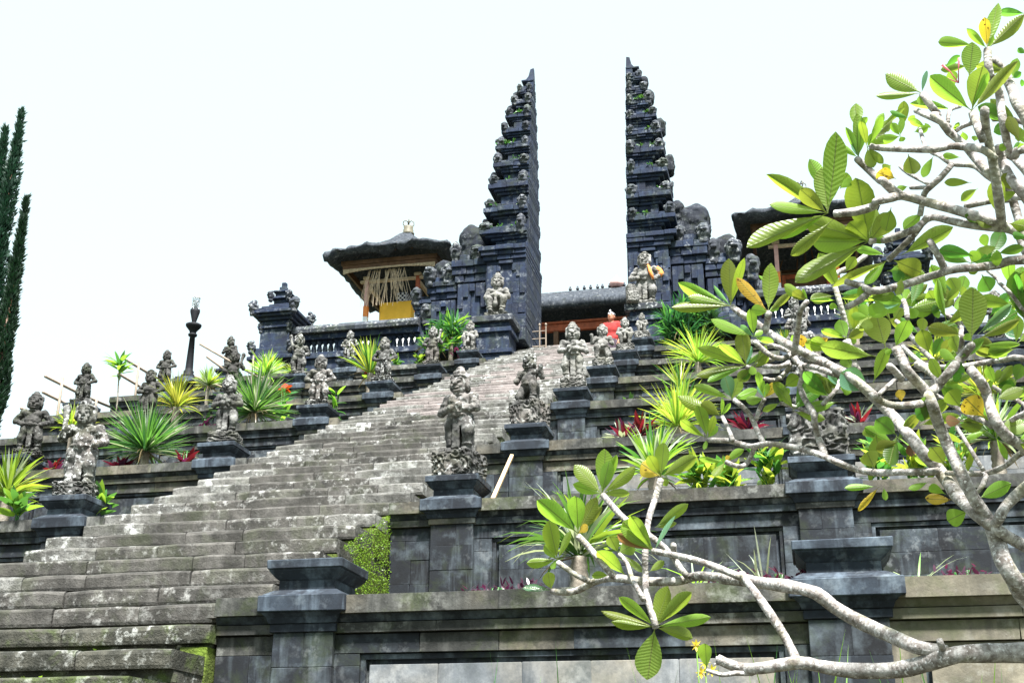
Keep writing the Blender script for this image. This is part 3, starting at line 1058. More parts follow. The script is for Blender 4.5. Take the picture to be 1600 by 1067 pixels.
    for _ in range(16):
        i = rnd.randrange(0, 7)
        wx = rnd.uniform(0.1, wid[i])
        c = Vector((s * wx, -hds[i] * 0.95, lev[i] + (lev[i + 1] - lev[i]) * 0.98 - z00))
        for _ in range(7):
            d = Vector((rnd.uniform(-1, 1), rnd.uniform(-1.2, 0.1), rnd.uniform(-0.2, 1.2))).normalized() * rnd.uniform(0.08, 0.2)
            e = d.cross(Vector((0, 0.3, 1))).normalized() * 0.014
            tf.add([c - e, c + e, c + d * 0.6 + e + Vector((0, 0, 0.02)), c + d * 1.0 - Vector((0, 0, 0.05))], [(0, 1, 2), (0, 2, 3)])
    t_ = tf.obj('fern_tufts', M['g_green'], G)
    t_['kind'] = 'stuff'
    return G


for s in (1, -1):
    gate_half(s)

# big plinths in front of the gate that carry its two guardians
for s, (x0, x1) in ((-1, (-7.20, -6.32)), (1, (-3.50, -2.72))):
    P = thing('pedestal', 'broad stepped plinth at the foot of the split gate, %s of the opening' % SIDE[s], 'pedestal', ((x0 + x1) / 2, 27.35, 9.5), 0, 'moulded stone pedestals')
    hw = (x1 - x0) / 2
    z = 0
    for (zt, ex, nm) in ((0.75, 0.0, 'plinth_block'), (0.85, 0.05, 'plinth_moulding'), (1.30, -0.04, 'plinth_block'), (1.42, 0.02, 'plinth_moulding'), (1.56, -0.03, 'plinth_moulding'), (1.72, 0.07, 'cap_slab')):
        a = MB()
        a.bev(-hw - ex, hw + ex, -0.42 - ex, 0.42, z, zt - 0.002, 0.012, 0, 0.004)
        a.obj(nm, M['gate'] if nm != 'cap_slab' else M['gate_knob'], P)
        z = zt

# ------------------------------------------------------------------ balustrades on the topmost wall, with corner towers
for s in (1, -1):
    W = thing('balustrade', 'dark stone balustrade with turned balusters, %s of the split gate' % SIDE[s], 'balustrade', (0, 0, 0), 0, 'balustrades beside the gate')
    xa, xb = (-0.75, 2.3) if s > 0 else (-12.4, -8.98)
    y = 28.2
    zt = 11.86
    a = MB()
    a.bev(xa - 0.5 if s < 0 else xa, xb if s < 0 else xb + 0.5, y - 0.02, y + 0.4, TS[7] - 0.1, 10.92, 0.01)
    a.obj('wall_core', M['gate'], W)
    for (p, q) in pieces(xa, xb, 0.6, 0.2):
        block('base_stone', p + 0.002, q - 0.002, y - 0.10, y + 0.34, 10.93, 11.08, M['gate'], W)
        block('band_stone', p + 0.002, q - 0.002, y - 0.05, y + 0.3, 11.46, 11.60, M['gate'], W)
    for (p, q) in pieces(xa, xb, 0.8, 0.2):
        cv = MB()
        cv.loft([[(x, y - 0.17, 11.62), (x, y - 0.19, 11.72), (x, y - 0.10, 11.83), (x, y + 0.12, 11.90), (x, y + 0.34, 11.83), (x, y + 0.42, 11.72), (x, y + 0.40, 11.62)] for x in (p + 0.003, q - 0.003)])
        cv.obj('coping_stone', M['gate_knob'], W)
    nb = 22 if s < 0 else 20
    pr = [(0.0, 0.085), (0.05, 0.085), (0.07, 0.05), (0.12, 0.075), (0.2, 0.062), (0.27, 0.045), (0.30, 0.07), (0.33, 0.085), (0.375, 0.085)]
    b = MB()
    b.lathe(pr, 10)
    bme = b.me('baluster', M['gate'], True)
    for i in range(nb):
        x = xa + 0.08 + (xb - xa - 0.16) * i / (nb - 1)
        if s < 0 and i in (8, 9, 10, 14, 15, 16):
            if i in (9, 15):
                dm = MB()
                dm.bev(x - 0.26, x + 0.26, y + 0.05, y + 0.2, 11.085, 11.455, 0.01)
                dm.add([(x, y - 0.0, 11.10), (x + 0.2, y - 0.0, 11.27), (x, y - 0.0, 11.44), (x - 0.2, y - 0.0, 11.27), (x, y + 0.06, 11.10), (x + 0.2, y + 0.06, 11.27), (x, y + 0.06, 11.44), (x - 0.2, y + 0.06, 11.27)], [(0, 1, 2, 3), (0, 4, 5, 1), (1, 5, 6, 2), (2, 6, 7, 3), (3, 7, 4, 0)])
                dm.obj('diamond_panel', M['gate'], W)
            continue
        link('baluster', bme, W, (x, y + 0.12, 11.083))
    # corner tower
    tx = -12.82 if s < 0 else 2.85
    Tw = thing('corner_tower', 'small dark stone corner tower with carved crown, %s end of the balustrade' % SIDE[s], 'tower', (tx, y + 0.15, 10.86), 0, 'corner towers')
    z = 0.0
    for (h, hw, nm) in ((0.10, 0.62, 'plinth'), (0.12, 0.56, 'plinth'), (0.14, 0.50, 'plinth'), (0.56, 0.40, 'shaft'), (0.07, 0.46, 'cornice'), (0.07, 0.42, 'cornice'), (0.07, 0.40, 'cornice'), (0.08, 0.48, 'cornice'), (0.08, 0.56, 'cornice'), (0.09, 0.62, 'cornice'), (0.08, 0.54, 'roof_step'), (0.10, 0.42, 'roof_step'), (0.10, 0.28, 'roof_step'), (0.16, 0.19, 'crown_neck'), (0.06, 0.26, 'crown_step'), (0.14, 0.17, 'crown_neck'), (0.06, 0.22, 'crown_step'), (0.14, 0.10, 'crown_tip'), (0.14, 0.06, 'crown_tip')):
        a = MB()
        a.bev(-hw, hw, -hw, hw, z, z + h - 0.002, 0.014, 0, 0.004)
        a.obj(nm, M['gate'], Tw)
        z += h
    for (kx, ky) in ((-1, -1), (1, -1), (-1, 1), (1, 1)):
        for (u, zz, sc) in ((0.56, 1.38, 0.72), (0.25, 1.84, 0.5), (0.38, 0.90, 0.5), (0.54, 0.30, 0.6)):
            link('ornament', KNOB[rnd.randrange(3)], Tw, (kx * u, ky * u, zz), (0, 0, math.atan2(kx, -ky) * 1.0), (sc, sc, sc))

# ------------------------------------------------------------------ thatched pavilions
def thatch_roof(name, hx, hy, zb, zt, thick, parent, ridge=0.0, drop=0.12, seed=0, jag=0.03):
    """hipped thatch with a thick drooping eave; ridge = half length of the ridge along x"""
    nu = 40
    rings = []

    def rect(a, b, z, sag=0.0, nz=0.0):
        pts = []
        for (x0, y0, x1, y1) in ((-a, -b, a, -b), (a, -b, a, b), (a, b, -a, b), (-a, b, -a, -b)):
            for i in range(nu):
                t = i / nu
                x, y = x0 + (x1 - x0) * t, y0 + (y1 - y0) * t
                e = math.sin(math.pi * t)
                r_ = vnoise(np.array([[x * 2.1 + seed, y * 2.1, z * 3 + 4.0]]))[0]
                r2 = vnoise(np.array([[x * 6.1 + seed, y * 6.1, z * 9 + 4.0]]))[0]
                k = 1 + nz * r_ * 1.2
                pts.append((x * k, y * k, z - sag * (1 - e) + nz * 2.2 * r_ + jag * 2.0 * r2 * (1 if nz else 0)))
        return pts
    inner = 0.16
    rings.append(rect(max(ridge, 0.35), 0.35, zt - 0.55, 0, 0))                        # underside, high
    rings.append(rect(hx - inner * 2.2, hy - inner * 2.2, zb + 0.06, drop * 0.5, 0.01))   # underside at the eave
    rings.append(rect(hx - inner, hy - inner, zb - 0.06, drop, jag))
    rings.append(rect(hx, hy, zb + 0.02, drop, jag))
    rings.append(rect(hx * 1.005, hy * 1.005, zb + thick * 0.6, drop, jag * 0.7))
    rings.append(rect(hx * 0.97, hy * 0.97, zb + thick, drop * 0.9, jag * 0.5))
    for v in (0.16, 0.32, 0.5, 0.66, 0.82, 0.94, 1.0):
        z = zb + thick + (zt - zb - thick) * (0.52 * v + 0.48 * v ** 2.8)
        a = hx * 0.97 + (max(ridge, 0.10) - hx * 0.97) * v
        b = hy * 0.97 + (0.10 - hy * 0.97) * v
        rings.append(rect(a, b, z, drop * 0.7 * (1 - v), 0.02 * (1 - v)))
    m_ = MB()
    m_.loft(rings)
    return m_.obj(name, M['thatch'], parent, True)


def pavilion(s):
    cx = -10.70 if s < 0 else 0.78
    cy = 32.15
    B = thing('pavilion', 'open thatched pavilion behind the balustrade, %s of the gate' % SIDE[s], 'pavilion', (cx, cy, 10.86), 0, 'thatched pavilions')
    zf = 10.86
    RF = thatch_roof('roof', 1.86, 2.14, 14.86 - zf, 16.26 - zf, 0.17, B, 0.0, 0.15, 3.0 + s, 0.085)
    f = MB()
    for (hw, z0, z1, m_) in ((1.42, 14.62, 14.74, 0), (1.38, 14.50, 14.62, 0)):
        for (x0, x1, y0, y1) in ((-hw, hw, -hw - 0.22, -hw - 0.16), (-hw, hw, hw + 0.16, hw + 0.22), (-hw, -hw + 0.06, -hw - 0.155, hw + 0.155), (hw - 0.06, hw, -hw - 0.155, hw + 0.155)):
            f.box(x0, x1, y0, y1, z0 - zf, z1 - zf, m_)
    f.obj('fascia_beam', M['wood'], B)
    v = MB()     # scalloped pale valance under the front beam
    n = 30
    for i in range(n):
        x = -1.36 + 2.72 * i / n
        dp = 0.05 + 0.10 * abs((i + 0.5) / n * 2 - 1) ** 3
        v.box(x + 0.004, x + 2.72 / n - 0.004, -1.62, -1.595, 14.495 - zf - dp, 14.495 - zf)
    v.obj('valance', M['palewood'], B)
    for i in range(13):      # rafters
        x = -1.5 + 3.0 * i / 12
        r_ = MB()
        for sy in (-1, 1):
            r_.tube([(x, sy * 1.85, 14.86 - zf), (x * 0.18, sy * 0.2, 16.0 - zf)], 0.025, 5)
        r_.obj('rafter', M['wood'], B)
    for (px, py, nm) in ((-0.80, -1.1, 0), (0.72, -1.1, 1), (-0.80, 0.9, 2), (0.72, 0.9, 3)):
        p = MB()
        p.bev(-0.065, 0.065, -0.065, 0.065, 12.62 - zf, 13.20 - zf, 0.008, 0)
        p.bev(-0.066, 0.066, -0.066, 0.066, 13.201 - zf, 13.52 - zf, 0.008, 1)
        p.bev(-0.055, 0.055, -0.055, 0.055, 13.521 - zf, 14.33 - zf, 0.008, 2)
        p.bev(-0.10, 0.10, -0.10, 0.10, 14.332 - zf, 14.42 - zf, 0.01, 3)
        po = p.obj('post', [M['white'], M['orange'], M['pink'] if px < 0 else M['redwood'], M['palewood']], B, False, (px, py, 0))
    bm = MB()
    for py in (-1.1, 0.9):
        bm.bev(-1.0, 0.95, py - 0.05, py + 0.05, 14.24 - zf, 14.32 - zf, 0.01)
    for px in (-0.80, 0.72):
        bm.bev(px - 0.05, px + 0.05, -1.04, 0.84, 14.15 - zf, 14.238 - zf, 0.01)
    bm.obj('tie_beam', M['palewood'], B)
    fl = MB()
    fl.bev(-1.15, 1.05, -1.3, 1.15, 0.0, 1.05, 0.02)
    fl.bev(-1.05, 0.95, -1.2, 1.05, 1.052, 1.76, 0.02)
    fl.obj('platform', M['white'], B)
    if s < 0:
        # altar wrapped in yellow cloth
        c = MB()
        n = 14
        top = []
        rings = []
        for (z, e) in ((1.70, 0.02), (2.1, 0.0), (2.55, 0.01), (2.78, 0.0), (2.83, -0.03)):
            ring = []
            for (x0, y0, x1, y1) in ((-0.46, -0.9, 0.50, -0.9), (0.50, -0.9, 0.50, 0.1), (0.50, 0.1, -0.46, 0.1), (-0.46, 0.1, -0.46, -0.9)):
                for i in range(n):
                    t = i / n
                    wv = 0.010 * math.sin(i * 2.1 + z) + 0.006 * math.sin(i * 5.0)
                    x, y = x0 + (x1 - x0) * t, y0 + (y1 - y0) * t
                    nx, ny = (0, -1) if y0 == y1 == -0.9 else ((1, 0) if x0 == x1 == 0.50 else ((0, 1) if y0 == y1 else (-1, 0)))
                    k = 1 + e
                    ring.append((x * k + nx * wv, (y + 0.4) * k - 0.4 + ny * wv, z))
            rings.append(ring)
        c.loft(rings)
        al = c.obj('altar_cloth', M['gold'], B, True)
        k = MB()
        k.bev(-0.02, 0.30, -0.78, -0.05, 2.84, 3.16, 0.02)
        k.obj('checked_cloth', M['check'], B)
        st = MB()
        for i in range(60):
            x = -0.62 + 1.05 * rnd.random()
            y = -1.45 + rnd.uniform(-0.06, 0.06)
            dx = rnd.uniform(-0.32, 0.12) if x < 0 else rnd.uniform(-0.22, 0.26)
            L = rnd.uniform(0.6, 1.12)
            z0 = 14.46 - zf
            pts = [(x, y, z0), (x + dx * 0.5, y - 0.02, z0 - L * 0.5), (x + dx, y + 0.02, z0 - L)]
            st.tube(pts, 0.0065, 4)
        so_ = st.obj('hanging_straw', M['straw'], B)
        so_['kind'] = 'stuff'
        wc = MB()
        wc.bev(0.78, 1.02, -1.0, 0.6, 1.77, 2.35, 0.06)
        wc.obj('white_drape', M['white'], B)
    else:
        wl = MB()
        wl.bev(-0.75, 0.68, 0.5, 0.85, 12.63 - zf, 14.15 - zf, 0.01)
        WP = wl.obj('back_panel', M['wood'], B)
        fr = MB()
        for (x0, x1, z0, z1) in ((-0.7, -0.6, 12.7, 14.1), (0.5, 0.6, 12.7, 14.1), (-0.599, 0.499, 13.98, 14.1)):
            fr.bev(x0, x1, 0.43, 0.497, z0 - zf, z1 - zf, 0.008)
        fr.obj('door_frame', M['redwood'], WP)
    fi = MB()
    fi.lathe([(0, 0.17), (0.05, 0.19), (0.10, 0.15), (0.16, 0.16), (0.20, 0.13), (0.27, 0.15), (0.30, 0.10)], 12, (0, 0, 16.20 - zf))
    for a in range(4):
        an = a * math.pi / 2 + 0.4
        fi.tube([(math.cos(an) * r_, math.sin(an) * r_, 16.47 - zf + h) for r_, h in ((0.07, 0), (0.16, 0.07), (0.16, 0.17), (0.08, 0.22), (0.02, 0.16))], 0.016, 5)
    fi.obj('crown_finial', M['gilt'], RF, True)
    return B


pavilion(-1)
pavilion(1)

# long thatched hall seen through the opening
H = thing('hall', 'long thatched hall seen through the gate opening', 'building', (-4.9, 39.2, 10.86))
HR = thatch_roof('roof', 6.2, 2.5, 15.42 - 10.86, 16.98 - 10.86, 0.34, H, 4.4, 0.05, 9.0, 0.05)
a = MB()
a.bev(-5.6, 5.6, -1.9, -1.75, 14.82 - 10.86, 15.06 - 10.86, 0.01)
a.bev(-5.6, 5.6, -1.96, -1.70, 15.062 - 10.86, 15.14 - 10.86, 0.01)
a.obj('front_beam', M['redwood'], H)
for i in range(8):
    a = MB()
    a.bev(-5.4 + i * 1.54 - 0.08, -5.4 + i * 1.54 + 0.08, -1.9, -1.74, 0.6, 14.818 - 10.86, 0.01)
    a.obj('post', M['wood'], H)
a = MB()
a.bev(-5.9, 5.9, 1.6, 1.9, 0.0, 15.3 - 10.86, 0.01)
a.obj('back_wall', M['wood'], H)
a = MB()
a.bev(-6.0, 6.0, -2.2, 2.1, 0.0, 0.6, 0.02)
a.obj('plinth', M['gate'], H)
for i in range(9):
    a = MB()
    x = -2.2 + i * 0.24 + rnd.uniform(-0.05, 0.05)
    a.lathe([(0, 0.05), (0.05, 0.06), (0.09, 0.03), (0.12, 0.035), (0.15, 0.01)], 7, (x, 0, 17.04 - 10.86))
    a.obj('ridge_ornament', M['gate_knob'], HR, True)
a = MB()
a.lathe([(0, 0.20), (0.10, 0.26), (0.20, 0.24), (0.30, 0.12), (0.40, 0.03), (0.46, 0.01)], 10, (-0.55, 0, 17.02 - 10.86))
a.obj('ridge_finial', M['pink'], HR, True)

# small iron rail at the top of the stairs
rl = thing('railing', 'short pale metal railing at the stair top, left inside the gate', 'railing', (-5.85, 28.6, 10.9))
for dx in (-0.10, 0.06):
    a = MB()
    a.tube([(dx, 0, 0), (dx, 0, 0.62)], 0.018, 6)
    a.lathe([(0, 0.02), (0.04, 0.035), (0.09, 0.005)], 7, (dx, 0, 0.62))
    a.obj('rail_post', M['bamboo'], rl)
a = MB()
for zz in (0.5, 0.3, 0.1):
    a.tube([(-0.4, 0.02, zz), (0.06, 0.02, zz)], 0.013, 5)
a.obj('rail_bar', M['bamboo'], rl)

# lamp post at the outer corner of the sixth terrace
lp = thing('lamp_post', 'dark lamp post with a glass cylinder on top, left skyline', 'lamp', (-13.78, 25.45, 9.45))
a = MB()
a.sq([(0, 0.30, 0.30), (0.08, 0.30, 0.30), (0.09, 0.24, 0.24), (0.16, 0.22, 0.22)])
a.obj('base', M['basalt_block'], lp)
a = MB()
a.lathe([(0.16, 0.16), (0.22, 0.18), (0.28, 0.11), (0.34, 0.12), (0.38, 0.09), (0.42, 0.09), (1.22, 0.062), (1.24, 0.10), (1.28, 0.11), (1.31, 0.075), (1.36, 0.085), (1.42, 0.13), (1.48, 0.18), (1.53, 0.19), (1.55, 0.15)], 14)
a.obj('column', M['iron'], lp, True)
a = MB()
a.lathe([(1.54, 0.045), (1.60, 0.05), (1.86, 0.115), (1.92, 0.115)], 12)
a.obj('lamp_cup', M['iron'], lp, True)
a = MB()
a.lathe([(1.90, 0.085), (2.20, 0.085), (2.21, 0.095), (2.25, 0.095)], 14)
GC = a.obj('glass_cylinder', M['glass'], lp, True)
a = MB()
a.lathe([(1.91, 0.03), (2.12, 0.035), (2.15, 0.02)], 8)
a.obj('bulb', M['white'], GC, True)

# bamboo rails along the outer left end
br = thing('bamboo_rail', 'weathered bamboo rails sticking out along the left end of the terraces', 'railing', (-14.25, 20.5, 6.8))
for (y0, z0, y1, z1) in ((20.6, 8.05, 23.4, 8.22), (20.6, 7.72, 23.0, 7.85), (20.0, 7.2, 22.0, 7.3), (23.3, 9.40, 25.9, 9.55), (23.2, 9.0, 25.5, 9.1)):
    a = MB()
    a.tube([(0, y0 - 20.5, z0 - 6.8), (0.02, (y0 + y1) / 2 - 20.5, (z0 + z1) / 2 - 6.84), (0, y1 - 20.5, z1 - 6.8)], 0.03, 7)
    a.obj('pole', M['bamboo'], br, True)
for (y0, zb, zt) in ((21.1, 6.6, 8.2), (22.4, 6.6, 8.25), (23.9, 7.9, 9.6), (25.2, 7.9, 9.65)):
    a = MB()
    a.tube([(0.06, y0 - 20.5, zb - 6.8), (0.06, y0 - 20.5, zt - 6.8)], 0.028, 7)
    a.obj('post', M['bamboo'], br, True)
br2 = thing('bamboo_rail', 'bamboo poles crossing behind the left statues below the corner tower', 'railing', (-12.3, 24.2, 8.2))
for (x0, z0, x1, z1) in ((-0.55, 1.72, 0.9, 0.9), (-0.35, 1.40, 0.2, 1.0), (-0.6, 0.95, 0.2, 0.7)):
    a = MB()
    a.tube([(x0, -0.1, z0), (x1, 0.6, z1)], 0.026, 7)
    a.obj('pole', M['bamboo'], br2, True)
for x0 in (0.6, 0.85):
    a = MB()
    a.tube([(x0, 0.3, 0.0), (x0, 0.3, 1.5)], 0.02, 6)
    a.obj('post', M['bamboo'], br2, True)

# loose timber leaning on the second wall
a = MB()
p0, p1 = Vector((-2.72, 10.86, 2.66)), Vector((-2.645, 11.40, 3.27))
a.tube([p0 - p0, (p1 - p0) * 0.5, p1 - p0], [0.026, 0.024, 0.022], 4)
tag(a.obj('timber_pole', M['plank'], None, False, p0), 'pale timber pole leaning beside the nearest right statue', 'pole')

# ------------------------------------------------------------------ guardian statues
def figure_fn(pose, seed):
    o = np.array([seed * 3.7, seed * 1.9, seed * 6.1], np.float32)
    p = dict(hip=0.38, knee=[(-0.13, -0.05, 0.22), (0.13, -0.05, 0.22)], foot=[(-0.11, -0.02, 0.03), (0.11, -0.02, 0.03)],
             elbow=[(-0.25, 0.0, 0.50), (0.25, 0.0, 0.50)], hand=[(-0.06, -0.17, 0.50), (0.07, -0.17, 0.47)], club=None, head=(0, -0.03), crown=1.0, belly=1.0, lean=0.0, back=True, fat=1.0)
    p.update(pose)
    H = p['hip']
    up = H - 0.38

    def fn(P):
        x = P[..., 0]
        d = s_ell(P, (0, 0.0, 0.40 + up), (0.15, 0.12, 0.09))
        d = smin(d, s_ell(P, (0, -0.03, 0.49 + up), (0.145 * p['belly'], 0.13 * p['belly'], 0.11)), 0.04)
        d = smin(d, s_ell(P, (0, 0.0, 0.60 + up), (0.17, 0.11, 0.10)), 0.04)
        for sx in (-1, 1):
            d = smin(d, s_ell(P, (sx * 0.07, -0.075, 0.605 + up), (0.065, 0.045, 0.045)), 0.02)
        hx, hy = p['head']
        hz = 0.79 + up
        d = smin(d, s_cap(P, (0, 0, 0.64 + up), (hx, hy + 0.03, 0.74 + up), 0.07), 0.03)
        hd = s_ell(P, (hx, hy, hz), (0.105, 0.108, 0.115))
        hd = smin(hd, s_ell(P, (hx, hy - 0.05, hz - 0.075), (0.082, 0.07, 0.05)), 0.03)      # jaw
        for sx in (-1, 1):
            hd = smin(hd, s_ell(P, (hx + sx * 0.043, hy - 0.098, hz + 0.018), (0.027, 0.024, 0.024)), 0.008)   # bulging eyes
            hd = smin(hd, s_ell(P, (hx + sx * 0.045, hy - 0.095, hz + 0.052), (0.042, 0.02, 0.013)), 0.008)    # brows
            hd = smin(hd, s_ell(P, (hx + sx * 0.055, hy - 0.09, hz - 0.035), (0.032, 0.03, 0.03)), 0.012)     # cheeks
            hd = smin(hd, s_ell(P, (hx + sx * 0.112, hy + 0.01, hz - 0.01), (0.028, 0.035, 0.065)), 0.012)     # ear plugs
            hd = smin(hd, s_ell(P, (hx + sx * 0.10, hy + 0.03, hz + 0.075), (0.04, 0.04, 0.05)), 0.015)        # crown wings
        hd = smin(hd, s_ell(P, (hx, hy - 0.125, hz - 0.012), (0.026, 0.028, 0.024)), 0.01)   # nose
        hd = smin(hd, s_ell(P, (hx, hy - 0.105, hz - 0.062), (0.055, 0.022, 0.012)), 0.008)  # lips
        hd = smin(hd, s_ell(P, (hx, hy - 0.098, hz - 0.092), (0.045, 0.022, 0.012)), 0.008)
        hd = np.maximum(hd, -s_ell(P, (hx, hy - 0.125, hz - 0.077), (0.038, 0.03, 0.009)))   # mouth slit
        hd = smin(hd, s_ell(P, (hx, hy + 0.075, hz - 0.03), (0.115, 0.07, 0.12)), 0.03)      # hair down the back
        hd = smin(hd, s_ell(P, (hx, hy + 0.01, hz + 0.085), (0.112, 0.112, 0.030)), 0.012)   # diadem
        if p['crown'] > 0:
            hd = smin(hd, s_ell(P, (hx, hy + 0.015, hz + 0.130), (0.088, 0.088, 0.050 * p['crown'])), 0.014)
            hd = smin(hd, s_ell(P, (hx, hy + 0.02, hz + 0.130 + 0.052 * p['crown']), (0.055, 0.055, 0.040 * p['crown'])), 0.012)
        d = smin(d, hd, 0.015)
        d = smin(d, s_ell(P, (0, -0.06, 0.655 + up), (0.115, 0.065, 0.022)), 0.010)   # necklace
        d = smin(d, s_ell(P, (0, -0.01, 0.425 + up), (0.168, 0.142, 0.026)), 0.012)   # belt
        d = smin(d, s_ell(P, (0, -0.145, 0.42 + up), (0.045, 0.03, 0.035)), 0.012)    # buckle
        for i, sx in ((0, -1), (1, 1)):
            k, f = p['knee'][i], p['foot'][i]
            d = smin(d, s_cap(P, (sx * 0.09, 0, H), k, 0.092 * p['fat'], 0.072 * p['fat']), 0.03)
            d = smin(d, s_cap(P, k, f, 0.070 * p['fat'], 0.050), 0.02)
            d = smin(d, s_ell(P, (f[0], f[1] - 0.04, f[2]), (0.05, 0.085, 0.035)), 0.015)
            d = smin(d, s_ell(P, ((k[0] + f[0]) / 2, (k[1] + f[1]) / 2, f[2] + 0.06), (0.068, 0.068, 0.018)), 0.008)
            sh = (sx * 0.175, 0.0, 0.635 + up)
            e, h = p['elbow'][i], p['hand'][i]
            d = smin(d, s_ell(P, sh, (0.068, 0.068, 0.062)), 0.02)
            d = smin(d, s_cap(P, sh, e, 0.056, 0.050), 0.015)
            m = tuple(sh[q] * 0.55 + e[q] * 0.45 for q in range(3))
            d = smin(d, s_ell(P, m, (0.066, 0.066, 0.022)), 0.008)
            d = smin(d, s_cap(P, e, h, 0.048, 0.038), 0.012)
            d = smin(d, s_ell(P, h, (0.048, 0.042, 0.044)), 0.010)
        # sash hanging between the legs, side folds
        if H > 0.30:
            d = smin(d, s_box(P, (0, -0.105, H - 0.17), (0.048, 0.022, 0.17), 0.015), 0.012)
            for sx in (-1, 1):
                d = smin(d, s_ell(P, (sx * 0.12, -0.02, H - 0.06), (0.075, 0.105, 0.10)), 0.02)
        if p['club']:
            a, b = p['club']
            d = smin(d, s_cap(P, a, b, 0.022, 0.045), 0.008)
            d = smin(d, s_ell(P, b, (0.055, 0.055, 0.06)), 0.01)
        if p['back']:
            d = smin(d, s_box(P, (0, 0.09, 0.15), (0.15, 0.06, 0.17), 0.05), 0.03)
        d = d + 0.010 * vnoise(P * 15 + o) + 0.012 * vnoise(P * 36 + o) + 0.008 * vnoise(P * 75 + o)
        return d
    return fn


POSES = {
    'folded': dict(elbow=[(-0.25, -0.03, 0.49), (0.24, -0.03, 0.50)], hand=[(0.06, -0.17, 0.52), (-0.04, -0.18, 0.49)], club=((0.06, -0.17, 0.44), (-0.02, -0.17, 0.58)), head=(0.0, -0.04), knee=[(-0.11, -0.02, 0.21), (0.15, -0.08, 0.23)]),
    'kneel': dict(hip=0.27, knee=[(-0.15, -0.13, 0.10), (0.15, -0.16, 0.26)], foot=[(-0.13, 0.05, 0.04), (0.14, -0.13, 0.03)], elbow=[(-0.25, -0.03, 0.39), (0.26, -0.02, 0.42)], hand=[(-0.20, -0.16, 0.36), (0.27, -0.10, 0.58)], crown=0.6),
    'hips': dict(elbow=[(-0.31, 0.02, 0.50), (0.31, 0.02, 0.50)], hand=[(-0.16, -0.08, 0.43), (0.16, -0.08, 0.43)], knee=[(-0.15, -0.06, 0.21), (0.15, -0.06, 0.21)], foot=[(-0.14, 0.0, 0.03), (0.14, 0.0, 0.03)], crown=0.8),
    'seated': dict(hip=0.24, knee=[(-0.16, -0.20, 0.26), (0.16, -0.20, 0.26)], foot=[(-0.12, -0.17, 0.03), (0.12, -0.17, 0.03)], elbow=[(-0.24, -0.04, 0.36), (0.24, -0.04, 0.36)], hand=[(-0.03, -0.19, 0.35), (0.04, -0.20, 0.32)], crown=0.9, club=((0.0, -0.2, 0.36), (-0.02, -0.21, 0.16))),
    'shoulder_club': dict(elbow=[(-0.26, 0.0, 0.50), (0.27, -0.04, 0.52)], hand=[(-0.17, -0.13, 0.44), (0.20, -0.15, 0.60)], club=((0.20, -0.17, 0.5), (0.25, -0.06, 0.84)), knee=[(-0.12, -0.08, 0.22), (0.14, -0.02, 0.22)], head=(0.015, -0.045), crown=0.7),
    'stout': dict(belly=1.22, fat=1.12, elbow=[(-0.30, -0.02, 0.49), (0.32, 0.0, 0.52)], hand=[(-0.13, -0.17, 0.43), (0.20, -0.10, 0.42)], knee=[(-0.15, -0.08, 0.22), (0.15, -0.08, 0.22)], crown=0.45, head=(-0.01, -0.05)),
}
FIG = {}
for i_, (nm, ps) in enumerate(POSES.items()):
    FIG[nm] = nets(figure_fn(ps, i_ + 1), (-0.42, -0.34, -0.03), (0.42, 0.24, 1.10), 0.0105)
FIGM = {}


def fig_mesh(pose, mat):
    k = (pose, mat)
    if k not in FIGM:
        v, f = FIG[pose]
        FIGM[k] = mesh('figure', v.tolist(), f.tolist(), M[mat], None, True)
    return FIGM[k]


def base_fn(seed):
    o = np.array([seed * 4.1, 2.2, seed * 1.7], np.float32)

    def fn(P):
        d = s_box(P, (0, 0, 0.5), (0.5, 0.5, 0.5), 0.12)
        q = P * np.array([1, 1, 1], np.float32)
        a = vnoise(q * 5.0 + o)
        # coiling cloud carving: bands of a folded noise
        c = np.sin(a * 30.0)
        return d + 0.03 + 0.038 * c + 0.06 * vnoise(q * 14 + o)
    return fn


BASE = [nets(base_fn(i), (-0.62, -0.62, -0.1), (0.62, 0.62, 1.14), 0.036) for i in range(3)]
BASEM = {}


def base_mesh(i, mat):
    k = (i, mat)
    if k not in BASEM:
        v, f = BASE[i]
        BASEM[k] = mesh('carved_base', v.tolist(), f.tolist(), M[mat], None, True)
    return BASEM[k]


def statue(x, y, z, hfig, hbase, wbase, pose, label, mat='statue', rz=0.0, group='stone guardian statues on pedestals', mirror=False):
    s_ = thing('guardian_statue', label, 'statue', (x, y, z), rz, group)
    link('carved_base', base_mesh(rnd.randrange(3), mat), s_, (0, 0, 0), (0, 0, rnd.choice((0, math.pi / 2, math.pi))), (wbase * 0.94, wbase * 0.94, hbase))
    sc = hfig
    link('figure', fig_mesh(pose, mat), s_, (0, 0, hbase * 0.96), None, ((-sc if mirror else sc) * 0.94, sc * 0.96, sc * 1.06))
    return s_


CAPZ = 0.053


def on_ped(k, c, hfig, hbase, wbase, pose, label, mat='statue', rz=0.0, mirror=False, dx=0.0):
    return statue(c + dx, YS[k] + PHW, ZS[k] + CAPZ, hfig, hbase, wbase, pose, label, mat, rz, mirror=mirror)


r0, l0, l1, l2, r1, r2 = COLS[1][0], COLS[-1][0], COLS[-1][1], COLS[-1][2], COLS[1][1], COLS[1][2]
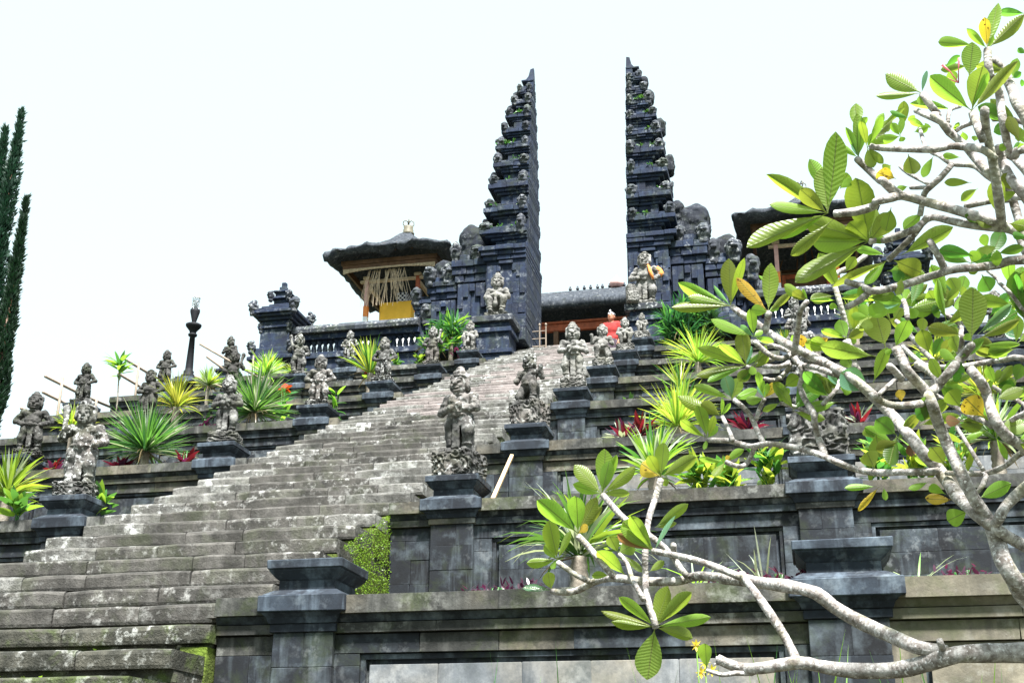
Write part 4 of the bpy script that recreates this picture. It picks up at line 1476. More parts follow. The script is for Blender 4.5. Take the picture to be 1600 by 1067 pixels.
# right edge of the stairs, bottom to top
on_ped(2, r0, 0.80, 0.27, 0.44, 'folded', 'largest guardian statue with folded arms, nearest on the right edge of the stairs', rz=R(-12))
on_ped(3, r0, 0.70, 0.33, 0.42, 'kneel', 'kneeling guardian statue with one raised hand and dark head, on a high carved base', rz=R(-14))
on_ped(4, r0, 0.84, 0.20, 0.40, 'folded', 'pale standing guardian statue, third up the right edge of the stairs', 'statue_pale', rz=R(8), mirror=True)
on_ped(5, r0, 0.72, 0.18, 0.38, 'kneel', 'guardian statue directly in front of the person in red', 'statue_pale', rz=R(6), mirror=True)
on_ped(6, r0, 0.66, 0.18, 0.38, 'seated', 'seated guardian statue just right of the person in red', 'statue_pale', rz=R(10))
on_ped(7, r0, 0.52, 0.20, 0.36, 'seated', 'small squat statue at the top right of the stairs, under the gate guardian', 'statue_pale')
# left edge of the stairs
on_ped(2, l0, 0.86, 0.16, 0.44, 'shoulder_club', 'big standing statue with a club, nearest on the left edge of the stairs', rz=R(14), mirror=True)
on_ped(3, l0, 0.74, 0.17, 0.40, 'folded', 'statue in front of the big green yucca, second up the left edge of the stairs', rz=R(10))
on_ped(4, l0, 0.74, 0.10, 0.38, 'hips', 'hands on hips statue beside red flowers, third up the left edge', rz=R(8))
on_ped(5, l0, 0.74, 0.13, 0.38, 'hips', 'hands on hips statue right of the lime yucca, fourth up the left edge', rz=R(-4))
on_ped(6, l0, 0.74, 0.12, 0.36, 'shoulder_club', 'statue before the leafy green clump, fifth up the left edge', rz=R(4))
on_ped(7, l0, 0.74, 0.13, 0.36, 'seated', 'small seated pale statue at the top left of the stairs', 'statue_pale')
# second row on the left
on_ped(3, l1, 0.78, 0.10, 0.38, 'hips', 'dark statue cut by the left edge, beside the cypress', 'statue_dark', dx=0.12, rz=R(20))
on_ped(4, l1, 0.70, 0.12, 0.38, 'stout', 'brown statue behind the large yucca, second row on the left', 'statue_dark', dx=0.05)
on_ped(5, l1, 0.74, 0.10, 0.38, 'shoulder_club', 'dark statue directly behind the one by the big green yucca', 'statue_dark', rz=R(8))
on_ped(6, l1, 0.84, 0.10, 0.38, 'shoulder_club', 'statue turned sideways in front of the corner tower', rz=R(35), mirror=True)
on_ped(7, l1, 0.68, 0.08, 0.38, 'hips', 'hands on hips statue standing before the balustrade openings')
# outermost row on the left
on_ped(5, l2, 0.72, 0.10, 0.38, 'hips', 'dark statue on the skyline left of the tall thin stemmed plant', 'statue_dark')
on_ped(6, l2, 0.70, 0.10, 0.38, 'hips', 'dark statue on the skyline just left of the lamp post', 'statue_dark')
on_ped(7, l2, 0.74, 0.10, 0.38, 'folded', 'topmost dark statue on the skyline right of the lamp post', 'statue_dark')
# behind the plumeria
on_ped(2, r1, 0.66, 0.44, 0.52, 'stout', 'statue on a broad coiled base behind the plumeria branches', rz=R(-6))
on_ped(3, r1, 0.74, 0.16, 0.42, 'folded', 'second statue up behind the plumeria, above the broad based one')
on_ped(4, r1, 0.74, 0.14, 0.40, 'hips', 'third statue up the row behind the plumeria')
on_ped(5, r1, 0.74, 0.14, 0.40, 'shoulder_club', 'fourth statue up the row behind the plumeria')
on_ped(6, r1, 0.74, 0.14, 0.38, 'folded', 'fifth statue up the row behind the plumeria, near the balustrade')
on_ped(5, r2, 0.74, 0.14, 0.38, 'stout', 'statue almost hidden by leaves at the far right')
on_ped(6, r2, 0.74, 0.14, 0.38, 'hips', 'far right statue half hidden by leaves, one terrace higher')
# guardians of the gate
statue(-6.74, 27.33, 11.222, 1.24, 0.16, 0.62, 'seated', 'tall pale seated guardian before the left half of the gate', 'statue_pale', R(6), 'large gate guardians')
statue(-3.10, 27.33, 11.222, 1.30, 0.16, 0.60, 'stout', 'tall pale stout guardian with an orange sash before the right half of the gate', 'statue_pale', R(-6), 'large gate guardians')
gg = bpy.data.objects['guardian_statue.%03d' % 28] if 'guardian_statue.028' in bpy.data.objects else None
sash = MB()
sash.tube([(0.10, -0.14, 1.04), (0.15, -0.215, 0.94), (0.17, -0.235, 0.84), (0.20, -0.22, 0.76), (0.24, -0.20, 0.66)], [0.02, 0.04, 0.045, 0.04, 0.025], 8)
sash.tube([(0.30, -0.02, 0.99), (0.38, -0.015, 0.90), (0.415, -0.01, 0.84), (0.37, -0.06, 0.78)], [0.055, 0.072, 0.074, 0.06], 9)
big = [o for o in bpy.data.objects if o.get('label', '').startswith('tall pale stout')][0]
SASH = sash.obj('orange_sash', M['orange'], [c for c in big.children if c.name.startswith('figure')][0], True)
SASH.matrix_parent_inverse = Matrix.Diagonal((1 / 1.30, 1 / 1.30, 1 / 1.30, 1)) @ Matrix.Translation((0, 0, -0.16 * 0.96))
# rough pale blocks under the right gate guardian
rk = thing('carved_block', 'small pale carved lump at the front of the right gate plinth', 'carving', (-3.36, 26.80, 11.22))
link('carved_base', base_mesh(1, 'statue_pale'), rk, (0, 0.0, 0.0), (0, 0, 0.2), (0.30, 0.24, 0.26))
link('carved_base', base_mesh(2, 'statue_pale'), rk, (-0.04, 0.0, 0.24), (0, 0, 0.5), (0.2, 0.2, 0.2))

# ------------------------------------------------------------------ the person at the top of the stairs
PX, PY, PZ = -3.90, 27.0, 9.46
pr_ = thing('person', 'person in a red shirt and patterned headcloth standing among the top statues', 'person', (PX, PY, PZ), R(-8))


def body_fn(P):
    d = s_ell(P, (0, -0.01, 1.52), (0.078, 0.095, 0.115))
    d = smin(d, s_ell(P, (0, -0.055, 1.455), (0.055, 0.05, 0.05)), 0.03)
    d = smin(d, s_ell(P, (0, -0.105, 1.505), (0.016, 0.022, 0.026)), 0.01)
    for sx in (-1, 1):
        d = smin(d, s_ell(P, (sx * 0.08, 0.01, 1.505), (0.014, 0.025, 0.035)), 0.008)
        d = np.maximum(d, -s_ell(P, (sx * 0.032, -0.105, 1.53), (0.018, 0.014, 0.010)))
    d = smin(d, s_ell(P, (0, -0.095, 1.452), (0.028, 0.012, 0.008)), 0.006)
    d = smin(d, s_cap(P, (0, 0.01, 1.34), (0, 0.0, 1.46), 0.055), 0.03)
    d = smin(d, s_ell(P, (0, 0, 1.2), (0.17, 0.10, 0.19)), 0.04)
    d = smin(d, s_ell(P, (0, 0, 0.95), (0.155, 0.10, 0.14)), 0.05)
    for sx in (-1, 1):
        d = smin(d, s_cap(P, (sx * 0.18, 0, 1.30), (sx * 0.23, 0.01, 1.03), 0.05, 0.04), 0.03)
        d = smin(d, s_cap(P, (sx * 0.23, 0.01, 1.03), (sx * 0.20, -0.14, 0.82), 0.038, 0.028), 0.02)
        d = smin(d, s_ell(P, (sx * 0.20, -0.16, 0.79), (0.03, 0.035, 0.04)), 0.01)
        for q in range(4):
            d = smin(d, s_cap(P, (sx * 0.20 + (q - 1.5) * 0.016, -0.17, 0.77), (sx * 0.20 + (q - 1.5) * 0.018, -0.185, 0.715 + abs(q - 1.3) * 0.008), 0.009, 0.007), 0.004)
        d = smin(d, s_cap(P, (sx * 0.175, -0.17, 0.79), (sx * 0.165, -0.195, 0.745), 0.010, 0.008), 0.004)
        d = smin(d, s_cap(P, (sx * 0.09, 0, 0.86), (sx * 0.09, -0.02, 0.46), 0.085, 0.06), 0.03)
        d = smin(d, s_cap(P, (sx * 0.09, -0.02, 0.46), (sx * 0.09, 0.02, 0.07), 0.058, 0.04), 0.02)
        d = smin(d, s_ell(P, (sx * 0.09, -0.05, 0.035), (0.045, 0.12, 0.035)), 0.02)
    return d


def shirt_fn(P):
    d = s_ell(P, (0, 0, 1.2), (0.185, 0.118, 0.20))
    d = smin(d, s_cap(P, (-0.15, 0, 1.33), (0.15, 0, 1.33), 0.06), 0.04)
    d = smin(d, s_ell(P, (0, 0, 0.98), (0.172, 0.118, 0.14)), 0.05)
    for sx in (-1, 1):
        d = smin(d, s_cap(P, (sx * 0.18, 0, 1.31), (sx * 0.225, 0.01, 1.10), 0.064, 0.056), 0.03)
    d = np.maximum(d, P[..., 2] - 1.392)
    d = np.maximum(d, 0.85 - P[..., 2])
    d = np.maximum(d, -s_ell(P, (0, -0.05, 1.41), (0.07, 0.09, 0.06)))
    return d + 0.012 * vnoise(P * 12)


def sarong_fn(P):
    d = s_cap(P, (0, 0, 0.92), (0, -0.01, 0.30), 0.165, 0.19)
    d = np.maximum(d, np.maximum(P[..., 2] - 0.93, 0.16 - P[..., 2]))
    return d + 0.02 * vnoise(P * 10) + 0.01 * np.sin(P[..., 0] * 60)


def head_fn(P):
    d = s_ell(P, (0, 0.01, 1.57), (0.092, 0.112, 0.062))
    d = smin(d, s_ell(P, (0.0, -0.08, 1.63), (0.03, 0.02, 0.045)), 0.015)
    return d + 0.01 * vnoise(P * 25)


link('body', nets_mesh('body', body_fn, (-0.34, -0.26, -0.03), (0.34, 0.2, 1.68), 0.0125, M['skin']), pr_)
link('shirt', nets_mesh('shirt', shirt_fn, (-0.34, -0.2, 0.82), (0.34, 0.2, 1.46), 0.018, M['red']), pr_)
link('sarong', nets_mesh('sarong', sarong_fn, (-0.26, -0.26, 0.12), (0.26, 0.26, 0.98), 0.02, M['sarong']), pr_)
hc = NT('black_white_headcloth')
hc_c = hc.mix(hc.noise(hc.pos(), 28, 2, 0.5, 0.50, 0.54), (0.02, 0.02, 0.03), (0.7, 0.7, 0.72))
hc.fin(hc_c, 0.8, 0.2)
link('headcloth', nets_mesh('headcloth', head_fn, (-0.16, -0.18, 1.46), (0.16, 0.2, 1.72), 0.013, hc.m), pr_)

# ------------------------------------------------------------------ planting on the terraces
def blade(mb, base, d0, L, wd, droop, m=0, segs=5, fold=0.0, tipw=0.15):
    """one strap leaf: starts along d0 and bends under its own weight"""
    d = Vector(d0).normalized()
    p = Vector(base)
    side = d.cross(Vector((0, 0, 1)))
    if side.length < 1e-3:
        side = Vector((1, 0, 0))
    side.normalize()
    tw = rnd.uniform(-0.7, 0.7)
    side = (Quaternion(d, tw) @ side)
    v = []
    for i in range(segs + 1):
        t = i / segs
        w_ = wd * (0.45 + 0.55 * min(1, t * 4)) * (1 if t < 0.55 else max(tipw * 0.2, 1 - ((t - 0.55) / 0.45) ** 1.4)) * 0.5
        v.append(p - side * w_)
        v.append(p + side * w_)
        d = (d + Vector((0, 0, -droop / segs * (0.4 + 1.2 * t)))).normalized()
        p = p + d * (L / segs)
    f = [(2 * i, 2 * i + 1, 2 * i + 3, 2 * i + 2) for i in range(segs)]
    mb.add(v, f, m)


STYLES = {   # leaves, droop range, width, steepness, materials (weights by repetition)
    'lime': (95, (0.1, 0.8), 0.034, 0.25, ['g_lime', 'g_yell', 'g_lime', 'g_pale']),
    'limey': (80, (0.0, 0.55), 0.034, 0.6, ['g_lime', 'g_yell', 'g_yell', 'g_green']),
    'limeg': (105, (0.2, 1.1), 0.034, 0.2, ['g_lime', 'g_green', 'g_lime', 'g_pale']),
    'green': (330, (0.0, 0.5), 0.024, -0.15, ['g_green', 'g_green', 'g_deep', 'g_green', 'g_green', 'g_pale']),
    'yell': (120, (0.1, 0.9), 0.024, 0.25, ['g_yell', 'g_yell', 'g_lime']),
    'greenthin': (70, (0.0, 0.35), 0.018, 0.55, ['g_green', 'g_lime', 'g_yell']),
    'palm': (130, (0.2, 1.0), 0.055, 0.1, ['g_green', 'g_lime', 'g_deep', 'g_green']),
    'deep': (480, (0.3, 1.5), 0.042, -0.2, ['g_deep', 'g_deep', 'g_deep', 'g_green']),
    'strap': (95, (0.3, 1.9), 0.032, 0.35, ['g_lime', 'g_green', 'g_pale', 'g_green']),
}


def spiky(x, y, z, k, rad, style, label, nm='spiky_plant', cat='plant'):
    n, dr, wd, steep, mats = STYLES[style]
    P = thing(nm, label, cat, (x, y, TS[k] - 0.06), rnd.uniform(0, 6), 'spiky plants on the terraces')
    hz = z - TS[k] + 0.06
    mb = MB()
    names = sorted(set(mats))
    for i in range(n):
        a = rnd.uniform(0, 2 * math.pi)
        el = rnd.uniform(steep, 1.45)
        d = (math.cos(a) * math.cos(el), math.sin(a) * math.cos(el), math.sin(el))
        L = rad * rnd.uniform(0.75, 1.12)
        b = (rnd.uniform(-0.02, 0.02), rnd.uniform(-0.02, 0.02), hz - rnd.uniform(0, 0.12) * rad)
        if style == 'deep' or style == 'palm':
            b = (rnd.uniform(-0.3, 0.3) * rad, rnd.uniform(-0.25, 0.25) * rad, hz + rnd.uniform(-0.45, 0.35) * rad)
            L *= 0.7
        blade(mb, b, d, L, wd * rnd.uniform(0.7, 1.2), rnd.uniform(*dr), names.index(rnd.choice(mats)))
    for i in range(n // 20):       # dry skirt
        a = rnd.uniform(0, 2 * math.pi)
        blade(mb, (0, 0, hz - 0.1 * rad), (math.cos(a), math.sin(a), rnd.uniform(-0.5, 0.3)), rad * rnd.uniform(0.5, 0.85), wd * 0.8, rnd.uniform(0.8, 2.0), len(names))
    o = mb.obj('foliage', [M[q] for q in names] + [M['g_dead']], P, True)
    o['kind'] = 'stuff'
    st = MB()
    rr = 0.055 if rad > 0.4 else 0.03
    hh = max(hz - 0.05, 0.05)
    rings = max(2, int(hh / 0.03))
    st.lathe([(hh * i / rings, rr * (1.12 if i % 2 else 0.95) * (1.15 - 0.25 * i / rings)) for i in range(rings + 1)], 9)
    st.obj('stem', M['ytrunk'], P, True)
    return P


PL = [
    (-7.89, 11.06, 3.07, 2, 0.52, 'lime', 'bright lime spiky plant at the left edge, beside the nearest left statue'),
    (-8.17, 14.18, 4.44, 3, 0.70, 'green', 'large dark green yucca ball between the two nearest left statues'),
    (-10.18, 15.53, 5.24, 3, 0.39, 'yell', 'yellow green spiky leaves behind the nearest left statue'),
    (-9.44, 17.15, 6.06, 4, 0.56, 'yell', 'yellow green fan of leaves above the large yucca ball, left'),
    (-8.09, 17.15, 5.90, 4, 0.76, 'green', 'big green yucca right of the second left statue'),
    (-9.28, 20.00, 7.53, 5, 0.53, 'lime', 'lime tuft peeking over the big green yucca'),
    (-7.52, 20.70, 7.71, 5, 0.70, 'limey', 'upright lime and yellow yucca below the balustrade'),
    (-10.60, 22.99, 8.75, 6, 0.42, 'lime', 'small pale green tuft at the foot of the corner tower'),
    (-7.64, 26.48, 10.60, 7, 0.78, 'palm', 'broad leafed green clump left of the stair top'),
    (-7.95, 26.08, 10.30, 7, 0.62, 'palm', 'lower leafy clump touching the balustrade, left of the stair top'),
    (-1.24, 11.06, 2.95, 2, 0.52, 'limeg', 'large lime yucca with a pale stem, above the lowest plumeria leaves'),
    (-1.30, 14.23, 4.36, 3, 0.61, 'yell', 'brilliant yellow spiky plant among red leaves, right of the stairs'),
    (-1.31, 15.23, 4.80, 3, 0.49, 'limeg', 'green spikes rising behind the brilliant yellow plant'),
    (-1.51, 17.20, 5.82, 4, 0.51, 'greenthin', 'thin upright green blades on the third right terrace'),
    (-1.44, 20.10, 7.27, 5, 0.72, 'yell', 'yellow green grassy plant on the fourth right terrace'),
    (-2.19, 26.18, 10.24, 7, 0.95, 'deep', 'dense dark green bush below the right half of the gate'),
    (-1.70, 26.35, 10.40, 7, 0.68, 'deep', 'smaller dark bush joined to the dense one, right side'),
    (-1.37, 7.82, 1.60, 1, 0.55, 'strap', 'drooping strap leaved plant behind the lowest plumeria branch'),
    (1.74, 11.16, 3.14, 2, 0.44, 'limeg', 'yucca with a ringed pale trunk at the right edge'),
    (2.14, 14.23, 4.50, 3, 0.43, 'yell', 'pale yellow grassy plant at the far right behind branches'),
    (2.04, 17.30, 6.03, 4, 0.40, 'yell', 'yellow tuft far right, one terrace above the pale grassy one'),
    (0.05, 20.20, 7.39, 5, 0.43, 'greenthin', 'thin green tuft behind the middle of the plumeria'),
    (1.36, 23.19, 8.97, 6, 0.49, 'greenthin', 'thin green tuft near the right balustrade'),
    (-10.06, 23.09, 8.67, 6, 0.26, 'lime', 'tiny pale tuft beside the sideways turned statue'),
    (-10.41, 20.00, 7.42, 5, 0.36, 'lime', 'small lime tuft below the lamp post'),
]
for q in PL:
    spiky(*q)


def broad(x, y, k, kind, h, label):
    """small bedding plants with broad leaves, each leaf a bent pointed blade"""
    mats = {'red': ['g_red', 'g_red', 'g_purple'], 'redc': ['g_red', 'g_red', 'g_purple', 'g_pale'], 'leafy': ['g_lime', 'g_green'], 'cro': ['g_croton', 'g_croton', 'g_green'], 'pur': ['g_purple'],
            'blade': ['g_pale', 'g_lime', 'g_pale'], 'dark': ['g_purple', 'g_deep'], 'redfl': ['g_green', 'g_lime'], 'fern': ['g_green']}[kind]
    nm = {'red': 'red_leaf_plant', 'redc': 'red_leaf_plant', 'leafy': 'leafy_plant', 'cro': 'croton_plant', 'pur': 'purple_plant', 'blade': 'grass_tuft', 'dark': 'purple_plant', 'redfl': 'hibiscus_plant', 'fern': 'fern_plant'}[kind]
    P = thing(nm, label, 'plant', (x, y, TS[k] - 0.06), rnd.uniform(0, 6), 'bedding plants on the terraces')
    names = sorted(set(mats))
    n, L, wd = {'red': (26, 0.24, 0.05), 'redc': (34, 0.30, 0.05), 'leafy': (22, 0.22, 0.09), 'cro': (60, 0.22, 0.06), 'pur': (70, 0.055, 0.018), 'blade': (9, 0.34, 0.014), 'dark': (30, 0.16, 0.05), 'redfl': (22, 0.24, 0.10), 'fern': (14, 0.16, 0.05)}[kind]
    hh = max(0.04, h)
    mb = MB()
    for i in range(n):
        a = rnd.uniform(0, 6.28)
        el = rnd.uniform(0.2, 1.3)
        z = 0.06 + (hh * rnd.uniform(0.2, 0.95) if kind in ('cro', 'leafy', 'pur', 'dark', 'redfl') else hh * 0.35)
        sp = {'pur': 0.15, 'cro': 0.08, 'dark': 0.15}.get(kind, 0.03)
        blade(mb, (rnd.uniform(-sp, sp), rnd.uniform(-sp, sp), z), (math.cos(a) * math.cos(el), math.sin(a) * math.cos(el), math.sin(el)), L * rnd.uniform(0.7, 1.15), wd * rnd.uniform(0.75, 1.2), rnd.uniform(0.1, 0.9), names.index(rnd.choice(mats)), 4)
    o = mb.obj('foliage', [M[q] for q in names], P, True)
    o['kind'] = 'stuff'
    st = MB()
    for i in range(3):
        st.tube([(rnd.uniform(-0.03, 0.03), rnd.uniform(-0.03, 0.03), 0), (rnd.uniform(-0.05, 0.05), rnd.uniform(-0.05, 0.05), hh + 0.05)], 0.008, 5)
    st.obj('stem', M['g_green'], P, True)
    if kind == 'redfl':
        fl = MB()
        for i in range(5):
            a = i * 1.257
            blade(fl, (0, -0.06, hh + 0.06), (math.cos(a), -0.5, math.sin(a)), 0.14, 0.13, 0.1, 0, 3)
        fl.obj('flower', M['redf'], P, True)
    return P


for q in [
    (-8.48, 14.13, 3, 'red', 0.27, 'red leaf plant just left of the large dark green yucca ball'),
    (-7.58, 14.13, 3, 'red', 0.29, 'red leaf plant right of the large dark green yucca ball'),
    (-9.45, 14.13, 3, 'red', 0.27, 'red leaf plant by the lime plant at the left edge'),
    (-8.09, 18.20, 4, 'redfl', 1.10, 'hibiscus with a red flower right of the big green yucca'),
    (-7.02, 17.80, 4, 'leafy', 0.82, 'green leafed plant beside the hands on hips statue, third up the left'),
    (-6.75, 10.95, 2, 'leafy', 0.28, 'mottled leafy seedling right of the nearest left pedestal'),
    (-7.44, 10.62, 2, 'leafy', 0.20, 'small leafy seedling in front of the nearest left pedestal'),
    (-8.95, 17.20, 4, 'dark', 0.30, 'dark purple plant left of the second left statue'),
    (-8.32, 22.89, 6, 'redfl', 0.37, 'small red flower left of the upright lime yucca'),
    (-1.73, 14.13, 3, 'redc', 0.38, 'tall red cordyline left of the brilliant yellow plant'),
    (-1.90, 14.05, 3, 'redc', 0.16, 'low red cordyline at the coping, right of the stairs'),
    (-0.47, 14.13, 3, 'redc', 0.30, 'red cordyline glimpsed left of the broad based statue'),
    (0.77, 14.13, 3, 'redc', 0.34, 'dark red cordyline right of the broad based statue'),
    (-0.82, 11.06, 2, 'cro', 0.30, 'speckled croton right of the large lime yucca'),
    (-0.22, 11.06, 2, 'cro', 0.42, 'tall speckled croton left of the broad based statue'),
    (-0.56, 11.06, 2, 'cro', 0.26, 'low speckled croton between the two taller ones'),
    (0.71, 11.06, 2, 'cro', 0.46, 'speckled croton right of the broad based statue'),
    (1.06, 11.16, 2, 'cro', 0.41, 'speckled croton behind the forked white branch'),
    (1.40, 11.16, 2, 'cro', 0.45, 'speckled croton beside the ringed trunk'),
    (-1.90, 7.70, 1, 'pur', 0.09, 'tiny purple plant on the lowest coping, nearest the stairs'),
    (-1.66, 7.70, 1, 'pur', 0.10, 'tiny purple plant beside the strap leaved plant'),
    (-0.12, 7.70, 1, 'pur', 0.12, 'tiny purple plant left of the empty wide pedestal'),
    (-0.45, 7.70, 1, 'pur', 0.12, 'tiny purple plant under the long plumeria branch'),
    (0.92, 7.70, 1, 'pur', 0.10, 'tiny purple plant right of the empty wide pedestal'),
    (-0.24, 7.70, 1, 'blade', 0.10, 'pale grass blades left of the empty wide pedestal'),
    (0.66, 7.70, 1, 'blade', 0.08, 'pale grass blades right of the empty wide pedestal'),
    (-0.62, 7.70, 1, 'blade', 0.08, 'pale grass blades above the long plumeria branch'),
    (-8.73, 25.78, 7, 'leafy', 0.34, 'leafy plant below the diamond panel of the balustrade'),
    (-8.23, 25.88, 7, 'leafy', 0.41, 'leafy plant left of the fifth left statue'),
    (-7.20, 25.78, 7, 'dark', 0.46, 'dark red leaved plant between the two top left statues'),
    (-2.22, 17.00, 4, 'fern', 0.10, 'tiny fern growing by the third right pedestal'),
]:
    broad(*q)

# slender plant with a leaf rosette on the left skyline
dp = thing('rosette_plant', 'slender stemmed plant with a leaf rosette on the left skyline', 'plant', (-12.84, 21.0, 6.80))
a = MB()
a.tube([(0, 0, 0), (0.0, 0, 0.8), (-0.05, 0, 1.45)], 0.014, 6)
a.obj('stem', M['ytrunk'], dp, True)
a = MB()
for i in range(30):
    an = rnd.uniform(0, 6.28)
    el = rnd.uniform(-0.35, 1.3)
    blade(a, (-0.05, 0, 1.42 + rnd.uniform(-0.12, 0.2)), (math.cos(an) * math.cos(el), math.sin(an) * math.cos(el), math.sin(el)), rnd.uniform(0.28, 0.42), 0.075, rnd.uniform(0.1, 0.7), rnd.randrange(2), 5)
a.obj('foliage', [M['g_green'], M['g_lime']], dp, True)['kind'] = 'stuff'

# moss on the side of the flight and in its joints
ms = MB()
for _ in range(7000):
    y = rnd.uniform(YS[1] + 0.3, YS[2] + 0.12)
    zt = nose0 + (y - yn) / RUN * RISE - 0.10
    u = rnd.random() ** 0.8
    z = TS[1] + (zt - TS[1]) * u
    fill_ = vnoise(np.array([[y * 2.6, z * 2.6, 3.3]]))[0] + 0.35 * (y - 9.0) / 1.6
    if fill_ < -0.04 or z > zt:
        continue
    c = Vector((SR + 0.002 + rnd.uniform(0, 0.018), y, z))
    for q in range(3):
        d = Vector((rnd.uniform(0.1, 1), rnd.uniform(-1, 1), rnd.uniform(-0.6, 0.9))).normalized() * rnd.uniform(0.005, 0.013)
        e = d.orthogonal().normalized() * rnd.uniform(0.004, 0.009)
        ms.add([c - e, c + e, c + d], [(0, 1, 2)], rnd.choice((0, 0, 0, 1)))
for _ in range(900):
    i = rnd.randrange(len(steps))
    y, z = steps[i]
    if not 0.5 < z < 6 or rnd.random() < max(0, (z - 1.2) / 6):
        continue
    x = rnd.uniform(SL, SR)
    if vnoise(np.array([[x * 1.7, y * 1.3, 9.3]]))[0] < 0.02:
        continue
    for w_ in range(5):
        c = Vector((x + rnd.uniform(-0.04, 0.04), y + 0.012, z - RISE + rnd.uniform(0.0, 0.05)))
        d = Vector((rnd.uniform(-1, 1), -1.0, rnd.uniform(-0.3, 1.0))).normalized() * rnd.uniform(0.012, 0.03)
        e = d.orthogonal().normalized() * rnd.uniform(0.005, 0.011)
        ms.add([c - e, c + e, c + d], [(0, 1, 2)], rnd.choice((0, 1)))
mo_ = ms.obj('moss', [M['moss'], M['g_lime']])
tag(mo_, 'bright green moss on the side of the stairs', 'moss', kind='stuff')

# grass and yellow weeds in the bed below the lowest wall
gs = MB()
for _ in range(420):
    x = rnd.uniform(-1.7, 4.0)
    y = rnd.uniform(6.3, 7.2)
    blade(gs, (x, y, TS[0] - 0.04), (rnd.uniform(-0.25, 0.25), rnd.uniform(-0.25, 0.25), 1), rnd.uniform(0.6, 1.05) if rnd.random() < 0.3 else rnd.uniform(0.2, 0.6), 0.012, rnd.uniform(0, 0.5), rnd.randrange(2), 4)
tag(gs.obj('grass', [M['g_green'], M['g_lime']], None, True), 'green grass blades growing below the lowest wall', 'grass', kind='stuff')
for q, (x, z, lb) in enumerate(((-0.55, 0.92, 'taller yellow flowered weed at the bottom, left of the broken branch end'), (-0.545, 0.84, 'shorter yellow flowered weed at the bottom edge'))):
    wdp = thing('flowering_weed', lb, 'flower', (x + 0.03 * q, 6.6 + 0.05 * q, TS[0] - 0.03))
    hh = z - TS[0] - 0.06
    a = MB()
    a.tube([(0.02, 0, 0), (0.01, 0, hh * 0.6), (0, 0, hh)], 0.004, 5)
    a.obj('stem', M['g_lime'], wdp, True)
    for (dx, dz) in (((0, 0),) if q == 0 else ((0, 0), (0.035, -0.04), (-0.02, -0.05))):
        f_ = MB()
        for i in range(8):
            an = i * 0.785
            blade(f_, (dx, 0, hh + dz), (math.cos(an), -0.35, math.sin(an)), 0.035, 0.016, 0.0, 0, 2)
        f_.obj('flower', M['yflower'], wdp, True)

# ------------------------------------------------------------------ cypresses on the left
def cypress(x, y, zb, zt, rad, n, label, forks=((0, 0, 1.0),)):
    T_ = thing('cypress_tree', label, 'tree', (x, y, zb), 0, 'cypress trees beyond the terraces')
    H_ = zt - zb
    a = MB()
    a.tube([(0, 0, 0), (0.02, 0, H_ * 0.5), (0, 0, H_ * 0.92)], [0.16, 0.1, 0.02], 8)
    a.obj('trunk', M['wood'], T_, True)
    c = MB()
    for _ in range(n):
        t = rnd.random() ** 0.85
        if rnd.random() < 0.75 * t ** 5:
            continue
        fx, fy, fh = forks[rnd.randrange(len(forks))]
        hz = H_ * t * fh
        an = rnd.uniform(0, 6.28)
        k = t
        r = rad * (min(1, (k + 0.05) * 4) * (1 - k) ** 1.05 + 0.012) * (0.75 + 0.75 * vnoise(np.array([[math.cos(an) * 1.5 + fx * 9, math.sin(an) * 1.5, hz * 1.1]]))[0] * 2)
        rr = r * (0.55 + 0.5 * rnd.random() ** 0.5)
        p = Vector((math.cos(an) * rr + fx * t, math.sin(an) * rr + fy * t, hz))
        out = Vector((math.cos(an) * 0.55, math.sin(an) * 0.55, 1.0)).normalized()
        for q in range(2):
            d = (out + Vector((rnd.uniform(-0.5, 0.5), rnd.uniform(-0.5, 0.5), rnd.uniform(-0.2, 0.4)))).normalized() * rnd.uniform(0.10, 0.24)
            e = d.cross(Vector((rnd.uniform(-1, 1), rnd.uniform(-1, 1), rnd.uniform(-1, 1)))).normalized() * rnd.uniform(0.018, 0.045)
            c.add([p - e * 0.5, p + d * 0.45 - e, p + d, p + d * 0.45 + e], [(0, 1, 2, 3)])
    o = c.obj('crown', M['cypress'], T_)
    return T_


cypress(-20.70, 27.0, 1.0, 18.7, 1.35, 22000, 'tall dark cypress at the left edge, the highest of the two', ((0.0, 0, 1.0), (-0.42, 0, 0.97)))
cypress(-19.78, 26.6, 1.0, 15.6, 0.80, 9500, 'thinner shorter dark cypress just right of the tallest one', ((0.0, 0, 1.0),))

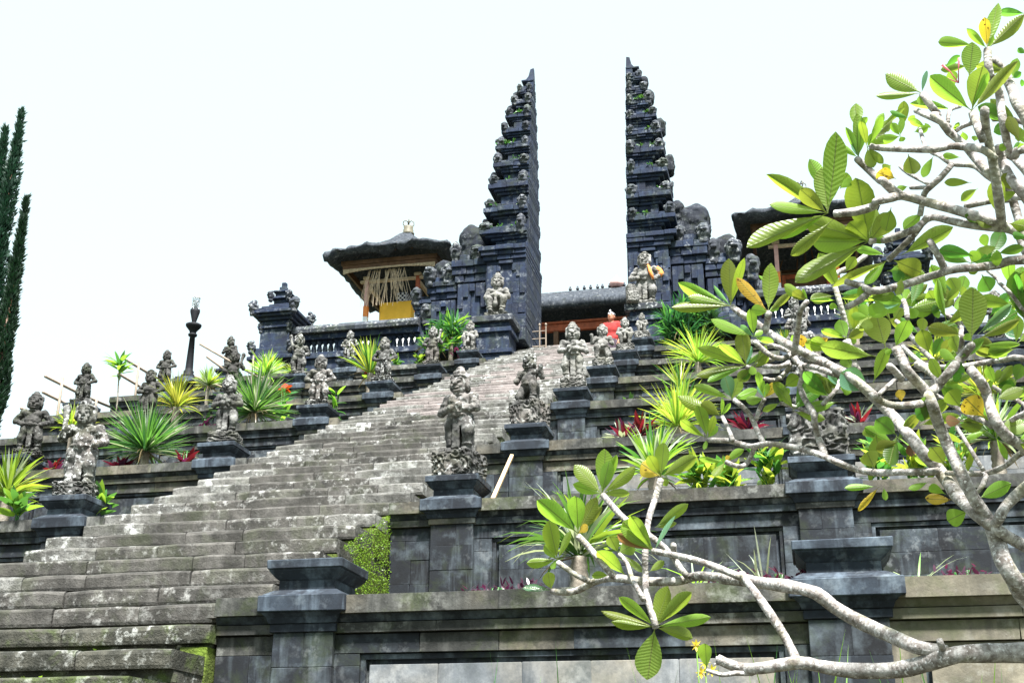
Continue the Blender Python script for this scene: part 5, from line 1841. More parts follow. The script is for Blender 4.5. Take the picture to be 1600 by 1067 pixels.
# ------------------------------------------------------------------ plumeria: branch joints (x, y, z, radius) and leaves (foot, tip, width, colour)
BRANCHES = [
    [(1.163,5.127,0.224,0.048),(1.052,5.12,0.494,0.044),(0.917,5.166,0.589,0.042),(0.734,5.194,0.603,0.039),(0.652,5.145,0.597,0.037),(0.558,5.115,0.589,0.035),(0.478,5.171,0.574,0.034),(0.349,5.257,0.554,0.033),(0.176,5.292,0.556,0.03),(0.064,5.253,0.566,0.028),(-0.032,5.204,0.579,0.026),(-0.188,5.238,0.565,0.024),(-0.278,5.31,0.578,0.022),(-0.354,5.282,0.609,0.021)],
    [(-0.188,5.238,0.565,0.012),(-0.224,5.277,0.549,0.011),(-0.289,5.258,0.55,0.01),(-0.334,5.178,0.535,0.009),(-0.396,5.189,0.555,0.008)],
    [(0.527,5.169,0.604,0.031),(0.475,5.177,0.614,0.03),(0.416,5.196,0.631,0.03),(0.334,5.31,0.691,0.03),(0.215,5.426,0.771,0.029),(0.12,5.453,0.837,0.028),(0.056,5.422,0.886,0.027),(-0.071,5.489,0.932,0.027),(-0.205,5.611,0.975,0.026),(-0.347,5.716,1.014,0.025),(-0.218,5.773,1.01,0.024),(-0.307,5.79,1.026,0.023),(-0.466,5.904,1.062,0.022),(-0.525,5.989,1.066,0.022),(-0.587,5.984,1.053,0.021),(-0.736,5.998,1.061,0.02),(-0.883,6.059,1.092,0.019),(-0.999,6.169,1.099,0.018),(-1.103,6.251,1.072,0.018),(-1.165,6.222,1.058,0.017),(-1.241,6.261,1.074,0.016)],
    [(-0.04,5.254,0.584,0.019),(-0.054,5.339,0.635,0.019),(-0.098,5.366,0.732,0.019),(-0.168,5.403,0.855,0.018),(-0.228,5.499,0.956,0.017),(-0.252,5.589,1.004,0.018),(-0.248,5.572,0.986,0.017),(-0.392,5.623,1.058,0.016),(-0.516,5.708,1.114,0.016),(-0.671,5.839,1.174,0.015)],
    [(-0.883,6.059,1.092,0.016),(-0.951,6.015,1.172,0.016),(-1.024,6.069,1.262,0.016),(-1.07,6.072,1.31,0.016)],
    [(-1.024,6.156,1.095,0.014),(-1.092,6.131,1.128,0.014),(-1.195,6.205,1.206,0.014)],
    [(-0.52,5.934,1.063,0.015),(-0.554,5.937,1.107,0.015),(-0.591,6.012,1.17,0.015),(-0.635,5.993,1.221,0.015),(-0.725,5.968,1.294,0.015),(-0.827,6.016,1.374,0.016),(-0.941,6.077,1.514,0.016)],
    [(-0.591,6.012,1.17,0.014),(-0.579,5.883,1.207,0.015)],
    [(-0.662,5.791,0.812,0.015),(-0.675,5.787,0.866,0.015),(-0.716,5.907,0.987,0.016),(-0.723,5.942,1.098,0.016),(-0.716,5.911,1.176,0.016),(-0.709,6.024,1.36,0.016),(-0.686,6.142,1.497,0.017),(-0.654,6.144,1.598,0.017)],
    [(-0.721,5.853,0.948,0.012),(-0.763,5.875,1.025,0.012),(-0.791,5.974,1.074,0.012),(-0.824,6.035,1.161,0.011),(-0.861,6.039,1.206,0.011)],
    [(1.182,5.148,0.181,0.039),(1.011,5.067,0.581,0.036),(0.899,5.093,0.703,0.035),(0.817,5.07,0.795,0.034),(0.781,4.984,0.835,0.033),(0.743,4.959,0.906,0.032),(0.743,5.024,0.986,0.032),(0.729,4.981,1.042,0.032)],
    [(0.724,4.977,1.048,0.029),(0.674,4.972,1.094,0.028),(0.625,5.053,1.182,0.028),(0.597,5.168,1.287,0.027),(0.571,5.181,1.34,0.027),(0.522,5.152,1.392,0.026),(0.482,5.203,1.48,0.025),(0.45,5.306,1.571,0.025),(0.41,5.34,1.644,0.024),(0.33,5.335,1.744,0.023),(0.264,5.356,1.817,0.022),(0.203,5.45,1.893,0.021),(0.142,5.517,1.958,0.02),(0.077,5.498,1.993,0.02),(0.034,5.474,2.012,0.019),(-0.031,5.55,2.088,0.018),(-0.087,5.626,2.166,0.018),(-0.142,5.614,2.211,0.017),(-0.186,5.578,2.232,0.016),(-0.228,5.641,2.297,0.015)],
    [(0.721,4.986,1.063,0.026),(0.656,4.911,1.153,0.025),(0.625,4.915,1.247,0.024),(0.598,4.959,1.354,0.024),(0.566,4.917,1.44,0.023),(0.541,4.83,1.496,0.022),(0.534,4.846,1.536,0.022),(0.54,4.911,1.571,0.022),(0.494,4.866,1.61,0.021),(0.46,4.791,1.627,0.021),(0.441,4.806,1.691,0.02),(0.428,4.814,1.732,0.02)],
    [(0.54,4.865,1.555,0.018),(0.583,4.897,1.594,0.017),(0.579,4.921,1.634,0.017),(0.568,5.027,1.701,0.017),(0.521,5.051,1.745,0.016)],
    [(0.58,4.921,1.6,0.018),(0.597,4.867,1.609,0.018),(0.629,4.844,1.639,0.018),(0.681,4.878,1.704,0.018),(0.708,4.797,1.718,0.017)],
    [(1.219,4.972,0.655,0.025),(1.031,4.964,0.845,0.024),(0.875,5.015,0.95,0.023),(0.797,5.026,1.004,0.023),(0.748,4.956,1.02,0.022),(0.727,4.978,1.048,0.022)],
    [(0.731,4.978,1.051,0.022),(0.742,4.908,1.064,0.021),(0.777,4.947,1.117,0.021),(0.847,4.936,1.176,0.021),(0.922,4.804,1.209,0.02),(1.065,4.799,1.285,0.019)],
    [(0.572,5.147,1.317,0.016),(0.534,5.161,1.316,0.016),(0.442,5.226,1.338,0.015),(0.352,5.363,1.375,0.015),(0.276,5.48,1.424,0.015),(0.222,5.488,1.448,0.015),(0.183,5.454,1.458,0.014),(0.137,5.522,1.503,0.014),(0.055,5.643,1.572,0.014),(-0.026,5.689,1.608,0.014),(-0.109,5.683,1.621,0.013),(-0.171,5.724,1.623,0.013),(-0.223,5.823,1.661,0.013),(-0.286,5.877,1.699,0.013),(-0.341,5.849,1.698,0.012),(-0.391,5.902,1.718,0.012)],
    [(-0.169,5.762,1.631,0.012),(-0.188,5.81,1.6,0.012),(-0.215,5.809,1.562,0.012),(-0.237,5.736,1.532,0.012),(-0.273,5.736,1.543,0.012),(-0.303,5.752,1.562,0.012)],
    [(-0.122,5.725,1.63,0.013),(-0.15,5.799,1.711,0.013),(-0.177,5.827,1.8,0.013),(-0.211,5.788,1.837,0.012),(-0.252,5.856,1.896,0.012)],
    [(-0.152,5.792,1.775,0.011),(-0.138,5.834,1.833,0.011),(-0.109,5.798,1.876,0.011)],
    [(-0.271,5.827,1.687,0.011),(-0.291,5.911,1.766,0.011),(-0.322,5.964,1.851,0.011)],
    [(0.143,5.536,1.513,0.016),(0.122,5.6,1.612,0.016),(0.11,5.549,1.672,0.015),(0.107,5.537,1.712,0.015),(0.073,5.618,1.809,0.014),(0.06,5.647,1.884,0.014),(0.076,5.592,1.935,0.013),(0.011,5.646,2.07,0.012)],
    [(0.115,5.576,1.705,0.011),(0.133,5.618,1.751,0.011),(0.175,5.543,1.772,0.011),(0.22,5.541,1.818,0.01),(0.235,5.565,1.863,0.01)],
    [(0.096,5.581,1.726,0.01),(0.028,5.663,1.785,0.01),(-0.036,5.645,1.801,0.009)],
    [(0.066,5.506,2.003,0.013),(0.038,5.552,2.006,0.013),(-0.009,5.504,1.969,0.012),(-0.053,5.439,1.957,0.012),(-0.091,5.461,1.998,0.012),(-0.13,5.442,2.037,0.012)],
    [(0.043,5.507,1.986,0.015),(0.059,5.452,2.044,0.015),(0.074,5.285,2.064,0.013),(0.081,5.186,2.072,0.013),(0.115,5.169,2.105,0.012)],
    [(-0.048,5.49,1.969,0.013),(-0.119,5.523,1.955,0.012),(-0.172,5.474,1.926,0.012)],
    [(0.33,5.335,1.744,0.015),(0.243,5.461,1.847,0.014),(0.2,5.43,1.854,0.013),(0.137,5.477,1.902,0.013),(0.085,5.588,1.957,0.012),(0.03,5.653,2.002,0.012),(0.006,5.613,1.977,0.012),(-0.03,5.63,1.973,0.011),(-0.1,5.729,2.016,0.011)],
    [(0.023,5.624,1.98,0.012),(0.003,5.678,1.963,0.012),(-0.027,5.636,1.922,0.011),(-0.062,5.577,1.891,0.011),(-0.099,5.611,1.913,0.01)],
    [(-0.08,5.577,2.14,0.016),(-0.068,5.587,2.182,0.016),(-0.06,5.503,2.195,0.016)],
    [(0.016,5.644,2.057,0.012),(-0.052,5.722,2.116,0.011),(-0.118,5.71,2.137,0.011)],
    [(0.538,4.87,1.526,0.015),(0.505,4.84,1.508,0.015),(0.463,4.797,1.491,0.015),(0.404,4.826,1.5,0.015),(0.356,4.833,1.523,0.014),(0.322,4.758,1.528,0.014)],
    [(1.233,4.907,0.828,0.028),(1.089,4.842,1.101,0.025),(0.933,4.84,1.242,0.023),(0.848,4.817,1.307,0.022),(0.777,4.737,1.334,0.021),(0.739,4.701,1.39,0.021),(0.737,4.759,1.467,0.021),(0.732,4.766,1.517,0.02),(0.701,4.683,1.538,0.02),(0.679,4.702,1.586,0.019)],
    [(0.737,4.751,1.373,0.011),(0.703,4.744,1.396,0.01),(0.67,4.832,1.448,0.01),(0.62,4.974,1.543,0.009),(0.575,4.984,1.585,0.009)],
    [(1.01,4.62,1.429,0.011),(0.841,4.688,1.396,0.011),(0.804,4.789,1.4,0.011),(0.762,4.797,1.392,0.011)],
    [(0.974,4.77,1.306,0.012),(0.849,4.837,1.293,0.012),(0.801,4.975,1.28,0.011),(0.739,5.077,1.28,0.011),(0.653,5.092,1.285,0.011),(0.594,5.123,1.3,0.01)],
    [(0.742,5.079,1.277,0.011),(0.711,5.009,1.214,0.01),(0.683,5.035,1.185,0.009)],
    [(0.724,5.028,1.278,0.009),(0.69,5.08,1.39,0.008),(0.668,5.209,1.514,0.008)],
    [(1.087,5.002,1.341,0.01),(0.924,5.119,1.563,0.009),(0.89,5.22,1.633,0.009),(0.835,5.247,1.69,0.009)],
    [(1.178,5.118,1.66,0.014),(0.963,5.194,1.785,0.012),(0.907,5.295,1.819,0.012),(0.837,5.38,1.842,0.012),(0.752,5.386,1.834,0.011),(0.666,5.377,1.833,0.011),(0.594,5.437,1.87,0.011),(0.516,5.497,1.985,0.01)],
    [(0.651,5.433,1.864,0.011),(0.607,5.493,1.951,0.011),(0.558,5.563,2.067,0.011),(0.521,5.681,2.177,0.011)],
    [(1.183,4.32,1.457,0.019),(0.995,4.281,1.738,0.017),(0.849,4.322,1.852,0.016),(0.769,4.358,1.857,0.016),(0.692,4.318,1.836,0.015),(0.617,4.282,1.822,0.015),(0.576,4.331,1.833,0.014),(0.516,4.4,1.845,0.014),(0.436,4.398,1.824,0.014),(0.349,4.354,1.792,0.013),(0.318,4.353,1.796,0.013),(0.288,4.418,1.845,0.013),(0.241,4.386,1.851,0.012)],
    [(0.356,4.386,1.806,0.013),(0.324,4.41,1.814,0.013),(0.279,4.367,1.764,0.013),(0.239,4.424,1.766,0.012)],
    [(0.584,4.339,1.836,0.014),(0.568,4.302,1.868,0.013),(0.544,4.287,1.923,0.012),(0.541,4.322,1.955,0.011)],
    [(1.181,4.193,1.501,0.024),(0.993,4.16,1.734,0.022),(0.835,4.186,1.889,0.02),(0.787,4.203,1.929,0.02),(0.74,4.141,1.92,0.019),(0.674,4.109,1.939,0.018),(0.598,4.15,1.998,0.018),(0.519,4.198,2.058,0.017),(0.452,4.178,2.077,0.016),(0.405,4.122,2.043,0.016),(0.352,4.137,2.041,0.015),(0.354,4.215,2.064,0.016),(0.289,4.222,2.053,0.015),(0.213,4.197,2.039,0.014)],
    [(0.441,4.154,2.066,0.017),(0.417,4.159,2.092,0.016),(0.384,4.112,2.108,0.015),(0.377,4.16,2.139,0.015),(0.336,4.21,2.224,0.014),(0.308,4.166,2.233,0.013)],
    [(0.763,4.159,1.913,0.017),(0.735,3.996,1.958,0.016),(0.722,3.93,2.049,0.015),(0.708,3.88,2.122,0.015),(0.686,3.756,2.127,0.014),(0.687,3.747,2.142,0.014)],
    [(0.762,4.161,1.907,0.014),(0.676,4.147,1.919,0.013),(0.598,4.192,1.969,0.013),(0.566,4.269,2.023,0.013),(0.535,4.278,2.023,0.013),(0.491,4.243,1.974,0.013),(0.424,4.277,1.965,0.013),(0.385,4.363,1.993,0.013),(0.383,4.375,2.004,0.013),(0.336,4.357,1.99,0.012)],
    [(0.532,4.243,2.016,0.011),(0.493,4.316,1.987,0.011),(0.451,4.35,1.959,0.011),(0.408,4.472,1.964,0.011)],
    [(0.729,3.92,2.052,0.013),(0.695,3.893,2.072,0.013),(0.677,3.946,2.113,0.013),(0.649,4.026,2.166,0.013),(0.606,4.023,2.172,0.013),(0.557,3.995,2.15,0.013),(0.479,4.059,2.194,0.012),(0.402,4.163,2.266,0.012),(0.358,4.161,2.277,0.012)],
    [(0.737,3.998,2.008,0.015),(0.707,3.966,2.03,0.015),(0.682,4.025,2.125,0.014),(0.662,4.099,2.221,0.014),(0.622,4.089,2.263,0.014),(0.59,4.045,2.289,0.013),(0.575,4.081,2.333,0.013),(0.603,4.159,2.376,0.013),(0.579,4.13,2.396,0.013),(0.555,4.138,2.457,0.012)],
    [(0.626,4.077,2.276,0.011),(0.577,4.1,2.329,0.011),(0.531,4.173,2.411,0.01)],
    [(0.733,3.997,2.008,0.011),(0.711,4.001,2.033,0.011),(0.698,4.118,2.133,0.01),(0.676,4.248,2.213,0.01),(0.642,4.286,2.241,0.009),(0.61,4.295,2.282,0.009),(0.596,4.384,2.346,0.008)],
    [(0.643,4.265,2.226,0.012),(0.598,4.279,2.182,0.012),(0.551,4.31,2.155,0.011),(0.548,4.403,2.17,0.011),(0.532,4.428,2.112,0.011)],
    [(0.561,4.341,2.181,0.008),(0.521,4.511,2.273,0.008)],
    [(0.562,4.336,2.194,0.008),(0.513,4.471,2.315,0.008),(0.494,4.543,2.385,0.008)],
    [(0.532,4.057,2.192,0.007),(0.542,4.192,2.321,0.007),(0.557,4.36,2.471,0.006)],
    [(1.136,4.888,1.663,0.019),(0.941,4.753,2.091,0.017),(0.95,4.808,2.202,0.017),(0.936,4.807,2.326,0.017),(0.906,4.727,2.371,0.016),(0.895,4.734,2.477,0.016)],
    [(1.046,4.35,1.862,0.02),(0.866,4.245,2.066,0.018),(0.833,4.282,2.173,0.017),(0.818,4.298,2.254,0.017),(0.804,4.246,2.265,0.016)],
    [(1.045,4.243,2.135,0.016),(0.872,4.16,2.203,0.015),(0.854,4.229,2.217,0.015),(0.842,4.248,2.24,0.015),(0.821,4.166,2.271,0.015),(0.812,4.134,2.334,0.015),(0.824,4.196,2.4,0.015),(0.824,4.185,2.463,0.015),(0.786,4.101,2.486,0.014),(0.793,4.114,2.596,0.014)],
    [(1.13,4.487,2.123,0.027),(0.94,4.396,2.472,0.021),(0.924,4.443,2.608,0.02),(0.914,4.461,2.684,0.019),(0.865,4.407,2.733,0.017)],
    [(1.129,4.68,2.192,0.015),(0.96,4.709,2.286,0.014),(0.919,4.797,2.323,0.014),(0.856,4.866,2.356,0.013),(0.763,4.865,2.344,0.013)],
    [(1.102,4.507,2.056,0.017),(0.915,4.416,2.257,0.014),(0.896,4.469,2.332,0.013),(0.853,4.445,2.347,0.013)],
    [(0.687,3.85,2.083,0.014),(0.677,3.852,2.135,0.014),(0.685,3.932,2.231,0.014),(0.696,4.016,2.261,0.014),(0.69,3.994,2.277,0.014)],
    [(0.692,4.019,2.251,0.009),(0.662,4.056,2.26,0.008),(0.654,4.15,2.299,0.008)],
    [(1.125,4.49,2.394,0.011),(0.944,4.435,2.459,0.009),(0.905,4.49,2.516,0.009),(0.856,4.525,2.538,0.009),(0.842,4.474,2.547,0.009)],
    [(0.622,4.087,2.302,0.008),(0.641,4.135,2.377,0.008),(0.697,4.259,2.459,0.007)],
    [(0.743,5.243,1.925,0.012),(0.731,5.309,1.862,0.011),(0.735,5.349,1.914,0.011),(0.774,5.472,2.048,0.011),(0.738,5.47,2.09,0.01),(0.702,5.483,2.131,0.01)],
    [(0.539,5.362,2.063,0.012),(0.542,5.394,2.129,0.012),(0.537,5.427,2.176,0.011)],
    [(0.291,5.724,2.114,0.019),(0.312,5.792,2.04,0.019),(0.332,5.785,1.98,0.019)],
    [(0.32,5.778,1.992,0.016),(0.309,5.82,2.149,0.015),(0.282,5.761,2.299,0.014),(0.265,5.77,2.398,0.014),(0.261,5.843,2.503,0.014),(0.344,5.858,2.546,0.013),(0.431,5.888,2.619,0.013)],
    [(1.116,5.039,1.828,0.009),(0.903,5.019,2.026,0.008),(0.887,5.078,2.096,0.008),(0.849,5.074,2.141,0.008)],
    [(0.342,4.765,1.53,0.009),(0.408,4.964,1.638,0.009),(0.439,5.051,1.688,0.009)],
    [(0.46,5.058,1.683,0.016),(0.422,4.996,1.712,0.015),(0.408,4.975,1.715,0.015)],
    [(-0.256,5.283,0.571,0.006),(-0.314,5.307,0.603,0.005),(-0.362,5.281,0.616,0.004)],
    [(-0.264,5.282,0.581,0.006),(-0.324,5.322,0.593,0.005),(-0.374,5.312,0.592,0.004)],
    [(0.516,5.177,0.605,0.015),(0.498,5.072,0.624,0.013),(0.495,5.072,0.639,0.012)],
]
LEAVES = [
    (-1.067,6.069,1.321,-1.247,5.951,1.48,0.097,'g'),
    (-1.067,6.069,1.321,-1.058,5.979,1.496,0.086,'g'),
    (-1.067,6.069,1.321,-0.966,6.062,1.496,0.064,'o'),
    (-1.067,6.069,1.321,-0.943,6.08,1.456,0.046,'o'),
    (-1.067,6.069,1.321,-1.015,6.056,1.358,0.044,'y'),
    (-1.197,6.199,1.218,-1.214,6.064,1.393,0.094,'g'),
    (-1.197,6.199,1.218,-1.349,6.147,1.198,0.049,'g'),
    (-1.197,6.199,1.218,-1.122,6.152,1.355,0.038,'g'),
    (-1.197,6.199,1.218,-1.229,6.192,1.173,0.029,'g'),
    (-1.197,6.199,1.218,-1.259,6.131,1.283,0.045,'g'),
    (-1.24,6.26,1.077,-1.261,6.24,1.166,0.063,'g'),
    (-1.24,6.26,1.077,-1.388,6.241,1.098,0.045,'b'),
    (-0.945,6.075,1.518,-1.078,6.057,1.674,0.08,'g'),
    (-0.945,6.075,1.518,-1.094,6.076,1.573,0.057,'g'),
    (-0.945,6.075,1.518,-0.912,6.06,1.741,0.093,'g'),
    (-0.945,6.075,1.518,-0.894,6.011,1.669,0.069,'g'),
    (-0.945,6.075,1.518,-0.759,6.018,1.63,0.064,'g'),
    (-0.945,6.075,1.518,-0.804,6.085,1.523,0.046,'o'),
    (-0.945,6.075,1.518,-0.853,6.019,1.701,0.044,'g'),
    (-0.653,6.14,1.609,-0.744,6.097,1.673,0.102,'y'),
    (-0.653,6.14,1.609,-0.624,6.089,1.772,0.084,'g'),
    (-0.653,6.14,1.609,-0.469,6.125,1.7,0.071,'o'),
    (-0.653,6.14,1.609,-0.63,6.176,1.569,0.038,'o'),
    (-0.653,6.14,1.609,-0.709,6.068,1.707,0.056,'g'),
    (-0.678,6.027,1.327,-0.512,6.017,1.437,0.052,'g'),
    (-0.678,6.027,1.327,-0.58,6.058,1.397,0.026,'b'),
    (-0.678,6.027,1.327,-0.576,6.066,1.353,0.03,'o'),
    (-0.665,5.833,1.173,-0.794,5.724,1.294,0.101,'g'),
    (-0.665,5.833,1.173,-0.827,5.731,1.24,0.048,'n'),
    (-0.665,5.833,1.173,-0.563,5.836,1.346,0.029,'b'),
    (-0.665,5.833,1.173,-0.754,5.678,1.317,0.064,'g'),
    (-0.665,5.833,1.173,-0.816,5.705,1.263,0.052,'g'),
    (-0.864,6.037,1.211,-0.898,6.001,1.289,0.067,'o'),
    (-0.864,6.037,1.211,-0.784,6.042,1.251,0.078,'o'),
    (-0.864,6.037,1.211,-0.742,6.06,1.12,0.022,'g'),
    (-0.831,6.072,1.105,-0.953,5.941,1.203,0.084,'g'),
    (-0.913,6.061,1.106,-0.994,6.022,1.105,0.041,'o'),
    (-0.702,5.917,1.09,-0.629,5.932,1.145,0.036,'o'),
    (-0.667,5.791,0.815,-0.812,5.697,0.953,0.05,'g'),
    (-0.667,5.791,0.815,-0.916,5.796,0.896,0.044,'o'),
    (-0.667,5.791,0.815,-0.865,5.779,0.84,0.038,'g'),
    (-0.667,5.791,0.815,-0.599,5.806,0.998,0.084,'g'),
    (-0.667,5.791,0.815,-0.483,5.694,0.957,0.062,'o'),
    (-0.667,5.791,0.815,-0.412,5.773,0.854,0.054,'g'),
    (-0.667,5.791,0.815,-0.494,5.784,0.761,0.056,'g'),
    (-0.667,5.791,0.815,-0.718,5.854,0.59,0.119,'o'),
    (-0.395,5.188,0.557,-0.394,5.135,0.658,0.055,'g'),
    (-0.394,5.899,1.725,-0.526,5.783,1.79,0.036,'g'),
    (-0.394,5.899,1.725,-0.426,5.837,1.879,0.059,'g'),
    (-0.394,5.899,1.725,-0.346,5.835,1.821,0.035,'g'),
    (-0.394,5.899,1.725,-0.34,5.878,1.78,0.035,'g'),
    (-0.394,5.899,1.725,-0.416,5.903,1.671,0.023,'g'),
    (-0.325,5.963,1.853,-0.533,5.93,1.952,0.065,'g'),
    (-0.325,5.963,1.853,-0.422,5.911,1.909,0.062,'o'),
    (-0.325,5.963,1.853,-0.316,5.917,1.933,0.026,'g'),
    (-0.325,5.963,1.853,-0.274,5.926,1.906,0.022,'g'),
    (-0.264,5.852,1.899,-0.44,5.775,1.963,0.041,'g'),
    (-0.264,5.852,1.899,-0.292,5.813,2.013,0.067,'b'),
    (-0.264,5.852,1.899,-0.223,5.837,2.001,0.067,'g'),
    (-0.264,5.852,1.899,-0.141,5.9,1.957,0.049,'g'),
    (-0.264,5.852,1.899,-0.269,5.84,1.971,0.038,'g'),
    (-0.109,5.797,1.878,-0.194,5.767,1.86,0.048,'g'),
    (-0.109,5.797,1.878,-0.131,5.709,1.991,0.04,'g'),
    (-0.109,5.797,1.878,-0.091,5.788,1.948,0.034,'g'),
    (-0.109,5.797,1.878,-0.042,5.804,1.954,0.045,'y'),
    (-0.013,5.655,1.882,0.057,5.655,1.926,0.066,'g'),
    (-0.109,5.797,1.878,-0.129,5.783,1.949,0.038,'b'),
    (-0.037,5.645,1.802,-0.117,5.644,1.766,0.031,'o'),
    (-0.037,5.645,1.802,-0.026,5.604,1.877,0.029,'g'),
    (-0.037,5.645,1.802,0.011,5.612,1.861,0.034,'g'),
    (-0.307,5.75,1.563,-0.368,5.731,1.491,0.04,'o'),
    (-0.307,5.75,1.563,-0.43,5.731,1.576,0.016,'g'),
    (-0.307,5.75,1.563,-0.284,5.755,1.59,0.031,'y'),
    (-0.307,5.75,1.563,-0.222,5.778,1.625,0.037,'g'),
    (0.219,5.588,1.771,0.091,5.565,1.745,0.055,'g'),
    (0.229,5.569,1.842,0.132,5.549,1.871,0.038,'g'),
    (0.229,5.569,1.842,0.284,5.61,1.824,0.036,'g'),
    (-0.236,5.637,2.301,-0.479,5.598,2.428,0.051,'g'),
    (-0.236,5.637,2.301,-0.434,5.591,2.344,0.063,'o'),
    (-0.236,5.637,2.301,-0.513,5.561,2.284,0.033,'o'),
    (-0.236,5.637,2.301,-0.224,5.56,2.516,0.088,'o'),
    (-0.236,5.637,2.301,-0.155,5.518,2.498,0.046,'g'),
    (-0.236,5.637,2.301,-0.308,5.56,2.379,0.024,'b'),
    (-0.059,5.501,2.2,-0.196,5.439,2.357,0.061,'y'),
    (-0.059,5.501,2.2,-0.035,5.497,2.436,0.073,'g'),
    (-0.059,5.501,2.2,0.052,5.5,2.283,0.037,'o'),
    (0.001,5.718,2.421,-0.101,5.667,2.456,0.027,'g'),
    (-0.059,5.501,2.2,-0.135,5.477,2.21,0.053,'g'),
    (-0.059,5.501,2.2,-0.009,5.513,2.236,0.029,'g'),
    (0.116,5.169,2.108,0.014,5.118,2.164,0.051,'g'),
    (0.116,5.169,2.108,0.22,5.223,2.126,0.016,'g'),
    (0.116,5.169,2.108,0.097,5.133,2.151,0.014,'g'),
    (0.116,5.169,2.108,0.05,5.129,2.14,0.044,'o'),
    (-0.131,5.433,2.058,-0.322,5.365,2.127,0.054,'g'),
    (-0.131,5.433,2.058,-0.135,5.378,2.174,0.048,'g'),
    (-0.131,5.433,2.058,-0.19,5.42,2.111,0.038,'b'),
    (-0.131,5.433,2.058,-0.09,5.443,2.09,0.029,'g'),
    (-0.131,5.433,2.058,-0.044,5.491,2.043,0.035,'g'),
    (-0.174,5.47,1.934,-0.383,5.406,2.025,0.052,'g'),
    (-0.174,5.47,1.934,-0.283,5.356,2.012,0.048,'g'),
    (-0.174,5.47,1.934,-0.184,5.417,2.086,0.075,'o'),
    (-0.174,5.47,1.934,-0.401,5.443,1.891,0.046,'o'),
    (-0.174,5.47,1.934,-0.354,5.454,1.864,0.031,'g'),
    (-0.174,5.47,1.934,-0.131,5.484,1.899,0.037,'g'),
    (-0.174,5.47,1.934,-0.145,5.456,2.025,0.029,'b'),
    (-0.174,5.47,1.934,-0.114,5.485,1.996,0.029,'g'),
    (0.078,5.502,2.003,0.085,5.459,2.062,0.048,'y'),
    (0.078,5.502,2.003,0.038,5.478,2.068,0.04,'g'),
    (0.11,5.484,1.978,0.195,5.469,2.041,0.038,'y'),
    (0.214,5.433,1.965,0.158,5.412,1.986,0.037,'g'),
    (0.234,5.782,2.171,0.182,5.777,2.2,0.033,'g'),
    (0.188,4.19,2.04,-0.006,4.167,2.215,0.055,'g'),
    (0.188,4.19,2.04,0.255,4.128,2.32,0.085,'g'),
    (0.188,4.19,2.04,0.098,4.112,2.108,0.053,'o'),
    (0.188,4.19,2.04,0.185,4.174,2.213,0.067,'o'),
    (0.188,4.19,2.04,-0.013,4.089,2.047,0.029,'g'),
    (0.188,4.19,2.04,-0.103,4.145,1.912,0.056,'o'),
    (0.188,4.19,2.04,0.004,4.225,1.974,0.036,'g'),
    (0.207,4.203,2.02,0.048,4.189,1.887,0.041,'o'),
    (0.2,4.355,2.211,0.147,4.338,2.346,0.05,'g'),
    (0.263,4.605,2.344,0.298,4.582,2.399,0.058,'g'),
    (0.335,4.356,1.992,0.306,4.247,2.202,0.105,'g'),
    (0.335,4.356,1.992,0.122,4.278,1.972,0.068,'g'),
    (0.335,4.356,1.992,0.106,4.216,2.032,0.073,'g'),
    (0.335,4.356,1.992,0.058,4.296,1.825,0.061,'o'),
    (0.335,4.356,1.992,0.365,4.356,2.127,0.049,'g'),
    (0.335,4.356,1.992,0.421,4.301,2.072,0.073,'o'),
    (0.335,4.356,1.992,0.395,4.356,1.994,0.029,'g'),
    (0.399,4.461,1.977,0.288,4.404,1.989,0.03,'g'),
    (0.335,4.356,1.992,0.262,4.282,2.048,0.073,'g'),
    (0.313,4.165,2.238,0.339,4.12,2.376,0.041,'g'),
    (0.313,4.165,2.238,0.321,4.133,2.404,0.036,'g'),
    (0.313,4.165,2.238,0.3,4.154,2.301,0.029,'b'),
    (0.313,4.165,2.238,0.246,4.139,2.287,0.022,'g'),
    (0.313,4.165,2.238,0.281,4.141,2.356,0.029,'g'),
    (0.243,4.257,2.167,0.288,4.245,2.199,0.034,'g'),
    (0.346,4.159,2.274,0.447,4.184,2.398,0.032,'o'),
    (0.346,4.159,2.274,0.405,4.096,2.363,0.026,'g'),
    (0.346,4.159,2.274,0.438,4.152,2.302,0.036,'g'),
    (0.346,4.159,2.274,0.359,4.189,2.204,0.043,'o'),
    (0.346,4.159,2.274,0.399,4.181,2.213,0.032,'o'),
    (0.346,4.159,2.274,0.375,4.15,2.322,0.029,'g'),
    (0.346,4.159,2.274,0.33,4.092,2.349,0.033,'g'),
    (0.433,4.155,2.134,0.366,4.118,2.149,0.054,'y'),
    (0.793,4.113,2.598,0.852,4.113,2.789,0.044,'g'),
    (0.793,4.113,2.598,0.786,4.045,2.688,0.039,'y'),
    (0.793,4.113,2.598,0.728,4.098,2.683,0.029,'g'),
    (0.748,4.098,2.61,0.615,4.037,2.603,0.037,'g'),
    (0.792,4.546,2.749,0.822,4.517,2.889,0.075,'g'),
    (0.793,4.113,2.598,0.934,4.117,2.725,0.043,'o'),
    (0.793,4.113,2.598,0.815,4.09,2.635,0.017,'g'),
    (0.963,4.211,2.792,0.866,4.202,2.809,0.034,'d'),
    (0.689,3.992,2.283,0.551,3.88,2.369,0.064,'g'),
    (0.689,3.992,2.283,0.724,3.914,2.407,0.064,'o'),
    (0.689,3.992,2.283,0.853,4.013,2.466,0.043,'o'),
    (0.663,4.202,2.416,0.518,4.195,2.464,0.038,'g'),
    (0.689,3.992,2.283,0.74,3.915,2.383,0.025,'g'),
    (0.553,4.137,2.46,0.434,4.127,2.548,0.063,'o'),
    (0.553,4.137,2.46,0.389,4.107,2.45,0.028,'o'),
    (0.553,4.137,2.46,0.576,4.105,2.535,0.02,'b'),
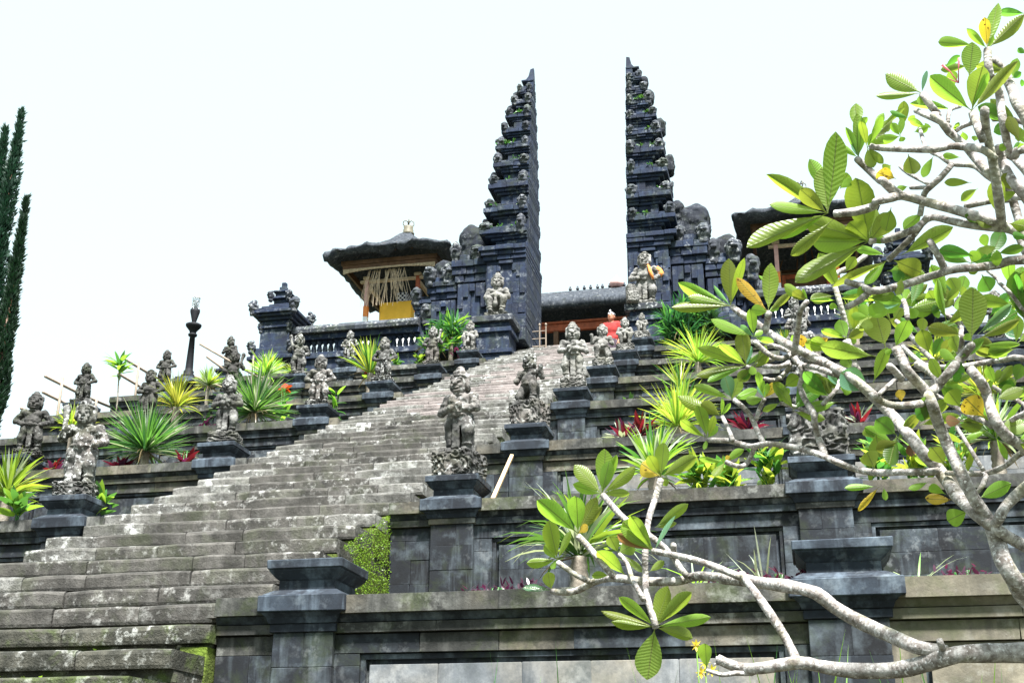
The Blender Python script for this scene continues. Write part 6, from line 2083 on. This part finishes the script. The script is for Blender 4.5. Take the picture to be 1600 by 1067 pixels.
    (0.553,4.137,2.46,0.539,4.139,2.412,0.026,'g'),
    (0.761,4.346,2.681,0.662,4.361,2.685,0.035,'o'),
    (0.67,4.317,2.665,0.728,4.295,2.7,0.027,'d'),
    (0.708,4.374,2.615,0.697,4.336,2.662,0.041,'g'),
    (0.331,4.348,2.461,0.335,4.338,2.568,0.05,'g'),
    (0.324,4.247,2.404,0.364,4.229,2.439,0.025,'g'),
    (0.413,4.574,2.579,0.459,4.585,2.653,0.031,'g'),
    (0.544,4.767,2.676,0.556,4.709,2.774,0.045,'g'),
    (0.419,4.347,2.453,0.509,4.372,2.543,0.021,'o'),
    (0.527,4.348,2.484,0.453,4.322,2.504,0.023,'d'),
    (0.924,4.421,2.65,0.952,4.41,2.727,0.037,'g'),
    (0.924,4.421,2.65,0.959,4.416,2.667,0.026,'d'),
    (0.794,4.15,2.44,0.824,4.117,2.481,0.026,'g'),
    (1.034,4.631,2.882,1.006,4.622,2.907,0.024,'d'),
    (0.972,4.428,2.63,0.951,4.429,2.628,0.027,'d'),
    (0.572,4.273,2.393,0.514,4.252,2.422,0.027,'g'),
    (0.572,4.273,2.393,0.582,4.271,2.404,0.027,'g'),
    (0.663,4.114,2.289,0.648,4.106,2.302,0.025,'g'),
    (0.599,4.372,2.327,0.552,4.388,2.249,0.032,'g'),
    (0.675,4.099,2.062,0.579,4.078,2.066,0.029,'o'),
    (0.813,4.808,2.391,0.741,4.827,2.356,0.04,'o'),
    (0.668,4.201,2.217,0.601,4.169,2.219,0.024,'g'),
    (0.477,4.097,2.197,0.489,4.131,2.132,0.058,'o'),
    (0.67,4.114,2.276,0.678,4.14,2.247,0.028,'g'),
    (0.843,4.186,2.314,0.892,4.223,2.291,0.035,'g'),
    (0.663,4.121,2.287,0.645,4.107,2.297,0.023,'g'),
    (0.677,3.953,2.142,0.683,3.953,2.162,0.022,'g'),
    (0.836,4.199,2.251,0.8,4.207,2.238,0.028,'g'),
    (0.844,4.204,2.237,0.875,4.2,2.244,0.028,'d'),
    (0.451,4.435,1.961,0.639,4.408,2.043,0.059,'o'),
    (0.758,4.467,1.972,0.741,4.427,2.015,0.037,'g'),
    (0.74,4.302,1.87,0.791,4.311,1.966,0.054,'d'),
    (0.688,4.308,1.875,0.562,4.262,1.893,0.045,'d'),
    (0.727,4.302,1.871,0.726,4.298,1.909,0.054,'o'),
    (0.766,4.343,1.894,0.857,4.33,1.905,0.036,'d'),
    (0.842,4.161,1.864,0.787,4.126,1.865,0.027,'d'),
    (0.407,4.174,2.032,0.385,4.22,1.963,0.056,'g'),
    (0.542,4.419,2.118,0.467,4.444,2.067,0.054,'g'),
    (0.46,4.533,2.39,0.429,4.546,2.376,0.046,'o'),
    (0.511,4.507,2.277,0.466,4.506,2.27,0.025,'g'),
    (0.457,4.091,2.268,0.429,4.068,2.312,0.028,'g'),
    (0.457,4.091,2.268,0.465,4.103,2.252,0.023,'g'),
    (0.457,4.091,2.268,0.395,4.066,2.245,0.033,'g'),
    (0.457,4.091,2.268,0.467,4.071,2.33,0.023,'g'),
    (0.524,4.26,2.372,0.577,4.263,2.39,0.029,'g'),
    (0.544,4.351,2.462,0.525,4.33,2.481,0.03,'g'),
    (0.474,4.473,2.566,0.439,4.478,2.513,0.041,'o'),
    (0.399,4.472,1.959,0.194,4.463,1.863,0.047,'o'),
    (0.399,4.472,1.959,0.312,4.474,1.872,0.038,'g'),
    (0.426,4.468,1.956,0.519,4.493,1.907,0.085,'o'),
    (0.321,5.839,2.514,0.376,5.816,2.581,0.058,'g'),
    (0.436,4.359,1.84,0.412,4.382,1.78,0.035,'o'),
    (0.406,5.87,2.651,0.182,5.931,2.594,0.082,'o'),
    (0.707,4.792,1.731,0.746,4.785,1.943,0.107,'o'),
    (0.734,4.788,1.757,0.877,4.821,1.881,0.041,'b'),
    (0.743,5.244,1.923,0.606,5.233,1.969,0.057,'o'),
    (0.733,4.794,1.741,0.893,4.78,1.797,0.035,'o'),
    (0.832,5.277,1.943,0.976,5.252,2.016,0.088,'d'),
    (0.741,4.806,1.716,0.885,4.797,1.708,0.025,'g'),
    (0.707,4.792,1.731,0.687,4.777,1.758,0.032,'g'),
    (0.389,4.803,1.736,0.362,4.772,1.859,0.103,'o'),
    (0.424,4.813,1.732,0.481,4.772,1.832,0.062,'g'),
    (0.362,4.95,1.751,0.137,4.908,1.794,0.066,'o'),
    (0.367,5.354,1.774,0.435,5.289,1.91,0.054,'g'),
    (0.348,5.352,1.737,0.235,5.343,1.828,0.105,'b'),
    (0.534,5.485,1.94,0.568,5.5,1.917,0.037,'o'),
    (0.424,4.813,1.732,0.386,4.812,1.708,0.022,'g'),
    (0.538,5.426,2.174,0.647,5.428,2.242,0.041,'o'),
    (0.538,5.426,2.174,0.509,5.42,2.202,0.037,'g'),
    (0.538,5.426,2.174,0.569,5.433,2.229,0.041,'g'),
    (0.538,5.426,2.174,0.455,5.426,2.129,0.037,'g'),
    (0.538,5.426,2.174,0.59,5.44,2.163,0.037,'g'),
    (0.538,5.426,2.174,0.433,5.419,2.155,0.031,'b'),
    (0.317,4.52,1.755,0.351,4.507,1.799,0.041,'g'),
    (0.339,4.821,1.872,0.311,4.807,1.924,0.044,'g'),
    (0.317,4.516,1.754,0.391,4.541,1.787,0.036,'g'),
    (0.326,4.641,1.803,0.261,4.646,1.817,0.032,'g'),
    (0.508,5.678,2.177,0.55,5.658,2.235,0.052,'o'),
    (0.321,4.576,1.777,0.308,4.591,1.735,0.047,'o'),
    (0.699,5.48,2.137,0.589,5.47,2.196,0.062,'d'),
    (0.699,5.48,2.137,0.642,5.43,2.215,0.062,'g'),
    (0.699,5.48,2.137,0.708,5.468,2.252,0.074,'o'),
    (0.699,5.48,2.137,0.751,5.479,2.206,0.062,'o'),
    (0.699,5.48,2.137,0.601,5.439,2.155,0.043,'o'),
    (0.802,5.675,2.283,0.695,5.628,2.342,0.038,'b'),
    (0.699,5.48,2.137,0.664,5.478,2.112,0.037,'g'),
    (0.818,5.699,2.291,0.781,5.67,2.373,0.071,'g'),
    (0.846,5.896,2.37,0.88,5.875,2.46,0.067,'g'),
    (0.805,5.611,2.256,0.842,5.604,2.27,0.057,'o'),
    (0.818,5.699,2.291,0.897,5.711,2.324,0.045,'d'),
    (0.805,5.608,2.255,0.785,5.609,2.181,0.038,'g'),
    (0.629,5.488,1.937,0.599,5.428,2.033,0.072,'g'),
    (0.637,5.473,1.915,0.683,5.438,1.99,0.046,'d'),
    (0.665,5.434,1.886,0.717,5.38,1.959,0.058,'o'),
    (0.668,5.422,1.869,0.737,5.42,1.921,0.042,'g'),
    (0.589,5.466,1.909,0.561,5.463,1.93,0.043,'d'),
    (0.962,5.064,1.899,0.934,4.988,2.09,0.09,'d'),
    (0.962,5.064,1.899,0.97,5.044,2.0,0.073,'d'),
    (1.05,5.596,2.02,0.969,5.589,2.051,0.049,'b'),
    (0.825,5.075,2.125,0.858,5.128,2.07,0.08,'d'),
    (0.73,4.306,1.859,0.778,4.314,1.863,0.054,'g'),
    (0.671,4.318,1.854,0.57,4.293,1.901,0.044,'d'),
    (0.671,4.318,1.854,0.696,4.296,1.89,0.044,'g'),
    (0.671,4.318,1.854,0.774,4.355,1.899,0.054,'d'),
    (0.671,4.318,1.854,0.722,4.303,1.907,0.029,'g'),
    (0.671,4.318,1.854,0.682,4.335,1.817,0.034,'o'),
    (0.292,5.72,2.123,0.267,5.707,2.215,0.062,'g'),
    (0.292,5.72,2.123,0.179,5.66,2.156,0.043,'g'),
    (0.292,5.72,2.123,0.37,5.707,2.15,0.052,'o'),
    (0.31,5.778,1.985,0.281,5.763,2.056,0.075,'g'),
    (0.271,5.796,2.314,0.23,5.784,2.327,0.033,'g'),
    (0.268,5.797,2.351,0.182,5.752,2.343,0.017,'g'),
    (0.847,5.238,1.69,0.813,5.171,1.757,0.038,'g'),
    (0.847,5.238,1.69,0.918,5.212,1.765,0.038,'g'),
    (0.876,5.298,1.828,0.906,5.272,1.861,0.05,'g'),
    (0.847,5.238,1.69,0.936,5.273,1.71,0.055,'g'),
    (0.916,5.199,1.687,0.946,5.162,1.75,0.054,'d'),
    (0.632,4.882,1.635,0.667,4.89,1.618,0.049,'d'),
    (0.591,4.917,1.603,0.629,4.937,1.561,0.043,'g'),
    (0.24,5.575,1.834,0.145,5.542,1.863,0.038,'g'),
    (0.24,5.575,1.834,0.281,5.591,1.81,0.038,'g'),
    (0.24,5.575,1.834,0.184,5.547,1.895,0.031,'b'),
    (0.342,5.382,1.321,0.207,5.369,1.317,0.028,'g'),
    (0.351,5.384,1.321,0.256,5.394,1.221,0.028,'y'),
    (0.367,5.368,1.313,0.372,5.374,1.258,0.024,'g'),
    (0.605,5.079,1.179,0.502,5.091,1.19,0.044,'y'),
    (0.531,5.175,1.278,0.45,5.178,1.256,0.03,'g'),
    (0.582,5.099,1.208,0.515,5.052,1.229,0.037,'g'),
    (0.65,5.042,1.123,0.57,5.034,1.087,0.07,'g'),
    (0.684,4.964,1.153,0.813,4.997,1.215,0.057,'g'),
    (0.434,5.256,1.505,0.358,5.251,1.58,0.081,'d'),
    (0.434,5.256,1.505,0.386,5.252,1.375,0.074,'d'),
    (0.359,5.394,1.556,0.369,5.432,1.461,0.083,'g'),
    (0.34,5.373,1.396,0.31,5.336,1.462,0.079,'o'),
    (0.482,5.21,1.41,0.548,5.268,1.368,0.044,'g'),
    (0.596,5.113,1.328,0.551,5.096,1.403,0.074,'o'),
    (0.65,4.882,1.495,0.606,4.839,1.551,0.07,'g'),
    (0.713,4.741,1.409,0.646,4.694,1.472,0.088,'oy'),
    (0.369,5.62,1.6,0.337,5.611,1.654,0.068,'g'),
    (0.482,5.227,1.465,0.48,5.236,1.403,0.042,'n'),
    (0.76,4.757,1.36,0.85,4.761,1.383,0.074,'o'),
    (0.725,4.76,1.366,0.633,4.725,1.326,0.023,'g'),
    (0.745,4.759,1.336,0.78,4.808,1.26,0.023,'g'),
    (0.693,5.208,1.533,0.617,5.163,1.532,0.048,'n'),
    (0.43,4.821,1.514,0.422,4.816,1.561,0.039,'oy'),
    (0.559,4.874,1.523,0.518,4.882,1.48,0.046,'o'),
    (0.532,4.874,1.497,0.479,4.877,1.467,0.059,'d'),
    (0.834,5.246,1.682,0.814,5.221,1.705,0.049,'g'),
    (0.836,5.239,1.709,0.891,5.23,1.732,0.063,'g'),
    (0.848,5.24,1.694,0.921,5.261,1.681,0.056,'d'),
    (0.315,5.791,2.174,0.344,5.778,2.339,0.057,'o'),
    (0.334,5.794,2.178,0.307,5.809,2.128,0.051,'g'),
    (0.332,5.793,2.18,0.341,5.732,2.288,0.058,'g'),
    (0.304,5.791,2.169,0.426,5.833,2.27,0.053,'o'),
    (0.487,5.674,2.174,0.446,5.695,2.119,0.065,'g'),
    (0.48,5.666,2.19,0.573,5.705,2.152,0.06,'o'),
    (0.492,5.673,2.181,0.337,5.617,2.138,0.055,'o'),
    (0.5,5.679,2.169,0.427,5.571,2.324,0.058,'o'),
    (0.615,5.568,2.062,0.788,5.638,2.123,0.054,'d'),
    (0.614,5.574,2.067,0.598,5.575,2.022,0.04,'g'),
    (0.608,5.574,2.063,0.52,5.53,2.131,0.039,'d'),
    (0.617,5.574,2.069,0.63,5.557,2.137,0.051,'g'),
    (0.734,5.311,1.858,0.697,5.261,1.937,0.06,'o'),
    (0.654,4.845,1.674,0.592,4.829,1.718,0.041,'g'),
    (0.664,4.837,1.679,0.766,4.867,1.759,0.046,'d'),
    (0.669,4.846,1.671,0.646,4.867,1.636,0.054,'d'),
    (0.886,5.295,1.813,0.847,5.274,1.885,0.036,'d'),
    (0.884,5.288,1.83,0.787,5.237,1.845,0.052,'o'),
    (0.88,5.296,1.825,0.789,5.21,1.885,0.059,'o'),
    (0.884,5.29,1.835,0.803,5.237,1.906,0.043,'o'),
    (0.599,4.907,1.613,0.656,4.877,1.686,0.055,'g'),
    (0.599,4.909,1.61,0.557,4.842,1.691,0.048,'g'),
    (0.585,4.898,1.592,0.681,4.952,1.583,0.051,'g'),
    (0.585,4.916,1.605,0.711,4.905,1.63,0.038,'g'),
    (0.548,5.394,2.12,0.727,5.457,2.18,0.059,'o'),
    (0.563,5.397,2.135,0.621,5.402,2.282,0.048,'d'),
    (0.55,5.395,2.133,0.582,5.404,2.079,0.052,'g'),
    (0.539,5.393,2.117,0.657,5.457,2.121,0.051,'g'),
    (0.929,5.746,2.167,1.058,5.741,2.178,0.053,'g'),
    (0.924,5.658,2.153,1.017,5.588,2.247,0.039,'d'),
    (0.941,5.785,2.187,1.087,5.775,2.262,0.052,'g'),
    (0.956,5.923,2.241,1.015,5.971,2.204,0.041,'d'),
    (0.941,5.065,2.048,1.008,5.025,2.103,0.043,'g'),
    (0.922,5.067,2.059,1.043,5.069,2.101,0.056,'g'),
    (0.932,5.066,2.04,0.978,5.032,2.13,0.052,'g'),
    (0.927,5.061,2.05,0.918,4.983,2.16,0.055,'g'),
    (0.321,4.403,1.787,0.407,4.402,1.795,0.041,'o'),
    (0.318,4.412,1.775,0.282,4.374,1.819,0.038,'g'),
    (0.313,4.403,1.788,0.433,4.452,1.781,0.047,'d'),
    (0.323,4.413,1.771,0.364,4.429,1.738,0.044,'g'),
    (0.206,5.437,1.974,0.115,5.371,2.008,0.048,'o'),
    (0.21,5.434,1.967,0.092,5.37,1.991,0.058,'g'),
    (0.234,5.723,2.081,0.068,5.665,2.111,0.043,'g'),
    (0.231,5.724,2.076,0.371,5.772,2.057,0.057,'o'),
    (0.853,5.23,1.651,0.754,5.179,1.671,0.04,'o'),
    (0.759,4.735,1.474,0.864,4.761,1.513,0.049,'o'),
    (0.856,5.223,1.63,0.905,5.203,1.673,0.048,'g'),
    (0.849,5.229,1.631,0.996,5.266,1.675,0.048,'g'),
    (0.816,4.771,1.314,0.908,4.785,1.354,0.036,'g'),
    (0.824,4.774,1.305,0.751,4.715,1.351,0.039,'o'),
    (0.831,4.771,1.318,0.937,4.799,1.365,0.052,'o'),
    (0.818,4.772,1.314,0.894,4.799,1.269,0.034,'o'),
    (0.673,5.207,1.524,0.767,5.238,1.507,0.048,'g'),
    (0.674,5.205,1.53,0.788,5.2,1.638,0.054,'d'),
    (0.689,5.207,1.532,0.797,5.236,1.55,0.055,'o'),
    (0.681,5.203,1.538,0.809,5.227,1.538,0.04,'o'),
    (0.512,4.882,1.443,0.519,4.815,1.528,0.043,'d'),
    (0.524,5.237,1.537,0.701,5.298,1.587,0.046,'g'),
    (0.507,4.878,1.453,0.61,4.905,1.532,0.051,'g'),
    (0.527,5.241,1.547,0.657,5.233,1.641,0.056,'o'),
    (-0.143,5.478,1.935,-0.074,5.467,2.02,0.041,'o'),
    (-0.139,5.484,1.922,-0.067,5.465,1.972,0.038,'o'),
    (-0.147,5.482,1.92,-0.205,5.504,1.885,0.048,'d'),
    (-0.147,5.48,1.926,-0.211,5.501,1.868,0.061,'o'),
    (0.018,5.623,1.75,0.161,5.638,1.711,0.046,'o'),
    (0.017,5.623,1.756,0.167,5.656,1.876,0.056,'d'),
    (0.027,5.617,1.754,-0.064,5.603,1.895,0.055,'g'),
    (0.028,5.664,1.782,0.108,5.612,1.915,0.063,'d'),
    (0.187,5.572,1.793,0.089,5.568,1.865,0.056,'g'),
    (0.197,5.577,1.786,0.168,5.537,1.866,0.04,'o'),
    (0.183,5.571,1.792,0.08,5.47,1.886,0.056,'d'),
    (0.193,5.574,1.791,0.125,5.539,1.898,0.047,'g'),
    (0.431,5.247,1.472,0.512,5.209,1.576,0.039,'g'),
    (0.455,5.642,1.571,0.326,5.594,1.645,0.053,'g'),
    (0.429,5.253,1.485,0.526,5.196,1.576,0.04,'o'),
    (0.436,5.247,1.476,0.344,5.241,1.441,0.058,'o'),
    (0.851,4.283,2.102,0.809,4.269,2.169,0.048,'o'),
    (0.858,4.282,2.11,0.949,4.298,2.119,0.04,'d'),
    (0.861,4.283,2.107,0.785,4.28,2.076,0.032,'o'),
    (0.941,4.764,2.33,1.105,4.822,2.394,0.034,'d'),
    (0.862,4.192,2.246,0.874,4.173,2.297,0.036,'o'),
    (0.86,4.147,2.23,0.828,4.107,2.313,0.044,'o'),
    (0.855,4.199,2.27,0.961,4.231,2.269,0.04,'g'),
    (0.86,4.148,2.228,0.875,4.173,2.198,0.039,'g'),
    (0.905,4.414,2.69,0.785,4.37,2.661,0.042,'o'),
    (0.892,4.414,2.693,0.791,4.359,2.692,0.042,'o'),
    (0.891,4.413,2.694,0.821,4.401,2.724,0.035,'o'),
    (0.89,4.414,2.684,0.806,4.389,2.708,0.046,'g'),
    (0.994,5.45,1.947,1.092,5.478,2.017,0.046,'o'),
    (0.943,5.237,1.862,0.837,5.256,1.84,0.047,'g'),
    (0.946,5.235,1.863,0.97,5.199,1.979,0.043,'g'),
    (0.947,5.238,1.846,0.833,5.261,1.84,0.054,'o'),
    (0.716,5.467,2.181,0.589,5.467,2.193,0.046,'g'),
    (0.732,5.467,2.19,0.673,5.427,2.338,0.055,'g'),
    (0.716,5.47,2.173,0.783,5.454,2.218,0.043,'o'),
    (0.724,5.472,2.172,0.648,5.443,2.12,0.045,'d'),
    (0.944,4.474,2.5,0.839,4.481,2.461,0.049,'d'),
    (0.935,4.481,2.48,0.841,4.444,2.585,0.042,'o'),
    (0.943,4.476,2.496,1.0,4.501,2.439,0.049,'g'),
    (0.926,4.48,2.485,0.787,4.422,2.543,0.052,'d'),
    (0.421,4.484,1.943,0.538,4.533,1.904,0.041,'g'),
    (0.413,4.488,1.927,0.453,4.501,1.889,0.045,'d'),
    (0.417,4.491,1.921,0.488,4.534,1.888,0.049,'g'),
    (0.398,4.486,1.923,0.513,4.515,1.933,0.062,'g'),
    (0.261,5.798,2.379,0.141,5.768,2.356,0.056,'g'),
    (0.262,5.797,2.364,0.489,5.786,2.346,0.051,'g'),
    (0.279,5.801,2.388,0.429,5.847,2.376,0.076,'d'),
    (0.287,5.802,2.385,0.199,5.682,2.56,0.07,'g'),
    (0.699,5.467,2.052,0.775,5.509,2.027,0.05,'g'),
    (0.705,5.464,2.056,0.856,5.424,2.132,0.064,'o'),
    (0.71,5.463,2.063,0.723,5.488,1.989,0.058,'g'),
    (0.714,5.463,2.071,0.672,5.34,2.238,0.047,'g'),
    (0.933,5.069,1.971,0.78,5.011,1.998,0.055,'g'),
    (0.939,5.068,1.956,1.092,5.12,1.939,0.041,'d'),
    (0.958,5.061,1.966,0.977,4.98,2.078,0.053,'g'),
    (0.952,5.065,1.973,0.946,4.975,2.081,0.046,'d'),
    (0.781,4.155,1.924,0.635,4.109,1.95,0.038,'d'),
    (0.779,4.155,1.923,0.887,4.164,1.895,0.059,'g'),
    (0.763,4.138,1.925,0.741,4.08,2.06,0.052,'g'),
    (0.771,4.144,1.925,0.667,4.101,1.905,0.038,'o'),
]

PT = thing('plumeria_tree', 'plumeria tree with pale ringed branches and big leaves filling the right foreground', 'tree', (1.75, 4.95, TS[0] - 0.05))
PT0 = Vector(PT.location)
TR = [Vector((1.75, 4.95, -0.2)), Vector((1.72, 4.9, 0.3)), Vector((1.62, 4.75, 0.9)), Vector((1.72, 4.55, 1.5)), Vector((1.78, 4.35, 2.1)), Vector((1.75, 4.25, 2.6))]


def spline(pts, rad, step=0.035):
    P, Q = [], []
    n = len(pts)
    for i in range(n - 1):
        p0, p1, p2, p3 = pts[max(i - 1, 0)], pts[i], pts[i + 1], pts[min(i + 2, n - 1)]
        m = max(2, int((p2 - p1).length / step))
        for k in range(m):
            t = k / m
            a = 2 * p1 + (p2 - p0) * t + (2 * p0 - 5 * p1 + 4 * p2 - p3) * t * t + (-p0 + 3 * p1 - 3 * p2 + p3) * t ** 3
            P.append(a * 0.5)
            Q.append(rad[i] + (rad[i + 1] - rad[i]) * t)
    P.append(pts[-1])
    Q.append(rad[-1])
    return P, Q


def limb(name, pts, rad, parent, n=10):
    P, Q = spline(pts, rad)
    up = None
    v, vv = [], []
    acc = 0.0
    for i, p in enumerate(P):
        t = (P[min(i + 1, len(P) - 1)] - P[max(i - 1, 0)]).normalized()
        if up is None:
            up = t.orthogonal().normalized()
        up = (up - t * up.dot(t)).normalized()
        sd = t.cross(up)
        if i:
            acc += (p - P[i - 1]).length
        wob = 1 + 0.10 * float(vnoise(np.array([[acc * 14, p.x * 3, p.z * 3]]))[0]) * 2
        for k in range(n):
            a = 2 * math.pi * k / n
            lump = 1 + 0.07 * math.sin(3 * a + acc * 9) * 0.6
            v.append(p + (up * math.cos(a) + sd * math.sin(a)) * Q[i] * wob * lump)
            vv.append((k / n, acc))
    f = []
    for i in range(len(P) - 1):
        for k in range(n):
            f.append((i * n + k, i * n + (k + 1) % n, (i + 1) * n + (k + 1) % n, (i + 1) * n + k))
    # rounded end
    tip = len(v)
    tdir = (P[-1] - P[-2]).normalized()
    v.append(P[-1] + tdir * Q[-1] * 0.5)
    vv.append((0, acc))
    for k in range(n):
        f.append(((len(P) - 1) * n + k, (len(P) - 1) * n + (k + 1) % n, tip))
    root = len(v)
    v.append(P[0] - (P[1] - P[0]).normalized() * Q[0] * 0.4)
    vv.append((0, 0))
    for k in range(n):
        f.append(((k + 1) % n, k, root))
    me = mesh(name, [tuple(q - PT0) for q in v], f, M['bark'], None, True)
    uv = me.uv_layers.new(name='UVMap')
    li = np.zeros(len(me.loops), np.int64)
    me.loops.foreach_get('vertex_index', li)
    uv.data.foreach_set('uv', np.array(vv, np.float32)[li].ravel())
    return link(name, me, parent)


BO = []
limb('trunk', TR, [0.10, 0.09, 0.08, 0.07, 0.06, 0.045], PT, 14)
for row in BRANCHES:
    pts = [Vector(q[:3]) for q in row]
    rad = [q[3] for q in row]
    sx = pts[0].x * CR.x + pts[0].y * CR.y + pts[0].z * CR.z
    dp_ = pts[0].dot(CF)
    if sx / dp_ > 0.43:        # this limb leaves the picture on the right: carry it on to the trunk
        zt = max(-0.1, min(2.5, pts[0].z - 0.15))
        best = min((TR[i].lerp(TR[i + 1], k / 10) for i in range(5) for k in range(11)), key=lambda q: abs(q.z - zt))
        pts.insert(0, best)
        rad.insert(0, rad[0] * 1.15)
    BO.append((limb('branch', pts, rad, PT, 10), pts))

LW = [(0, 0.045), (0.08, 0.05), (0.14, 0.12), (0.24, 0.40), (0.36, 0.68), (0.5, 0.90), (0.63, 1.0), (0.75, 0.97), (0.86, 0.76), (0.94, 0.42), (1.0, 0.02)]


def leaf_unit(var):
    r_ = random.Random(var * 13 + 1)
    arch, fold, wave = r_.uniform(-0.05, 0.30), r_.uniform(0.06, 0.45), r_.uniform(0.0, 0.018)
    tw = r_.uniform(-0.5, 0.5)
    kx, ky = r_.uniform(-0.10, 0.10), r_.uniform(0.85, 1.12)
    v, f = [], []
    for i, (t, w_) in enumerate(LW):
        for sx in (-0.5, 0.0, 0.5):
            x = sx * w_
            z = abs(x) * fold - arch * t * t + (wave * math.sin(t * 17 + sx * 5) if sx else 0) + x * tw * t
            v.append((x * (1 + 0.12 * (ky - 1) * t) + kx * t * t, t + (0.03 * wave * math.cos(t * 23) if sx else 0), z))
    for i in range(len(LW) - 1):
        for k in (0, 1):
            a = i * 3 + k
            f.append((a, a + 1, a + 4, a + 3))
    return v, f


LU = [leaf_unit(i) for i in range(12)]
LMESH = {}
LM = {'g': 'lf_green', 'o': 'lf_olive', 'd': 'lf_dark', 'b': 'lf_blue', 'y': 'lf_yellow', 'n': 'lf_brown', 'oy': 'lf_yellow'}
order = sorted(LEAVES, key=lambda l: -(Vector(l[3:6]) - Vector(l[:3])).length * l[6])
rest = MB()
rest_m = ['lf_green', 'lf_olive', 'lf_dark', 'lf_blue', 'lf_yellow', 'lf_brown']
for i, l in enumerate(order):
    b, t = Vector(l[:3]), Vector(l[3:6])
    Y = (t - b)
    L = Y.length
    Y.normalize()
    view = ((b + t) * 0.5).normalized()
    nrm = view - Y * view.dot(Y)                    # most leaves show their undersides to someone looking up
    if l[7] == 'b':
        nrm = -nrm
    nrm.normalize()
    nrm = Quaternion(Y, rnd.uniform(-0.4, 0.4)) @ nrm
    X = Y.cross(nrm).normalized()
    nrm = X.cross(Y).normalized()
    wd = max(l[6], 0.18 * L) * 1.02
    mt = LM[l[7]]
    var = rnd.randrange(12)
    mtx = Matrix(((X.x * wd, Y.x * L, nrm.x * L * 0.6, b.x), (X.y * wd, Y.y * L, nrm.y * L * 0.6, b.y), (X.z * wd, Y.z * L, nrm.z * L * 0.6, b.z), (0, 0, 0, 1)))
    if i < 300:
        k = (mt, var)
        if k not in LMESH:
            LMESH[k] = mesh('leaf', LU[var][0], LU[var][1], M[mt], None, True)
        near = min(BO, key=lambda q: min((q[1][j].lerp(q[1][j + 1], u) - b).length_squared for j in range(len(q[1]) - 1) for u in (0, 0.5, 1)))[0]
        o = link('leaf', LMESH[k], near)
        o.matrix_parent_inverse = Matrix.Identity(4)
        o.matrix_basis = Matrix.Translation(-PT0) @ mtx
    else:
        rest.add([mtx @ Vector(q) - PT0 for q in LU[var][0]], LU[var][1], rest_m.index(mt))
if rest.v:
    rest.obj('small_leaves', [M[q] for q in rest_m], PT, True)['kind'] = 'stuff'
# pink flower stalk near the top
fs = MB()
fb = Vector((0.675, 4.087, 2.455))
for d in ((0.01, 0.09), (-0.09, 0.03), (-0.05, 0.07)):
    e = fb + Vector((d[0], -0.02, d[1]))
    fs.tube([fb - PT0, (fb + e) * 0.5 - PT0 + Vector((0, 0, 0.01)), e - PT0], [0.0022, 0.002, 0.005], 6)
fs.obj('flower_stalk', M['pinkf'], PT, True)
